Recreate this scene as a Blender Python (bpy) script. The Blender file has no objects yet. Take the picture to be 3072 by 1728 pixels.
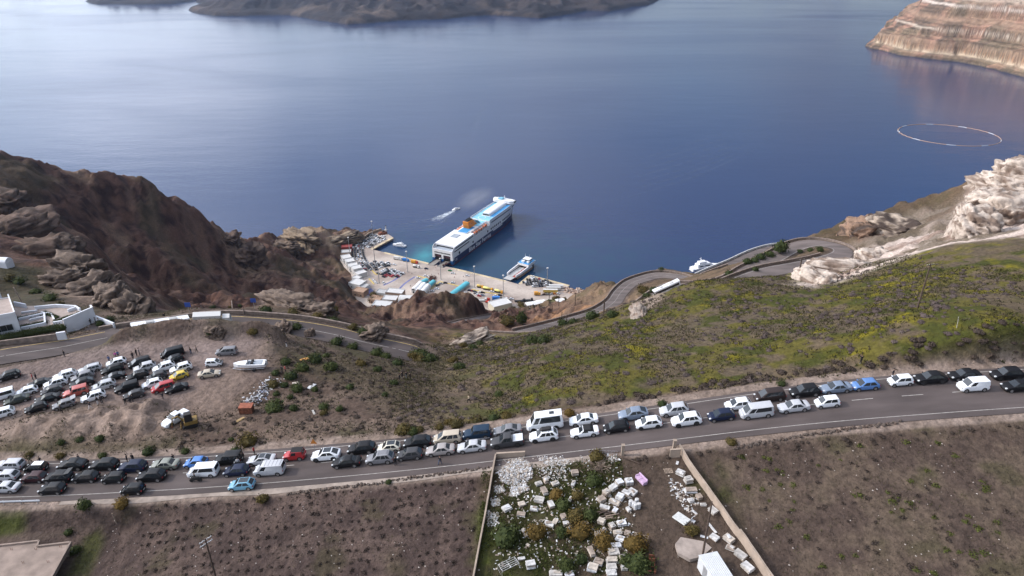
import bpy, bmesh, math, random
import numpy as np
from mathutils import Vector, Matrix, Euler
random.seed(7)
np.random.seed(7)
SC = bpy.context.scene
COL = SC.collection
CAM_Z = 300.0
PITCH = math.radians(27.0)
FPX = 2076.0
W_PX, H_PX = 3072.0, 1728.0
cam = bpy.data.cameras.new('camera')
cam.sensor_width = 36.0
cam.lens = FPX / W_PX * 36.0
cam.clip_start = 1.0
cam.clip_end = 40000.0
cam_o = bpy.data.objects.new('camera', cam)
COL.objects.link(cam_o)
cam_o.location = (0, 0, CAM_Z)
cam_o.rotation_euler = (math.pi / 2 - PITCH, 0, 0)
SC.camera = cam_o
SUN_EL = math.radians(34.0)
world = bpy.data.worlds.new('World')
SC.world = world
world.use_nodes = True
wn = world.node_tree.nodes
wl = world.node_tree.links
wn.clear()
w_out = wn.new('ShaderNodeOutputWorld')
w_bg = wn.new('ShaderNodeBackground')
w_sky = wn.new('ShaderNodeTexSky')
w_sky.sky_type = 'NISHITA'
w_sky.sun_disc = False
w_sky.sun_elevation = SUN_EL
w_sky.sun_rotation = math.radians(-82.0)
w_sky.altitude = 300.0
w_sky.air_density = 1.0
w_sky.dust_density = 1.5
w_sky.ozone_density = 1.0
w_bg.inputs['Strength'].default_value = 0.12
w_tc = wn.new('ShaderNodeTexCoord')
w_sx = wn.new('ShaderNodeSeparateXYZ'); wl.new(w_tc.outputs['Generated'], w_sx.inputs[0])
w_mz = wn.new('ShaderNodeMath'); w_mz.operation = 'MAXIMUM'; w_mz.inputs[1].default_value = .06; wl.new(w_sx.outputs['Z'], w_mz.inputs[0])
w_cx = wn.new('ShaderNodeCombineXYZ')
for _k in 'XY':
 w_d = wn.new('ShaderNodeMath'); w_d.operation = 'DIVIDE'; wl.new(w_sx.outputs[_k], w_d.inputs[0]); wl.new(w_mz.outputs[0], w_d.inputs[1]); wl.new(w_d.outputs[0], w_cx.inputs[_k])
w_nz = wn.new('ShaderNodeTexNoise'); w_nz.inputs['Scale'].default_value = .55; w_nz.inputs['Detail'].default_value = 6.0; w_nz.inputs['Roughness'].default_value = .55
wl.new(w_cx.outputs[0], w_nz.inputs['Vector'])
w_mr = wn.new('ShaderNodeMapRange'); w_mr.interpolation_type = 'SMOOTHSTEP'; w_mr.inputs['From Min'].default_value = .36; w_mr.inputs['From Max'].default_value = .60; w_mr.inputs['To Max'].default_value = .92
wl.new(w_nz.outputs['Fac'], w_mr.inputs['Value'])
w_dt = wn.new('ShaderNodeVectorMath'); w_dt.operation = 'DOT_PRODUCT'; wl.new(w_tc.outputs['Generated'], w_dt.inputs[0])
w_dt.inputs[1].default_value = (math.sin(math.radians(-82)) * math.cos(SUN_EL), math.cos(math.radians(-82)) * math.cos(SUN_EL), math.sin(SUN_EL))
w_br = wn.new('ShaderNodeMapRange'); w_br.inputs['To Min'].default_value = 1.6; w_br.inputs['To Max'].default_value = 31.0
w_nm = wn.new('ShaderNodeMapRange'); w_nm.inputs['From Min'].default_value = -.6; w_nm.inputs['From Max'].default_value = .95; wl.new(w_dt.outputs['Value'], w_nm.inputs['Value'])
w_pw = wn.new('ShaderNodeMath'); w_pw.operation = 'POWER'; w_pw.inputs[1].default_value = 3.0; wl.new(w_nm.outputs['Result'], w_pw.inputs[0])
wl.new(w_pw.outputs[0], w_br.inputs['Value'])
w_cc = wn.new('ShaderNodeVectorMath'); w_cc.operation = 'SCALE'; w_cc.inputs[0].default_value = (.90, .95, 1.07); wl.new(w_br.outputs['Result'], w_cc.inputs['Scale'])
w_mx = wn.new('ShaderNodeMix'); w_mx.data_type = 'RGBA'
wl.new(w_mr.outputs['Result'], w_mx.inputs[0]); wl.new(w_sky.outputs[0], w_mx.inputs[6]); wl.new(w_cc.outputs[0], w_mx.inputs[7])
wl.new(w_mx.outputs[2], w_bg.inputs[0])
wl.new(w_bg.outputs[0], w_out.inputs[0])
sun = bpy.data.lights.new('sun', 'SUN')
sun.energy = 2.4
sun.angle = math.radians(6.0)
sun.color = (1.0, 0.90, 0.78)
sun_o = bpy.data.objects.new('sun', sun)
COL.objects.link(sun_o)
_az = math.radians(-82.0)
_sd = Vector((math.sin(_az) * math.cos(SUN_EL), math.cos(_az) * math.cos(SUN_EL), math.sin(SUN_EL)))
sun_o.rotation_euler = (-_sd).to_track_quat('-Z', 'Y').to_euler()
SC.view_settings.view_transform = 'Standard'
SC.view_settings.look = 'None'
SC.view_settings.exposure = 0.38
SC.view_settings.gamma = 1.0
SC.view_settings.use_curve_mapping = False
SC.cycles.max_bounces = 5
SC.cycles.diffuse_bounces = 2
SC.cycles.glossy_bounces = 2
SC.cycles.transmission_bounces = 2
SC.cycles.transparent_max_bounces = 6
SC.cycles.volume_bounces = 0
SC.cycles.caustics_reflective = False
SC.cycles.caustics_refractive = False
CP, SP = math.cos(PITCH), math.sin(PITCH)
def at_depth(px, py, d):
 u = (py - H_PX / 2) / FPX
 return Vector(((px - W_PX / 2) / FPX * d, d * (CP - u * SP), CAM_Z - d * (SP + u * CP)))
def at_z(px, py, z):
 u = (py - H_PX / 2) / FPX
 return at_depth(px, py, (CAM_Z - z) / (SP + u * CP))
def _hash2(ix, iy, s):
 h = (ix.astype(np.int64) * 374761393 + iy.astype(np.int64) * 668265263 + s * 1442695041) & 0x7fffffff
 h = ((h ^ (h >> 13)) * 1274126177) & 0x7fffffff
 h = ((h ^ (h >> 15)) * 2246822519) & 0x7fffffff
 return (h & 0xffffff) / float(0xffffff)
def vnoise(x, y, s=0):
 ix = np.floor(x); iy = np.floor(y)
 fx = x - ix; fy = y - iy
 fx = fx * fx * fx * (fx * (fx * 6 - 15) + 10)
 fy = fy * fy * fy * (fy * (fy * 6 - 15) + 10)
 a = _hash2(ix, iy, s); b = _hash2(ix + 1, iy, s)
 c = _hash2(ix, iy + 1, s); d = _hash2(ix + 1, iy + 1, s)
 return (a * (1 - fx) + b * fx) * (1 - fy) + (c * (1 - fx) + d * fx) * fy
def fbm(x, y, oct=4, s=0, gain=0.5, lac=2.03):
 x = np.asarray(x, float); y = np.asarray(y, float)
 r = np.zeros_like(x); a = 1.0; n = 0.0
 for k in range(oct):
  r = r + a * vnoise(x + 17.3 * k, y - 9.1 * k, s + k)
  n += a; a *= gain; x = x * lac; y = y * lac
 return r / n
def ridged(x, y, oct=4, s=0):
 x = np.asarray(x, float); y = np.asarray(y, float)
 r = np.zeros_like(x); a = 1.0; n = 0.0
 for k in range(oct):
  r = r + a * (1 - np.abs(2 * vnoise(x + 5.7 * k, y + 3.3 * k, s + k) - 1))
  n += a; a *= 0.5; x = x * 2.05; y = y * 2.05
 return r / n
def sstep(a, b, x):
 t = np.clip((np.asarray(x, float) - a) / (b - a), 0, 1)
 return t * t * (3 - 2 * t)
def in_poly(x, y, poly):
 x = np.asarray(x, float); y = np.asarray(y, float)
 r = np.zeros(x.shape, bool)
 n = len(poly)
 for i in range(n):
  x0, y0 = poly[i][0], poly[i][1]
  x1, y1 = poly[(i + 1) % n][0], poly[(i + 1) % n][1]
  if y0 == y1:
   continue
  c = ((y0 > y) != (y1 > y)) & (x < (x1 - x0) * (y - y0) / (y1 - y0) + x0)
  r ^= c
 return r
def poly_dist(x, y, pts, closed=False):
 """distance to a polyline, and the parameter (index + fraction) of the nearest point"""
 x = np.asarray(x, float); y = np.asarray(y, float)
 best = np.full(x.shape, 1e18); par = np.zeros(x.shape)
 n = len(pts)
 for i in range(n if closed else n - 1):
  ax, ay = pts[i][0], pts[i][1]
  bx, by = pts[(i + 1) % n][0], pts[(i + 1) % n][1]
  dx, dy = bx - ax, by - ay
  L = dx * dx + dy * dy + 1e-12
  t = np.clip(((x - ax) * dx + (y - ay) * dy) / L, 0, 1)
  d = (x - ax - t * dx) ** 2 + (y - ay - t * dy) ** 2
  m = d < best
  best = np.where(m, d, best); par = np.where(m, i + t, par)
 return np.sqrt(best), par
def tag(o, label=None, cat=None, group=None, kind=None):
 if label: o['label'] = label
 if cat: o['category'] = cat
 if group: o['group'] = group
 if kind: o['kind'] = kind
 return o
def link(name, mesh, parent=None, loc=None, rot=None, scale=None):
 o = bpy.data.objects.new(name, mesh)
 COL.objects.link(o)
 if parent is not None: o.parent = parent
 if loc is not None: o.location = loc
 if rot is not None: o.rotation_euler = rot
 if scale is not None: o.scale = scale
 return o
def empty(name, loc, rz=0.0, label=None, cat=None, group=None, rot=None):
 o = bpy.data.objects.new(name, None)
 o.empty_display_size = 0.3
 COL.objects.link(o)
 o.location = loc
 o.rotation_euler = rot if rot is not None else (0, 0, rz)
 return tag(o, label, cat, group)
def np_mesh(name, V, F, smooth=False, mats=(), fmat=None, colors=None):
 """V (n,3), F (m,k) array of equal-size polygons"""
 V = np.asarray(V, np.float32); F = np.asarray(F, np.int32)
 me = bpy.data.meshes.new(name)
 m, k = F.shape
 me.vertices.add(len(V)); me.vertices.foreach_set('co', V.ravel())
 me.loops.add(m * k); me.loops.foreach_set('vertex_index', F.ravel())
 me.polygons.add(m)
 me.polygons.foreach_set('loop_start', np.arange(m, dtype=np.int32) * k)
 me.polygons.foreach_set('use_smooth', np.full(m, smooth, bool))
 if fmat is not None:
  me.polygons.foreach_set('material_index', np.asarray(fmat, np.int32))
 for mt in mats: me.materials.append(mt)
 me.update(calc_edges=True)
 if colors is not None:
  ca = me.color_attributes.new('Col', 'FLOAT_COLOR', 'POINT')
  c4 = np.ones((len(V), 4), np.float32); c4[:, :3] = colors
  ca.data.foreach_set('color', c4.ravel())
 me.validate()
 return me
class MB:
 """collects polygons with a material index, then builds ONE mesh"""
 def __init__(self):
  self.v = []; self.f = []; self.m = []
 def add(self, verts, faces, mi=0):
  b = len(self.v)
  self.v.extend([tuple(p) for p in verts])
  for f in faces:
   self.f.append(tuple(b + i for i in f)); self.m.append(mi)
  return self
 def box(self, cx, cy, cz, sx, sy, sz, mi=0, rz=0.0, taper=1.0):
  """centre of the base (cx, cy, cz), full sizes"""
  c, s = math.cos(rz), math.sin(rz)
  P = []
  for k, (z, t) in enumerate(((0, 1.0), (sz, taper))):
   for (a, b) in ((-1, -1), (1, -1), (1, 1), (-1, 1)):
    x, y = a * sx / 2 * t, b * sy / 2 * t
    P.append((cx + c * x - s * y, cy + s * x + c * y, cz + z))
  return self.add(P, [(3, 2, 1, 0), (4, 5, 6, 7), (0, 1, 5, 4), (1, 2, 6, 5), (2, 3, 7, 6), (3, 0, 4, 7)], mi)
 def prism(self, poly, z0, z1, mi=0, mtop=None):
  n = len(poly)
  P = [(p[0], p[1], z0) for p in poly] + [(p[0], p[1], z1) for p in poly]
  self.add(P, [tuple(range(n - 1, -1, -1))], mi)
  b = len(self.v) - 2 * n
  self.f.append(tuple(b + n + i for i in range(n))); self.m.append(mi if mtop is None else mtop)
  for i in range(n):
   j = (i + 1) % n
   self.f.append((b + i, b + j, b + n + j, b + n + i)); self.m.append(mi)
  return self
 def tube(self, pts, r, seg=6, mi=0, cap=True):
  """a round bar along points; r is a number or one radius per point"""
  pts = [Vector(p) for p in pts]
  n = len(pts)
  rs = r if isinstance(r, (list, tuple)) else [r] * n
  b = len(self.v)
  for i, p in enumerate(pts):
   t = (pts[min(i + 1, n - 1)] - pts[max(i - 1, 0)]).normalized()
   a = Vector((0, 0, 1)) if abs(t.z) < 0.9 else Vector((1, 0, 0))
   u = t.cross(a).normalized(); w = t.cross(u)
   for k in range(seg):
    an = 2 * math.pi * k / seg
    q = p + (u * math.cos(an) + w * math.sin(an)) * rs[i]
    self.v.append(tuple(q))
  for i in range(n - 1):
   for k in range(seg):
    k2 = (k + 1) % seg
    self.f.append((b + i * seg + k, b + i * seg + k2, b + (i + 1) * seg + k2, b + (i + 1) * seg + k)); self.m.append(mi)
  if cap:
   self.f.append(tuple(b + k for k in range(seg))); self.m.append(mi)
   self.f.append(tuple(b + (n - 1) * seg + k for k in range(seg - 1, -1, -1))); self.m.append(mi)
  return self
 def loft(self, rings, mi=0, closed=True, cap=True):
  """rings: lists of equal length"""
  b = len(self.v); n = len(rings); k = len(rings[0])
  for r in rings: self.v.extend([tuple(p) for p in r])
  for i in range(n - 1):
   for j in range(k if closed else k - 1):
    j2 = (j + 1) % k
    self.f.append((b + i * k + j, b + i * k + j2, b + (i + 1) * k + j2, b + (i + 1) * k + j)); self.m.append(mi)
  if cap:
   self.f.append(tuple(b + j for j in range(k - 1, -1, -1))); self.m.append(mi)
   self.f.append(tuple(b + (n - 1) * k + j for j in range(k))); self.m.append(mi)
  return self
 def mesh(self, name, mats, smooth=False, bevel=0.0):
  me = bpy.data.meshes.new(name)
  me.from_pydata(self.v, [], self.f)
  for m in (mats if isinstance(mats, (list, tuple)) else [mats]): me.materials.append(m)
  me.polygons.foreach_set('material_index', self.m)
  if bevel > 0:
   bm = bmesh.new(); bm.from_mesh(me)
   bmesh.ops.remove_doubles(bm, verts=bm.verts, dist=1e-5)
   bmesh.ops.recalc_face_normals(bm, faces=bm.faces)
   ed = [e for e in bm.edges if len(e.link_faces) == 2 and e.calc_face_angle(0) > 0.6]
   bmesh.ops.bevel(bm, geom=ed, offset=bevel, segments=1, affect='EDGES', clamp_overlap=True)
   bm.to_mesh(me); bm.free()
  else:
   bm = bmesh.new(); bm.from_mesh(me)
   bmesh.ops.recalc_face_normals(bm, faces=bm.faces)
   bm.to_mesh(me); bm.free()
  me.polygons.foreach_set('use_smooth', [smooth] * len(me.polygons))
  me.update()
  return me
 def build(self, name, mats, parent=None, loc=None, rz=None, smooth=False, bevel=0.0):
  return link(name, self.mesh(name, mats, smooth, bevel), parent, loc, None if rz is None else (0, 0, rz))
_MC = {}
def mat(name, col, rough=0.8, metal=0.0, noise=0.0, nscale=2.0, bump=0.0, bscale=8.0, spec=0.3, coat=0.0, col2=None):
 """plain Principled with object-space noise for colour and relief"""
 if name in _MC: return _MC[name]
 m = bpy.data.materials.new(name); m.use_nodes = True
 nt = m.node_tree; b = nt.nodes['Principled BSDF']
 b.inputs['Roughness'].default_value = rough
 b.inputs['Metallic'].default_value = metal
 b.inputs['Specular IOR Level'].default_value = spec
 b.inputs['Coat Weight'].default_value = coat
 b.inputs['Coat Roughness'].default_value = 0.08
 c = (col[0], col[1], col[2], 1)
 b.inputs['Base Color'].default_value = c
 if noise > 0 or bump > 0:
  tc = nt.nodes.new('ShaderNodeTexCoord')
  if noise > 0:
   n = nt.nodes.new('ShaderNodeTexNoise'); n.inputs['Scale'].default_value = nscale
   n.inputs['Detail'].default_value = 5.0
   nt.links.new(tc.outputs['Object'], n.inputs['Vector'])
   mx = nt.nodes.new('ShaderNodeMix'); mx.data_type = 'RGBA'
   lo = tuple(x * (1 - noise) for x in col) + (1,)
   hi = (tuple(min(1, x * (1 + noise)) for x in col) if col2 is None else tuple(col2)) + (1,)
   mx.inputs[6].default_value = lo; mx.inputs[7].default_value = hi
   rp = nt.nodes.new('ShaderNodeMapRange')
   rp.inputs['From Min'].default_value = 0.3; rp.inputs['From Max'].default_value = 0.7
   nt.links.new(n.outputs['Fac'], rp.inputs['Value'])
   nt.links.new(rp.outputs['Result'], mx.inputs[0])
   nt.links.new(mx.outputs[2], b.inputs['Base Color'])
  if bump > 0:
   n2 = nt.nodes.new('ShaderNodeTexNoise'); n2.inputs['Scale'].default_value = bscale
   n2.inputs['Detail'].default_value = 4.0
   nt.links.new(tc.outputs['Object'], n2.inputs['Vector'])
   bp = nt.nodes.new('ShaderNodeBump'); bp.inputs['Strength'].default_value = bump
   bp.inputs['Distance'].default_value = 0.1
   nt.links.new(n2.outputs['Fac'], bp.inputs['Height'])
   nt.links.new(bp.outputs['Normal'], b.inputs['Normal'])
 _MC[name] = m
 return m
def attr_mat(name, rough=0.9, fine=0.35, fscale=1.2, bump=0.5, bscale=0.8, bdist=0.3, trans=0.0, big=0.0):
 """colour comes from the mesh's own colour attribute, broken up by noise"""
 m = bpy.data.materials.new(name); m.use_nodes = True
 nt = m.node_tree; b = nt.nodes['Principled BSDF']
 b.inputs['Roughness'].default_value = rough
 b.inputs['Specular IOR Level'].default_value = 0.15
 at = nt.nodes.new('ShaderNodeAttribute'); at.attribute_name = 'Col'
 tc = nt.nodes.new('ShaderNodeTexCoord')
 n = nt.nodes.new('ShaderNodeTexNoise'); n.inputs['Scale'].default_value = fscale
 n.inputs['Detail'].default_value = 8.0; n.inputs['Roughness'].default_value = 0.65
 nt.links.new(tc.outputs['Object'], n.inputs['Vector'])
 mr = nt.nodes.new('ShaderNodeMapRange')
 mr.inputs['From Min'].default_value = 0.3; mr.inputs['From Max'].default_value = 0.7
 mr.inputs['To Min'].default_value = 1 - fine; mr.inputs['To Max'].default_value = 1 + fine
 nt.links.new(n.outputs['Fac'], mr.inputs['Value'])
 mul = nt.nodes.new('ShaderNodeVectorMath'); mul.operation = 'SCALE'
 nt.links.new(at.outputs['Color'], mul.inputs[0]); nt.links.new(mr.outputs['Result'], mul.inputs['Scale'])
 nt.links.new(mul.outputs[0], b.inputs['Base Color'])
 if bump > 0:
  n2 = nt.nodes.new('ShaderNodeTexNoise'); n2.inputs['Scale'].default_value = bscale
  n2.inputs['Detail'].default_value = 7.0; n2.inputs['Roughness'].default_value = 0.6
  nt.links.new(tc.outputs['Object'], n2.inputs['Vector'])
  bp = nt.nodes.new('ShaderNodeBump'); bp.inputs['Strength'].default_value = bump
  bp.inputs['Distance'].default_value = bdist
  nt.links.new(n2.outputs['Fac'], bp.inputs['Height'])
  nt.links.new(bp.outputs['Normal'], b.inputs['Normal'])
 return m
def road_smooth(xs, zs, w=12):
 X = np.arange(-200, 201, 1.0)
 Z = np.interp(X, xs, zs)
 k = np.ones(2 * w + 1) / (2 * w + 1)
 Zp = np.pad(Z, w, mode='edge')
 return X, np.convolve(Zp, k, 'valid')
_RX, _RZ = road_smooth([-200, -120, -77, -45, -15, 15, 44.5, 75, 130, 200],
     [220, 220.8, 221.2, 223.4, 226.8, 231.3, 235.9, 238.8, 242.5, 244])
def zr(x):
 return np.interp(x, _RX, _RZ)
def y_near(x):          # near white line of the main road
 return 82.0 + 0.0 * np.asarray(x, float)
def y_far(x):           # far white line of the main road
 return np.interp(x, [-200, -70, 0, 30, 57, 90, 200], [90.2, 89.6, 89.2, 90.2, 91.3, 91.2, 91])
CPTS = []
def D(px, py, d):
 CPTS.append(tuple(at_depth(px, py, d)))
def Wp(x, y, z):
 CPTS.append((x, y, z))
for x in range(-180, 181, 20):
 for y in (84.0, 90.0):
  Wp(x, y, float(zr(x)))
 for y, dz in ((76, -0.9), (62, -1.4), (45, -2.5), (25, -5)):
  if x < -58 and y < 80:
   dz -= 2.2
  Wp(x, y, float(zr(x)) + dz)
for x in range(-180, -20, 20):
 Wp(x, 97, float(zr(x)) + 0.6)
for x, y in ((-130, 108), (-105, 105), (-80, 104), (-55, 106), (-45, 118), (-60, 118), (-80, 118), (-100, 115), (-125, 118),
   (-58, 128), (-75, 129), (-95, 123)):
 Wp(x, y, 222.0)
for p in ((900, 1100, 143), (1100, 1150, 137), (1100, 1080, 150), (950, 1050, 157), (1200, 1250, 122), (900, 1250, 124),
  (700, 1300, 121.5), (840, 1030, 152), (1200, 1110, 146),
  (1380, 1070, 172), (1330, 1120, 151), (1300, 1180, 135), (1450, 1075, 172), (1500, 1180, 133),
  (1240, 1085, 163), (1320, 1055, 190),
  (870, 905, 215), (800, 922, 200), (1000, 962, 205), (1000, 930, 225), (1150, 990, 205), (1240, 1010, 215),
  (1300, 1030, 215), (1420, 1012, 232), (1350, 1022, 224), (700, 925, 192), (560, 925, 185), (860, 945, 185),
  (1600, 1100, 138), (1600, 1030, 172), (1750, 1100, 132), (1780, 975, 178), (1890, 948, 178), (1960, 892, 190),
  (1900, 1000, 158), (2060, 850, 195), (2085, 842, 198), (2194, 848, 190), (2296, 830, 200), (2355, 826, 204),
  (2420, 864, 185), (2200, 950, 160), (2300, 1050, 128), (2500, 850, 190), (2640, 802, 190), (2840, 737, 185),
  (3072, 717, 178), (2500, 940, 150), (2750, 920, 128), (2700, 1050, 113), (2950, 900, 128), (3072, 1000, 108),
  (2060, 1150, 118), (3072, 850, 140), (1480, 1110, 145),
  (1700, 985, 235), (1950, 935, 240), (2060, 850, 250), (2250, 840, 245),
  (2450, 712, 330), (2539, 671, 335), (2606, 644, 338), (2718, 611, 335), (2830, 589, 330), (2917, 572, 325),
  (2949, 539, 318), (3023, 519, 310), (3072, 475, 300), (3250, 420, 290),
  (2500, 805, 272), (2640, 790, 255), (2700, 720, 290), (2900, 640, 280), (2925, 600, 300), (3072, 600, 268), (2850, 722, 235),
  (3072, 692, 225), (2760, 760, 225), (3250, 650, 240), (2600, 700, 312), (2440, 850, 205),
  (1700, 930, 450), (1640, 955, 395), (1760, 885, 600), (1848, 845, 520), (1900, 833, 440), (1780, 869, 645),
  (1560, 955, 430), (1990, 803, 398), (2050, 815, 400), (1520, 975, 350), (1660, 915, 560),
  (1290, 897, 430), (1350, 890, 436), (1420, 893, 440), (1490, 908, 450), (1290, 960, 380), (1400, 955, 395),
  (1215, 914, 470), (1243, 925, 480), (1260, 910, 445), (1210, 960, 375), (1150, 960, 480),
  (1120, 935, 560), (1180, 936, 545), (1100, 960, 400), (1200, 985, 300), (1000, 950, 420), (1000, 985, 300),
  (640, 900, 440), (900, 935, 400), (500, 905, 440), (760, 905, 440),
  (500, 880, 500), (500, 800, 510), (500, 700, 530), (500, 600, 550),
  (300, 880, 470), (300, 800, 480), (300, 700, 490), (300, 600, 505),
  (200, 690, 465), (150, 560, 470), (110, 500, 475),
  (700, 880, 540), (700, 800, 590), (700, 740, 640), (600, 760, 560),
  (900, 760, 690), (900, 800, 650), (900, 850, 600), (1000, 740, 730), (1000, 800, 680), (1045, 862, 640),
  (1000, 900, 560), (1085, 905, 610), (820, 880, 560), (850, 720, 715),
  (160, 735, 270), (0, 680, 280), (60, 760, 255), (0, 560, 330), (60, 620, 300),
  (220, 788, 232), (170, 870, 215), (250, 870, 218), (300, 860, 222), (380, 900, 196), (340, 870, 215),
  (50, 830, 215), (100, 880, 200), (0, 900, 195), (400, 950, 175), (330, 960, 168), (420, 940, 185),
  ):
 D(*p)
for px, py, d in ((-150, 440, 460), (0, 466, 480), (110, 470, 492), (135, 482, 495), (230, 494, 510), (260, 494, 515), (320, 512, 520), (390, 530, 528),
    (440, 536, 535), (500, 572, 545), (535, 600, 552), (560, 618, 562), (610, 655, 590), (650, 678, 620), (690, 690, 660), (790, 696, 700),
    (800, 692, 712), (900, 690, 735), (975, 690, 748), (985, 700, 755), (1060, 700, 762), (1090, 700, 768)):
 D(px, py, d)
 p = at_depth(px, py, d)
 CPTS.append((p.x * 1.02 - 25, p.y + 45 + 0.5 * max(p.z, 0), -14.0))
 CPTS.append((p.x * 1.02 - 60, p.y + 170 + 0.5 * max(p.z, 0), -40.0))
for px, py, d in ((2300, 715, 470), (2450, 700, 480), (2606, 630, 480), (2830, 570, 490), (3072, 455, 500), (3400, 400, 500)):
 p = at_depth(px, py, d)
 CPTS.append((p.x, p.y, -12.0 + 40 * 0))
for x, y in ((110, 470), (150, 520), (220, 520), (300, 500), (420, 460), (60, 640), (120, 600), (200, 700), (90, 740), (350, 620), (500, 420)):
 CPTS.append((x, y, -20.0))
for x, y, z in ((-700, 100, 230), (-700, 300, 190), (-560, 460, 150), (-700, 500, 120), (-420, 60, 225), (-420, 200, 215), (-330, 290, 200),
    (-250, 120, 222), (450, 60, 250), (450, 200, 235), (330, 280, 222), (450, 330, 170), (260, 130, 246), (-700, 800, -40), (-400, 900, -40),
    (0, 900, -40), (300, 900, -40), (450, 700, -40)):
 CPTS.append((x, y, z))
ZP = 3.0
def PZ(px, py, z=ZP):
 return at_z(px, py, z)
QUAY_PX = [(1179, 712), (1166, 703), (1143, 691), (1107, 704), (1084, 721), (1060, 730), (1036, 742), (1028, 762), (1020, 780), (1032, 800),
  (1052, 820), (1060, 845), (1058, 880), (1090, 925), (1200, 955), (1300, 960), (1400, 960), (1490, 955), (1570, 945), (1650, 930),
  (1710, 912), (1752, 884), (1700, 878), (1692, 870), (1709, 856), (1590, 825), (1557, 853), (1519, 842), (1420, 818), (1355, 803), (1293, 791),
  (1150, 756), (1112, 747)]
QUAY = [tuple(PZ(*p))[:2] for p in QUAY_PX]
ROADS = {
 'old_road': (3.6, [(-120, 1098, 221.5), (0, 1070, 221.0), (174, 1043, 220.3), (230, 1032, 220.0), (340, 1010, 219.3), (480, 989, 218.0), (640, 968, 216.5), (800, 975, 215.0),
     (900, 985, 214.0), (1000, 1003, 212.8), (1100, 1028, 211.2), (1180, 1045, 209.8), (1240, 1059, 208.8), (1268, 1068, 207.8)]),
 'upper_hairpin': (3.9, [(2160, 872, 190.0), (2240, 838, 187.0), (2310, 815, 185.0), (2400, 798, 183.5), (2480, 780, 182.0), (2525, 762, 181.0), (2520, 745, 180.0), (2480, 733, 179.0),
       (2430, 730, 178.0), (2380, 743, 177.0), (2320, 775, 175.5), (2250, 812, 174.0), (2190, 845, 172.5), (2110, 862, 170.0), (2040, 862, 167.5),
       (1990, 880, 165.0), (1940, 915, 162.5), (1890, 942, 160.0), (1830, 965, 158.0), (1740, 992, 155.0), (1640, 1013, 152.0), (1560, 1020, 150.5), (1480, 1016, 149.0),
       (1440, 1014, 148.0)]),
 'middle_road': (3.6, [(1560, 1003, 147.5), (1640, 984, 144.0), (1720, 962, 141.5), (1793, 938, 139.0), (1840, 908, 136.5), (1862, 878, 134.5), (1890, 852, 133.0), (1930, 836, 132.0), (1975, 826, 131.5),
      (2030, 830, 133.0), (2087, 843, 136.0), (2140, 826, 139.0), (2200, 806, 141.0)]),
 'lower_road': (3.4, [(2090, 838, 112.0), (2140, 815, 111.0), (2200, 790, 110.0), (2270, 758, 108.0), (2330, 742, 106.0), (2400, 738, 104.0)]),
 'port_access_road': (2.4, [(1250, 994, 128.0), (1300, 987, 118.0), (1390, 964, 98.0), (1474, 948, 80.0), (1575, 937, 58.0), (1640, 926, 40.0), (1700, 914, 20.0), (1752, 896, 7.0)]),
}
def resample(pts, step=1.5):
 P = np.array(pts, float)
 Q = np.vstack([2 * P[0] - P[1], P, 2 * P[-1] - P[-2]])
 out = []
 for i in range(1, len(Q) - 2):
  p0, p1, p2, p3 = Q[i - 1], Q[i], Q[i + 1], Q[i + 2]
  n = max(2, int(np.linalg.norm(p2 - p1) / step))
  for k in range(n):
   t = k / n
   out.append(0.5 * ((2 * p1) + (-p0 + p2) * t + (2 * p0 - 5 * p1 + 4 * p2 - p3) * t * t + (-p0 + 3 * p1 - 3 * p2 + p3) * t ** 3))
 out.append(P[-1])
 return np.array(out)
ROAD_PATH = {}
for k, (hw, pts) in ROADS.items():
 ROAD_PATH[k] = (hw, resample([tuple(at_z(*p)) for p in pts]))
for k, (hw, P) in ROAD_PATH.items():
 if k != 'lower_road':
  for q in P[::10]:
   CPTS.append(tuple(q))
for x, y, z in ((-110, 205, 160), (-90, 225, 150), (-70, 240, 150), (-50, 235, 158), (-30, 235, 165), (-110, 270, 118), (-80, 290, 115), (-45, 300, 125), (-150, 275, 128), (-180, 335, 112), (-150, 330, 100), (-110, 340, 95), (-70, 350, 95), (-225, 345, 135)):
 CPTS.append((x, y, z))
CP_A = np.array(CPTS, float)
_keep = []
for i in range(len(CP_A)):
 if all(np.hypot(*(CP_A[i, :2] - CP_A[j, :2])) > 2.5 for j in _keep):
  _keep.append(i)
CP_A = CP_A[_keep]
_n = len(CP_A)
_Dm = np.sqrt(((CP_A[:, None, :2] - CP_A[None, :, :2]) ** 2).sum(-1) + 9.0)
_A = np.zeros((_n + 3, _n + 3))
_A[:_n, :_n] = _Dm - np.eye(_n) * 0.6
_A[:_n, _n] = 1; _A[:_n, _n + 1:] = CP_A[:, :2] / 100.0
_A[_n:, :_n] = _A[:_n, _n:].T
_Wt = np.linalg.solve(_A, np.concatenate([CP_A[:, 2], np.zeros(3)]))
def base_height(x, y):
 x = np.asarray(x, np.float32).ravel(); y = np.asarray(y, np.float32).ravel()
 out = np.empty(len(x), np.float32)
 cx = CP_A[:, 0].astype(np.float32); cy = CP_A[:, 1].astype(np.float32); w = _Wt[:_n].astype(np.float32)
 for a in range(0, len(x), 40000):
  xs = x[a:a + 40000]; ys = y[a:a + 40000]
  d = np.sqrt((xs[:, None] - cx) ** 2 + (ys[:, None] - cy) ** 2 + np.float32(9.0))
  out[a:a + 40000] = d @ w + _Wt[_n] + (_Wt[_n + 1] * xs + _Wt[_n + 2] * ys) / 100.0
 return out
def _axis(segs):
 r = []
 for a, b, s in segs:
  r.append(np.linspace(a, b, max(2, int(round(abs(b - a) / s))), endpoint=False))
 r.append([segs[-1][1]])
 return np.concatenate(r)
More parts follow.
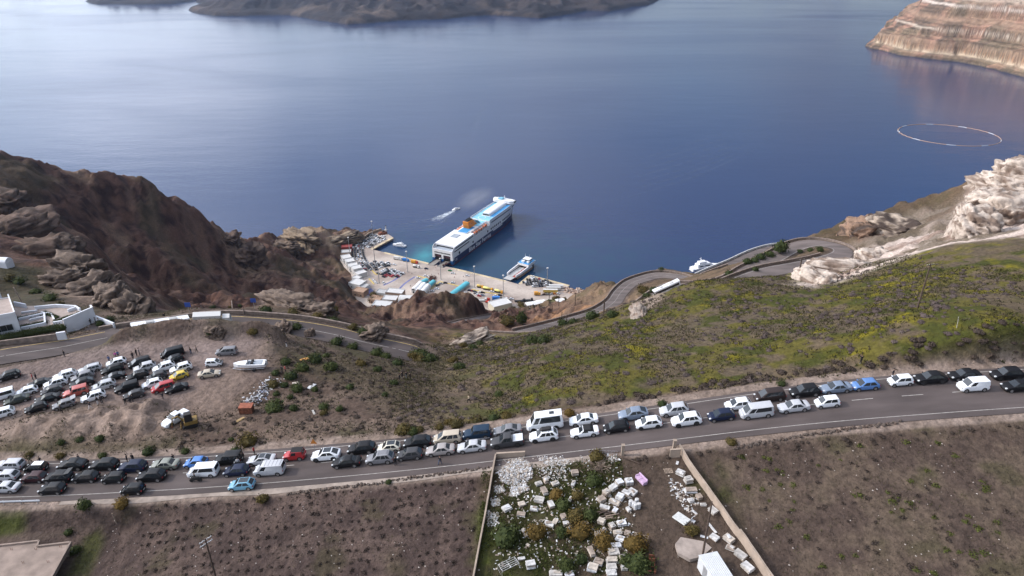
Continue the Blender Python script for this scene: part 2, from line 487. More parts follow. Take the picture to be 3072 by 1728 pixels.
GX = _axis([(-700, -400, 6), (-400, -112, 1.7), (-112, 112, 0.62), (112, 260, 1.5), (260, 450, 5)])
GY = _axis([(25, 56, 2.5), (56, 150, 0.62), (150, 260, 1.15), (260, 430, 1.8), (430, 640, 2.3), (640, 800, 2.8), (800, 900, 8)])
NX, NY = len(GX), len(GY)
MX, MY = np.meshgrid(GX, GY)
_cx = _axis([(-700, -300, 8), (-300, 260, 3.0), (260, 450, 8)])
_cy = _axis([(25, 260, 2.5), (260, 900, 4)])
_CMX, _CMY = np.meshgrid(_cx, _cy)
_CZ = base_height(_CMX, _CMY).reshape(_CMX.shape).astype(float)
def bil(gx, gy, Z, x, y):
 x = np.clip(x, gx[0], gx[-1] - 1e-6); y = np.clip(y, gy[0], gy[-1] - 1e-6)
 i = np.clip(np.searchsorted(gx, x, 'right') - 1, 0, len(gx) - 2)
 j = np.clip(np.searchsorted(gy, y, 'right') - 1, 0, len(gy) - 2)
 fx = (x - gx[i]) / (gx[i + 1] - gx[i]); fy = (y - gy[j]) / (gy[j + 1] - gy[j])
 return (Z[j, i] * (1 - fx) + Z[j, i + 1] * fx) * (1 - fy) + (Z[j + 1, i] * (1 - fx) + Z[j + 1, i + 1] * fx) * fy
HZ = bil(_cx, _cy, _CZ, MX, MY)
_gy, _gx = np.gradient(bil(_cx, _cy, _CZ, MX, MY), GY, GX)
SLOPE = np.sqrt(_gx ** 2 + _gy ** 2)
far_w = sstep(135, 210, MY)
rock_w = np.maximum(sstep(0.45, 0.95, SLOPE) * sstep(150, 200, MY) * (1 - .8 * sstep(60, 90, MX)), sstep(225, 290, MY) * 0.85 * (1 - sstep(20, 70, MX)))
wx = MX + 12 * (fbm(MX / 40, MY / 40, 3, 11) - .5); wy = MY + 12 * (fbm(MX / 40, MY / 40, 3, 12) - .5)
rel = (ridged(wx / 62, wy / 62, 5, 3) - 0.62) * 26 + (fbm(wx / 15, wy / 15, 5, 5) - .5) * 8 + (ridged(wx / 9, wy / 9, 4, 8) - .6) * 5.0 + (ridged(wx / 24, wy / 24, 4, 18) - .6) * 9
gentle = (fbm(MX / 22, MY / 22, 4, 21) - .5) * 2.4
fine = (fbm(MX / 3.1, MY / 3.1, 4, 31) - .5) * 0.55
rel = rel + 5.5 * (np.abs(((fbm(wx / 30, wy / 30, 4, 19) * 9) % 1.0) - .5) - .25)
HZ = HZ + rock_w * rel * np.interp(MY, [150, 260, 400], [.22, .5, 1.0]) + far_w * (1 - rock_w) * gentle + fine * np.interp(MY, [60, 100, 200], [.7, 1, 2.0])
wc = sstep(95, 135, MX) * sstep(185, 225, MY)
HZ = HZ + wc * ((ridged(MX / 30, MY / 21, 5, 41) - .6) * 7 + (fbm(MX / 6, MY / 5, 4, 44) - .5) * 4 + 2.0 * (np.abs(((fbm(MX / 22, MY / 16, 4, 45) * 8) % 1.0) - .5) - .25))
HEAPS = []
for px, py, r, h in ((300, 1235, 2.0, 1.2), (345, 1248, 2.2, 1.1), (385, 1240, 1.8, 1.2), (405, 1222, 1.6, 1.2), (440, 1225, 1.9, 1.4), (470, 1218, 2.0, 1.6),
     (395, 1256, 1.7, 1.1), (430, 1250, 1.8, 1.2), (388, 1272, 1.8, 1.2), (415, 1272, 1.7, 1.1), (440, 1272, 1.7, 1.0), (433, 1292, 1.9, 1.3),
     (330, 1275, 2.4, 1.1), (280, 1275, 2.4, 1.0), (245, 1262, 2.4, 1.1), (200, 1275, 3.0, 1.2), (150, 1268, 3.4, 1.3), (100, 1270, 3.2, 1.0),
     (230, 1295, 2.6, .9), (345, 1298, 2.4, 1.0), (60, 1290, 3.4, .8), (170, 1300, 3.0, .8)):
 p = at_z(px, py, 222.3)
 HEAPS.append((p.x, p.y, r, h))
def flatten(path, hw, blend, drop=0.10):
 global HZ
 x0, y0 = path[:, 0].min() - hw - blend, path[:, 1].min() - hw - blend
 x1, y1 = path[:, 0].max() + hw + blend, path[:, 1].max() + hw + blend
 i0, i1 = np.searchsorted(GX, [x0, x1]); j0, j1 = np.searchsorted(GY, [y0, y1])
 sx = MX[j0:j1, i0:i1]; sy = MY[j0:j1, i0:i1]
 P = path[::2] if len(path) > 40 else path
 d, t = poly_dist(sx, sy, P)
 zz = np.interp(t, np.arange(len(P)), P[:, 2])
 k = sstep(hw, hw + blend, d)
 HZ[j0:j1, i0:i1] = HZ[j0:j1, i0:i1] * k + (zz - drop) * (1 - k)
ym = (y_near(GX) + y_far(GX)) / 2; hwm = (y_far(GX) - y_near(GX)) / 2
dist = np.abs(MY - ym[None, :]) - hwm[None, :]
lo = np.where(MY < ym[None, :], 2.6, 2.2)
kk = sstep(lo, lo + 2.2, dist)
HZ = HZ * kk + (zr(GX)[None, :] - 0.06) * (1 - kk)
LOT = [tuple(at_z(*p, 222.0))[:2] for p in ((-100, 1120), (0, 1100), (330, 1035), (560, 1010), (800, 1015), (790, 1110), (700, 1180), (560, 1230), (250, 1215), (0, 1260), (-120, 1270))]
_dl, _ = poly_dist(MX, MY, LOT, True)
_il = in_poly(MX, MY, LOT)
kl = np.where(_il, 0.0, sstep(0, 4, _dl))
heap_now = HZ - bil(_cx, _cy, _CZ, MX, MY)
HZ = HZ * kl + (222.0 + 0.25 * (fbm(MX / 8, MY / 8, 3, 77) - .5)) * (1 - kl)
for hx, hy, r, h in HEAPS:
 dd = np.hypot(MX - hx, (MY - hy) * 0.9) / r
 HZ = HZ + 1.25 * h * np.clip(1 - dd, 0, 1) ** 0.9 * sstep(1.1, 0.6, dd)
BERM = [tuple(at_z(*p, 222.5))[:2] for p in ((345, 1006), (470, 992), (600, 990), (700, 992), (830, 984))]
_db, _ = poly_dist(MX, MY, BERM)
HZ = HZ + (3.0 + 1.4 * fbm(MX / 5, MY / 5, 3, 78)) * np.exp(-(_db / 1.6) ** 2)
APRON = [tuple(at_z(*p, 220.0))[:2] for p in ((195, 1020), (290, 958), (345, 980), (420, 995), (250, 1025))]
_da, _ = poly_dist(MX, MY, APRON, True)
ka = np.where(in_poly(MX, MY, APRON), 0.0, sstep(0, 3, _da))
HZ = HZ * ka + 219.35 * (1 - ka)
for k, (hw, P) in ROAD_PATH.items():
 flatten(P, hw + 1.4, {'old_road': 2.6, 'port_access_road': 5}.get(k, 7.0), 0.12)
_dq, _ = poly_dist(MX, MY, QUAY, True)
iq = in_poly(MX, MY, QUAY)
cap = np.where(iq, 2.4, 2.4 + np.maximum(_dq - 1.5, 0) * 1.5)
HZ = np.where(MY > 480, np.minimum(HZ, np.where(iq, 2.4, np.maximum(cap, 2.4))), HZ)
BASIN = [tuple(PZ(*p))[:2] for p in ((1179, 712), (1112, 747), (1293, 791), (1420, 818), (1519, 842), (1557, 853), (1590, 825), (1709, 856), (1780, 872), (1900, 800), (1900, 600), (1300, 600), (1190, 690))]
ib = in_poly(MX, MY, BASIN)
HZ = np.where(ib, np.minimum(HZ, -6.0), HZ)
def hz(x, y):
 return bil(GX, GY, HZ, np.asarray(x, float), np.asarray(y, float))
_T = np.concatenate([np.arange(70, 260, 0.35), np.arange(260, 900, 1.0)])
def hit(px, py):
 """where the line of sight through a picture point meets the ground"""
 u = (py - H_PX / 2) / FPX
 X = (px - W_PX / 2) / FPX * _T; Y = _T * (CP - u * SP); Z = CAM_Z - _T * (SP + u * CP)
 g = hz(X, Y) - Z
 k = np.argmax(g > 0)
 if not g[k] > 0: return at_z(px, py, 0.0)
 if k == 0: t = _T[0]
 else: t = _T[k - 1] + (_T[k] - _T[k - 1]) * (-g[k - 1]) / (g[k] - g[k - 1] + 1e-9)
 return at_depth(px, py, float(t))
def ground(x, y):
 return float(hz(np.array([x]), np.array([y]))[0])
def wpoly(pts):
 return [tuple(hit(*p))[:2] for p in pts]
def zone(pts, soft, world=None):
 P = world if world is not None else wpoly(pts)
 a = np.array(P); e = soft * 3
 i0, i1 = np.searchsorted(GX, [a[:, 0].min() - e, a[:, 0].max() + e]); j0, j1 = np.searchsorted(GY, [a[:, 1].min() - e, a[:, 1].max() + e])
 r = np.zeros(MX.shape)
 sx = MX[j0:j1, i0:i1]; sy = MY[j0:j1, i0:i1]
 if sx.size == 0: return r
 d, _ = poly_dist(sx, sy, P, True)
 sd = np.where(in_poly(sx, sy, P), d, -d) + soft * 1.3 * (fbm(sx / 4.0, sy / 4.0, 4, 91) - .5)
 r[j0:j1, i0:i1] = sstep(-soft, soft, sd)
 return r
C_ = lambda *a: np.array(a, float)
n1 = fbm(MX / 9, MY / 9, 5, 51); n2 = fbm(MX / 2.3, MY / 2.3, 4, 52); n3 = fbm(MX / 40, MY / 40, 4, 53); n4 = fbm(MX / 5, MY / 5, 5, 54)
def mixc(A, B, w):
 w = np.asarray(w)[..., None]
 return A * (1 - w) + B * w
GC = np.zeros(MX.shape + (3,))
scrub = mixc(C_(.155, .115, .092), C_(.25, .195, .155), sstep(.38, .62, n4))
scrub = mixc(scrub, C_(.085, .085, .04), sstep(.52, .68, n1) * .7)
GC[:] = scrub
brown = mixc(C_(.034, .017, .0145), C_(.128, .074, .056), sstep(.34, .66, .45 * n4 + .55 * n2))
brown = mixc(brown, C_(.19, .125, .092), sstep(.56, .65, fbm((MX + .5 * MY) / 5, (MY - .8 * MX) / 28, 5, 66)) * .7)
brown = mixc(brown, C_(.24, .175, .125), sstep(.62, .76, fbm(MX / 26, MY / 26, 5, 61)) * .6)
brown = mixc(brown, C_(.065, .06, .034), sstep(.52, .70, fbm(MX / 33, MY / 33, 4, 62)) * .6)
w_b = sstep(160, 178, MY + 10 * (n1 - .5) - .35 * np.maximum(MX + 45, 0)) * (1 - sstep(20, 90, MX + (MY - 400) * 0.05))
GC = mixc(GC, brown, w_b)
GC = mixc(GC, mixc(C_(.30, .235, .165), C_(.18, .13, .10), sstep(.4, .6, n1)), zone([(740, 695), (980, 688), (1100, 700), (1090, 722), (1045, 735), (1020, 770), (950, 735), (860, 705)], 10))
GC = mixc(GC, C_(.22, .165, .125), zone([(650, 710), (710, 715), (790, 800), (800, 840), (760, 840), (690, 780)], 8) * sstep(.42, .55, n2) * .8)
field = mixc(C_(.096, .071, .064), C_(.158, .119, .103), sstep(.35, .65, n2))
field = mixc(field, C_(.085, .08, .038), sstep(.62, .74, n4) * .5)
field = field * (.78 + .5 * fbm(MX / 11, MY / 7, 4, 57))[..., None]
w_f = sstep(80.5, 79.0, MY)
GC = mixc(GC, field, w_f)
fr = mixc(C_(.125, .095, .078), C_(.18, .142, .108), sstep(.38, .6, n4)); fr = mixc(fr, C_(.07, .075, .03), sstep(.58, .72, n4) * .5)
GC = mixc(GC, fr, w_f * sstep(26, 30, MX))
yard = mixc(C_(.06, .065, .022), C_(.115, .09, .062), sstep(.42, .6, n1)); yard = mixc(yard, C_(.10, .13, .025), sstep(.6, .72, n4) * .7)
w_y = w_f * sstep(-6, -4, MX) * sstep(31, 28, MX)
GC = mixc(GC, yard, w_y)
GC = mixc(GC, mixc(C_(.135, .105, .085), C_(.105, .08, .06), n2), w_y * sstep(14.5, 17, MX + 1.5 * (n4 - .5)) * sstep(.33, .45, n1 + .1))
lot = mixc(C_(.29, .237, .218), C_(.39, .325, .30), sstep(.35, .65, n1))
GC = mixc(GC, lot, zone(None, 3.0, LOT))
GC = mixc(GC, mixc(C_(.33, .262, .215), C_(.42, .34, .285), sstep(.4, .6, n2)), zone([(-60, 1245), (0, 1240), (150, 1225), (300, 1205), (480, 1200), (500, 1260), (470, 1320), (300, 1325), (100, 1330), (-60, 1335)], 3))
GC = mixc(GC, C_(.33, .26, .215), zone([(560, 1170), (700, 1100), (830, 1000), (870, 1030), (780, 1080), (720, 1180), (690, 1240), (600, 1260), (520, 1210)], 3) * .85)
grass = mixc(C_(.076, .088, .016), C_(.142, .132, .030), sstep(.4, .62, n4))
grass = mixc(grass, C_(.26, .235, .015), sstep(.56, .68, fbm(MX / 3.4, MY / 3.4, 4, 71)) * sstep(.42, .56, n1) * .85)
hill = mixc(grass, mixc(C_(.135, .10, .085), C_(.21, .165, .125), n2), np.maximum(sstep(.55, .70, fbm(MX / 13, MY / 13, 5, 72)), sstep(.50, .62, fbm(MX / 4.2, MY / 4.2, 4, 73))) * .75)
w_h = sstep(-22, 2, MX - (MY - 95) * -0.10) * sstep(93, 96, MY) * sstep(235, 205, MY - .12 * np.maximum(MX, 0))
GC = mixc(GC, hill, w_h)
GC = mixc(GC, mixc(C_(.085, .09, .03), C_(.15, .115, .085), n4), zone([(860, 1050), (1050, 1060), (1230, 1090), (1300, 1150), (1330, 1220), (1230, 1250), (1100, 1180), (960, 1130), (880, 1110)], 5) * .8)
GC = mixc(GC, mixc(C_(.10, .10, .035), C_(.17, .14, .10), n4), zone([(-50, 1330), (300, 1330), (520, 1345), (300, 1372), (-50, 1372)], 2) * .85)
GC = mixc(GC, C_(.10, .105, .035), zone([(-40, 1086), (100, 1060), (330, 1010), (340, 1022), (110, 1080), (-40, 1105)], 1.5) * .8)
GC = mixc(GC, C_(.085, .115, .018), zone([(-40, 1505), (80, 1500), (70, 1600), (-40, 1625)], 1.2) * .85)
GC = mixc(GC, C_(.07, .085, .02), zone([(215, 1690), (250, 1610), (300, 1580), (310, 1620), (260, 1728), (200, 1728)], .8) * .85)
GC = mixc(GC, C_(.17, .135, .112), zone([(-40, 1610), (150, 1600), (300, 1555), (330, 1560), (230, 1600), (100, 1628), (-40, 1640)], .6) * .8)
dry = mixc(C_(.17, .125, .085), C_(.25, .185, .12), sstep(.4, .6, n1)); dry = mixc(dry, C_(.10, .095, .045), sstep(.55, .7, n4) * .6)
w_d = sstep(245, 275, MY) * sstep(10, 60, MX + (MY - 400) * .05)
GC = mixc(GC, dry, w_d)
GC = mixc(GC, C_(.36, .215, .115), zone([(1590, 960), (1640, 940), (1720, 935), (1800, 905), (1840, 890), (1780, 930), (1700, 955), (1620, 985)], 8) * sstep(.35, .55, n4) * .85)
wcl = mixc(C_(.82, .73, .65), C_(.46, .36, .30), sstep(.50, .68, fbm(MX / 11 + n2, MY / 7, 5, 81))); wcl = mixc(wcl, C_(.13, .11, .07), sstep(.56, .68, fbm(MX / 16, MY / 10, 5, 82)) * .8)
GC = mixc(GC, wcl, zone([(2410, 862), (2390, 820), (2480, 800), (2600, 790), (2560, 720), (2700, 640), (2900, 590), (2960, 530), (3250, 400), (3300, 690), (3072, 712), (2840, 735), (2640, 800), (2520, 840)], 6))
GC = mixc(GC, mixc(C_(.17, .12, .085), C_(.11, .10, .05), n4), zone([(2470, 705), (2610, 640), (2830, 585), (2910, 575), (2880, 660), (2760, 700), (2640, 730), (2590, 770)], 7) * .75)
GC = mixc(GC, C_(.22, .10, .06), zone([(2520, 690), (2620, 650), (2680, 660), (2580, 720)], 4) * .6)
GC = mixc(GC, mixc(C_(.46, .40, .34), C_(.32, .26, .21), n2), zone([(1895, 950), (1900, 925), (1960, 880), (2010, 868), (1990, 900), (1940, 930)], 1.5) * .9)
for pl in ([(140, 830), (150, 790), (240, 778), (262, 800), (280, 850), (350, 870), (380, 905), (420, 930), (430, 960), (350, 955), (280, 915), (200, 890)],
  [(770, 905), (870, 885), (970, 930), (978, 955), (920, 940), (860, 915)], [(1350, 1020), (1400, 1012), (1470, 1025), (1490, 1035), (1420, 1042), (1360, 1035)],
  [(1050, 900 + 90), (1090, 985), (1150, 1010), (1240, 1020), (1200, 1030), (1110, 1010)]):
 GC = mixc(GC, mixc(C_(.31, .245, .195), C_(.21, .165, .135), sstep(.4, .6, n2)), zone(pl, 3) * .9)
GC = mixc(GC, C_(.05, .055, .028), zone([(-40, 800), (40, 795), (130, 810), (150, 860), (260, 960), (100, 960), (-40, 940)], 4) * .7)
verge = mixc(C_(.46, .385, .33), C_(.33, .27, .225), sstep(.35, .65, n2))
kv = (1 - sstep(2.4, 3.3, dist + .8 * (n4 - .5))) * sstep(-0.5, 0.2, dist)
GC = mixc(GC, verge, kv)
for k, (hw, P) in ROAD_PATH.items():
 i0, i1 = np.searchsorted(GX, [P[:, 0].min() - 12, P[:, 0].max() + 12]); j0, j1 = np.searchsorted(GY, [P[:, 1].min() - 12, P[:, 1].max() + 12])
 d_, _ = poly_dist(MX[j0:j1, i0:i1], MY[j0:j1, i0:i1], P[::2])
 GC[j0:j1, i0:i1] = mixc(GC[j0:j1, i0:i1], C_(.17, .14, .125), (1 - sstep(hw + .5, hw + 2.4, d_)) * .8)
GC = mixc(GC, C_(.05, .042, .036), sstep(2.2, .4, HZ) * (MY > 300))
GC = GC * np.where(w_b > .5, .76, np.where(w_h > .4, .58, .49))[..., None] * C_(1.05, .97, .95)  # zone scaling; the foreground's cloud shade is partly put into these ground colours
GC = np.clip(GC, .010, .8)
M_GROUND = attr_mat('ground_material', fine=.38, fscale=1.2, bump=.9, bscale=.55, bdist=.9)
_idx = np.arange(NX * NY).reshape(NY, NX)
_F = np.stack([_idx[:-1, :-1], _idx[:-1, 1:], _idx[1:, 1:], _idx[1:, :-1]], -1).reshape(-1, 4)
_zq = HZ.ravel()[_F].max(1)
_F = _F[_zq > -8.0]
_V = np.stack([MX.ravel(), MY.ravel(), HZ.ravel()], 1)
terrain = link('terrain', np_mesh('terrain', _V, _F, True, [M_GROUND], None, GC.reshape(-1, 3)))
tag(terrain, 'steep caldera hillside of dry scrub, brown rock and green slopes', None, kind='structure')
def asphalt(name, col=(.074, .060, .058), seed=0.0):
 m = bpy.data.materials.new(name); m.use_nodes = True
 nt = m.node_tree; b = nt.nodes['Principled BSDF']; b.inputs['Roughness'].default_value = .85
 b.inputs['Specular IOR Level'].default_value = .25
 tc = nt.nodes.new('ShaderNodeTexCoord')
 a = nt.nodes.new('ShaderNodeTexNoise'); a.inputs['Scale'].default_value = .35; a.inputs['Detail'].default_value = 6
 c = nt.nodes.new('ShaderNodeTexNoise'); c.inputs['Scale'].default_value = 14; c.inputs['Detail'].default_value = 4
 mp = nt.nodes.new('ShaderNodeMapping'); mp.inputs['Scale'].default_value = (.25, 1, 1); mp.inputs['Location'].default_value = (seed, 0, 0)
 nt.links.new(tc.outputs['Object'], mp.inputs[0]); nt.links.new(mp.outputs[0], a.inputs['Vector']); nt.links.new(tc.outputs['Object'], c.inputs['Vector'])
 mx = nt.nodes.new('ShaderNodeMix'); mx.data_type = 'RGBA'
 mx.inputs[6].default_value = tuple(x * .68 for x in col) + (1,); mx.inputs[7].default_value = tuple(x * 1.36 for x in col) + (1,)
 ad = nt.nodes.new('ShaderNodeMath'); ad.operation = 'MULTIPLY_ADD'; ad.inputs[1].default_value = .35; ad.use_clamp = True
 sb = nt.nodes.new('ShaderNodeMapRange'); sb.inputs['From Min'].default_value = .32; sb.inputs['From Max'].default_value = .68; sb.inputs['To Max'].default_value = .8
 nt.links.new(a.outputs['Fac'], sb.inputs['Value']); nt.links.new(c.outputs['Fac'], ad.inputs[0]); nt.links.new(sb.outputs['Result'], ad.inputs[2])
 nt.links.new(ad.outputs[0], mx.inputs[0]); nt.links.new(mx.outputs[2], b.inputs['Base Color'])
 bp = nt.nodes.new('ShaderNodeBump'); bp.inputs['Strength'].default_value = .25; bp.inputs['Distance'].default_value = .02
 nt.links.new(c.outputs['Fac'], bp.inputs['Height']); nt.links.new(bp.outputs[0], b.inputs['Normal'])
 return m
M_ASPH = asphalt('asphalt')
M_ASPH2 = asphalt('asphalt_old', (.125, .103, .097), 31)
M_PAINT = mat('road_paint_white', (.34, .32, .30), .8, noise=.25, nscale=1.5)
M_YEL = mat('road_paint_yellow', (.50, .36, .14), .8, noise=.3, nscale=1.5)
def strip(name, xs, ylo, yhi, zf, material, n=1, parent=None):
 V = []; F = []
 for i, x in enumerate(xs):
  for k in range(n + 1):
   y = ylo[i] + (yhi[i] - ylo[i]) * k / n
   V.append((x, y, zf(x)))
 for i in range(len(xs) - 1):
  for k in range(n):
   a = i * (n + 1) + k
   F.append((a, a + n + 1, a + n + 2, a + 1))
 return link(name, np_mesh(name, V, F, True, [material]), parent)
xs = np.arange(-135, 136, 1.0)
main_road = strip('main_road', xs, y_near(xs) - 1.25, y_far(xs) + .75, lambda x: float(zr(x)) + .02, M_ASPH, 6)
tag(main_road, 'grey two lane road full of queueing cars', None, kind='structure')
M_CONC = mat('verge_concrete', (.26, .215, .185), .9, noise=.3, nscale=.7, bump=.3, bscale=3)
gut = strip('verge_pavement', np.arange(-70, 13, 1.0), y_near(np.arange(-70, 13, 1.0)) - 2.3 - .25 * np.sin(np.arange(-70, 13, 1.0) * .3), y_near(np.arange(-70, 13, 1.0)) - 1.28, lambda x: float(zr(x)) - .005, M_CONC, 1)
tag(gut, 'pale concrete gutter along the near edge of the main road', None, kind='structure')
zp = lambda x: float(zr(x)) + .026
for nm, yy in (('edge_line', y_near(xs)), ('edge_line', y_far(xs))):
 strip(nm, xs, yy - .055, yy + .055, zp, M_PAINT, 1, main_road)
yc = (y_near(xs) + y_far(xs)) / 2
for x0 in np.arange(-128, 128, 7.5):
 xx = np.linspace(x0, x0 + 3.2, 4)
 yy = np.interp(xx, xs, yc)
 strip('lane_dash', xx, yy - .06, yy + .06, zp, M_PAINT, 1, main_road)
def offset_path(P, off):
 T = np.gradient(P[:, :2], axis=0); T /= np.linalg.norm(T, axis=1)[:, None] + 1e-9
 N = np.stack([-T[:, 1], T[:, 0]], 1)
 Q = P.copy(); Q[:, :2] += N * off
 return Q
def ribbon(name, P, o0, o1, dz, material, parent=None):
 A = offset_path(P, o0); B = offset_path(P, o1)
 V = []; F = []
 for a, b in zip(A, B):
  V += [(a[0], a[1], a[2] + dz), (b[0], b[1], b[2] + dz)]
 for i in range(len(A) - 1):
  F.append((2 * i, 2 * i + 2, 2 * i + 3, 2 * i + 1))
 return link(name, np_mesh(name, V, F, True, [material]), parent)
M_PARAPET = mat('parapet_stone', (.215, .17, .145), .9, noise=.35, nscale=1.1, bump=.6, bscale=3)
M_WHITEWALL = mat('whitewash', (.62, .62, .62), .75, noise=.08, nscale=.6)
def wall_along(name, P, off, h, th, material, label, cat, group=None, dz=-.4):
 A = offset_path(P, off - th / 2); B = offset_path(P, off + th / 2)
 rings = []
 for a, b in zip(A, B):
  z = a[2]
  rings.append([(a[0], a[1], z + dz), (b[0], b[1], z + dz), (b[0], b[1], z + h), (a[0], a[1], z + h)])
 m = MB(); m.loft(rings)
 return tag(m.build(name, material), label, cat, group)
for k, (hw, P) in ROAD_PATH.items():
 r = ribbon(k, P, -hw, hw, .03, M_ASPH2 if k != 'old_road' else M_ASPH)
 tag(r, {'old_road': 'old road curving along the rim above the port', 'upper_hairpin': 'hairpin road doubling back below the green hill',
   'middle_road': 'middle bend of the serpentine road above the water', 'lower_road': 'lower serpentine road with a white parapet',
   'port_access_road': 'narrow track running down to the port'}[k], None, kind='structure')
 if k in ('old_road', 'upper_hairpin', 'middle_road'):
  ribbon('edge_line', P, hw - .55, hw - .38, .037, M_YEL if k == 'old_road' else M_PAINT, r)
 if k in ('old_road', 'middle_road'):
  ribbon('centre_line', P, -.07, .07, .037, M_PAINT, r)
P = ROAD_PATH['old_road'][1]
s_ = [i for i in range(len(P)) if P[i, 0] > -93]
wall_along('roadside_wall', P[s_], 4.9, .75, .5, M_PARAPET, 'low stone wall along the outer edge of the old rim road', 'wall')
P = ROAD_PATH['upper_hairpin'][1]
npt = len(P)
_hx = int(np.argmax(P[:, 0]))
wall_along('roadside_wall', P[_hx - 4:_hx + 38], -5.3, .8, .5, M_PARAPET, 'stone parapet around the outside of the upper hairpin bend', 'wall')
wall_along('roadside_wall', P[:_hx - 10], 5.3, .8, .5, M_PARAPET, 'stone parapet between the two arms of the upper hairpin', 'wall')
wall_along('roadside_wall', P[_hx + 38:], -5.3, .8, .5, M_PARAPET, 'long stone parapet beside the road with the white bus', 'wall')
P = ROAD_PATH['middle_road'][1]
wall_along('roadside_wall', P[:], 4.9, .9, .5, M_PARAPET, 'stone parapet on the seaward side of the middle bend', 'wall')
wall_along('roadside_wall', P[:len(P) // 2 - 12], -4.9, 1.3, .5, M_PARAPET, 'stone retaining wall on the inner side of the middle road', 'wall')
wall_along('white_parapet', ROAD_PATH['lower_road'][1], 4.7, 1.2, .5, M_WHITEWALL, 'white painted parapet on the seaward edge of the lower road', 'wall')
wall_along('roadside_wall', ROAD_PATH['port_access_road'][1], 3.6, .6, .4, M_PARAPET, 'thin kerb wall beside the track down to the port', 'wall')
def sea_material():
 m = bpy.data.materials.new('sea_water'); m.use_nodes = True
 nt = m.node_tree; N = nt.nodes; L = nt.links
 b = N['Principled BSDF']
 b.inputs['IOR'].default_value = 1.333
 b.inputs['Specular IOR Level'].default_value = .5
 tc = N.new('ShaderNodeTexCoord')
 pw = PZ(1272, 742)
 def blob(cx, cy, r0, r1, sx=1.0, sy=1.0):
  mp = N.new('ShaderNodeMapping'); mp.inputs['Location'].default_value = (-cx * sx, -cy * sy, 0); mp.inputs['Scale'].default_value = (sx, sy, 0)
  L.new(tc.outputs['Object'], mp.inputs[0])
  nz = N.new('ShaderNodeTexNoise'); nz.inputs['Scale'].default_value = .06; nz.inputs['Detail'].default_value = 4
  L.new(tc.outputs['Object'], nz.inputs['Vector'])
  ln = N.new('ShaderNodeVectorMath'); ln.operation = 'LENGTH'; L.new(mp.outputs[0], ln.inputs[0])
  ad = N.new('ShaderNodeMath'); ad.operation = 'MULTIPLY_ADD'; ad.inputs[1].default_value = (r1 - r0) * 1.2; L.new(nz.outputs['Fac'], ad.inputs[0]); L.new(ln.outputs['Value'], ad.inputs[2])
  mr = N.new('ShaderNodeMapRange'); mr.interpolation_type = 'SMOOTHSTEP'
  mr.inputs['From Min'].default_value = r0; mr.inputs['From Max'].default_value = r1 + (r1 - r0) * .6
  mr.inputs['To Min'].default_value = 1; mr.inputs['To Max'].default_value = 0
  L.new(ad.outputs[0], mr.inputs['Value'])
  return mr.outputs['Result']
 t = PZ(1278, 758)
 f1 = blob(t.x, t.y, 6, 26, 1.0, .75)
 t2 = PZ(1450, 790)
 f2 = blob(t2.x, t2.y, 40, 190, .6, 1.2)
 mx = N.new('ShaderNodeMix'); mx.data_type = 'RGBA'
 mx.inputs[6].default_value = (.012, .029, .092, 1); mx.inputs[7].default_value = (.007, .045, .088, 1)
 L.new(f2, mx.inputs[0])
 mx2 = N.new('ShaderNodeMix'); mx2.data_type = 'RGBA'; mx2.inputs[7].default_value = (.035, .22, .26, 1)
 L.new(mx.outputs[2], mx2.inputs[6]); L.new(f1, mx2.inputs[0])
 L.new(mx2.outputs[2], b.inputs['Base Color'])
 mp = N.new('ShaderNodeMapping'); mp.inputs['Scale'].default_value = (.0009, .0022, 1); mp.inputs['Rotation'].default_value = (0, 0, .25)
 L.new(tc.outputs['Object'], mp.inputs[0])
 ns = N.new('ShaderNodeTexNoise'); ns.inputs['Scale'].default_value = 1.0; ns.inputs['Detail'].default_value = 5; ns.inputs['Distortion'].default_value = .8
 L.new(mp.outputs[0], ns.inputs['Vector'])
 mr = N.new('ShaderNodeMapRange'); mr.inputs['From Min'].default_value = .35; mr.inputs['From Max'].default_value = .68
 mr.inputs['To Min'].default_value = .06; mr.inputs['To Max'].default_value = .22
 L.new(ns.outputs['Fac'], mr.inputs['Value']); L.new(mr.outputs['Result'], b.inputs['Roughness'])
 w1 = N.new('ShaderNodeTexNoise'); w1.inputs['Scale'].default_value = .22; w1.inputs['Detail'].default_value = 6; w1.inputs['Roughness'].default_value = .6
 m2 = N.new('ShaderNodeMapping'); m2.inputs['Scale'].default_value = (.45, 1.2, 1); m2.inputs['Rotation'].default_value = (0, 0, -.25)
 L.new(tc.outputs['Object'], m2.inputs[0]); L.new(m2.outputs[0], w1.inputs['Vector'])
 w2 = N.new('ShaderNodeTexNoise'); w2.inputs['Scale'].default_value = .02; w2.inputs['Detail'].default_value = 4
 L.new(m2.outputs[0], w2.inputs['Vector'])
 sm = N.new('ShaderNodeMath'); sm.operation = 'MULTIPLY_ADD'; sm.inputs[1].default_value = 3.0
 L.new(w2.outputs['Fac'], sm.inputs[0]); L.new(w1.outputs['Fac'], sm.inputs[2])
 bp = N.new('ShaderNodeBump'); bp.inputs['Strength'].default_value = .3; bp.inputs['Distance'].default_value = .5
 L.new(sm.outputs[0], bp.inputs['Height']); L.new(bp.outputs[0], b.inputs['Normal'])
 return m
M_SEA = sea_material()
S = 9000.0
sea = link('sea', np_mesh('sea', [(-S, -1500, 0), (S, -1500, 0), (S, 12000, 0), (-S, 12000, 0)], [(0, 1, 2, 3)], False, [M_SEA]))
tag(sea, 'calm blue sea of the caldera', None, kind='structure')
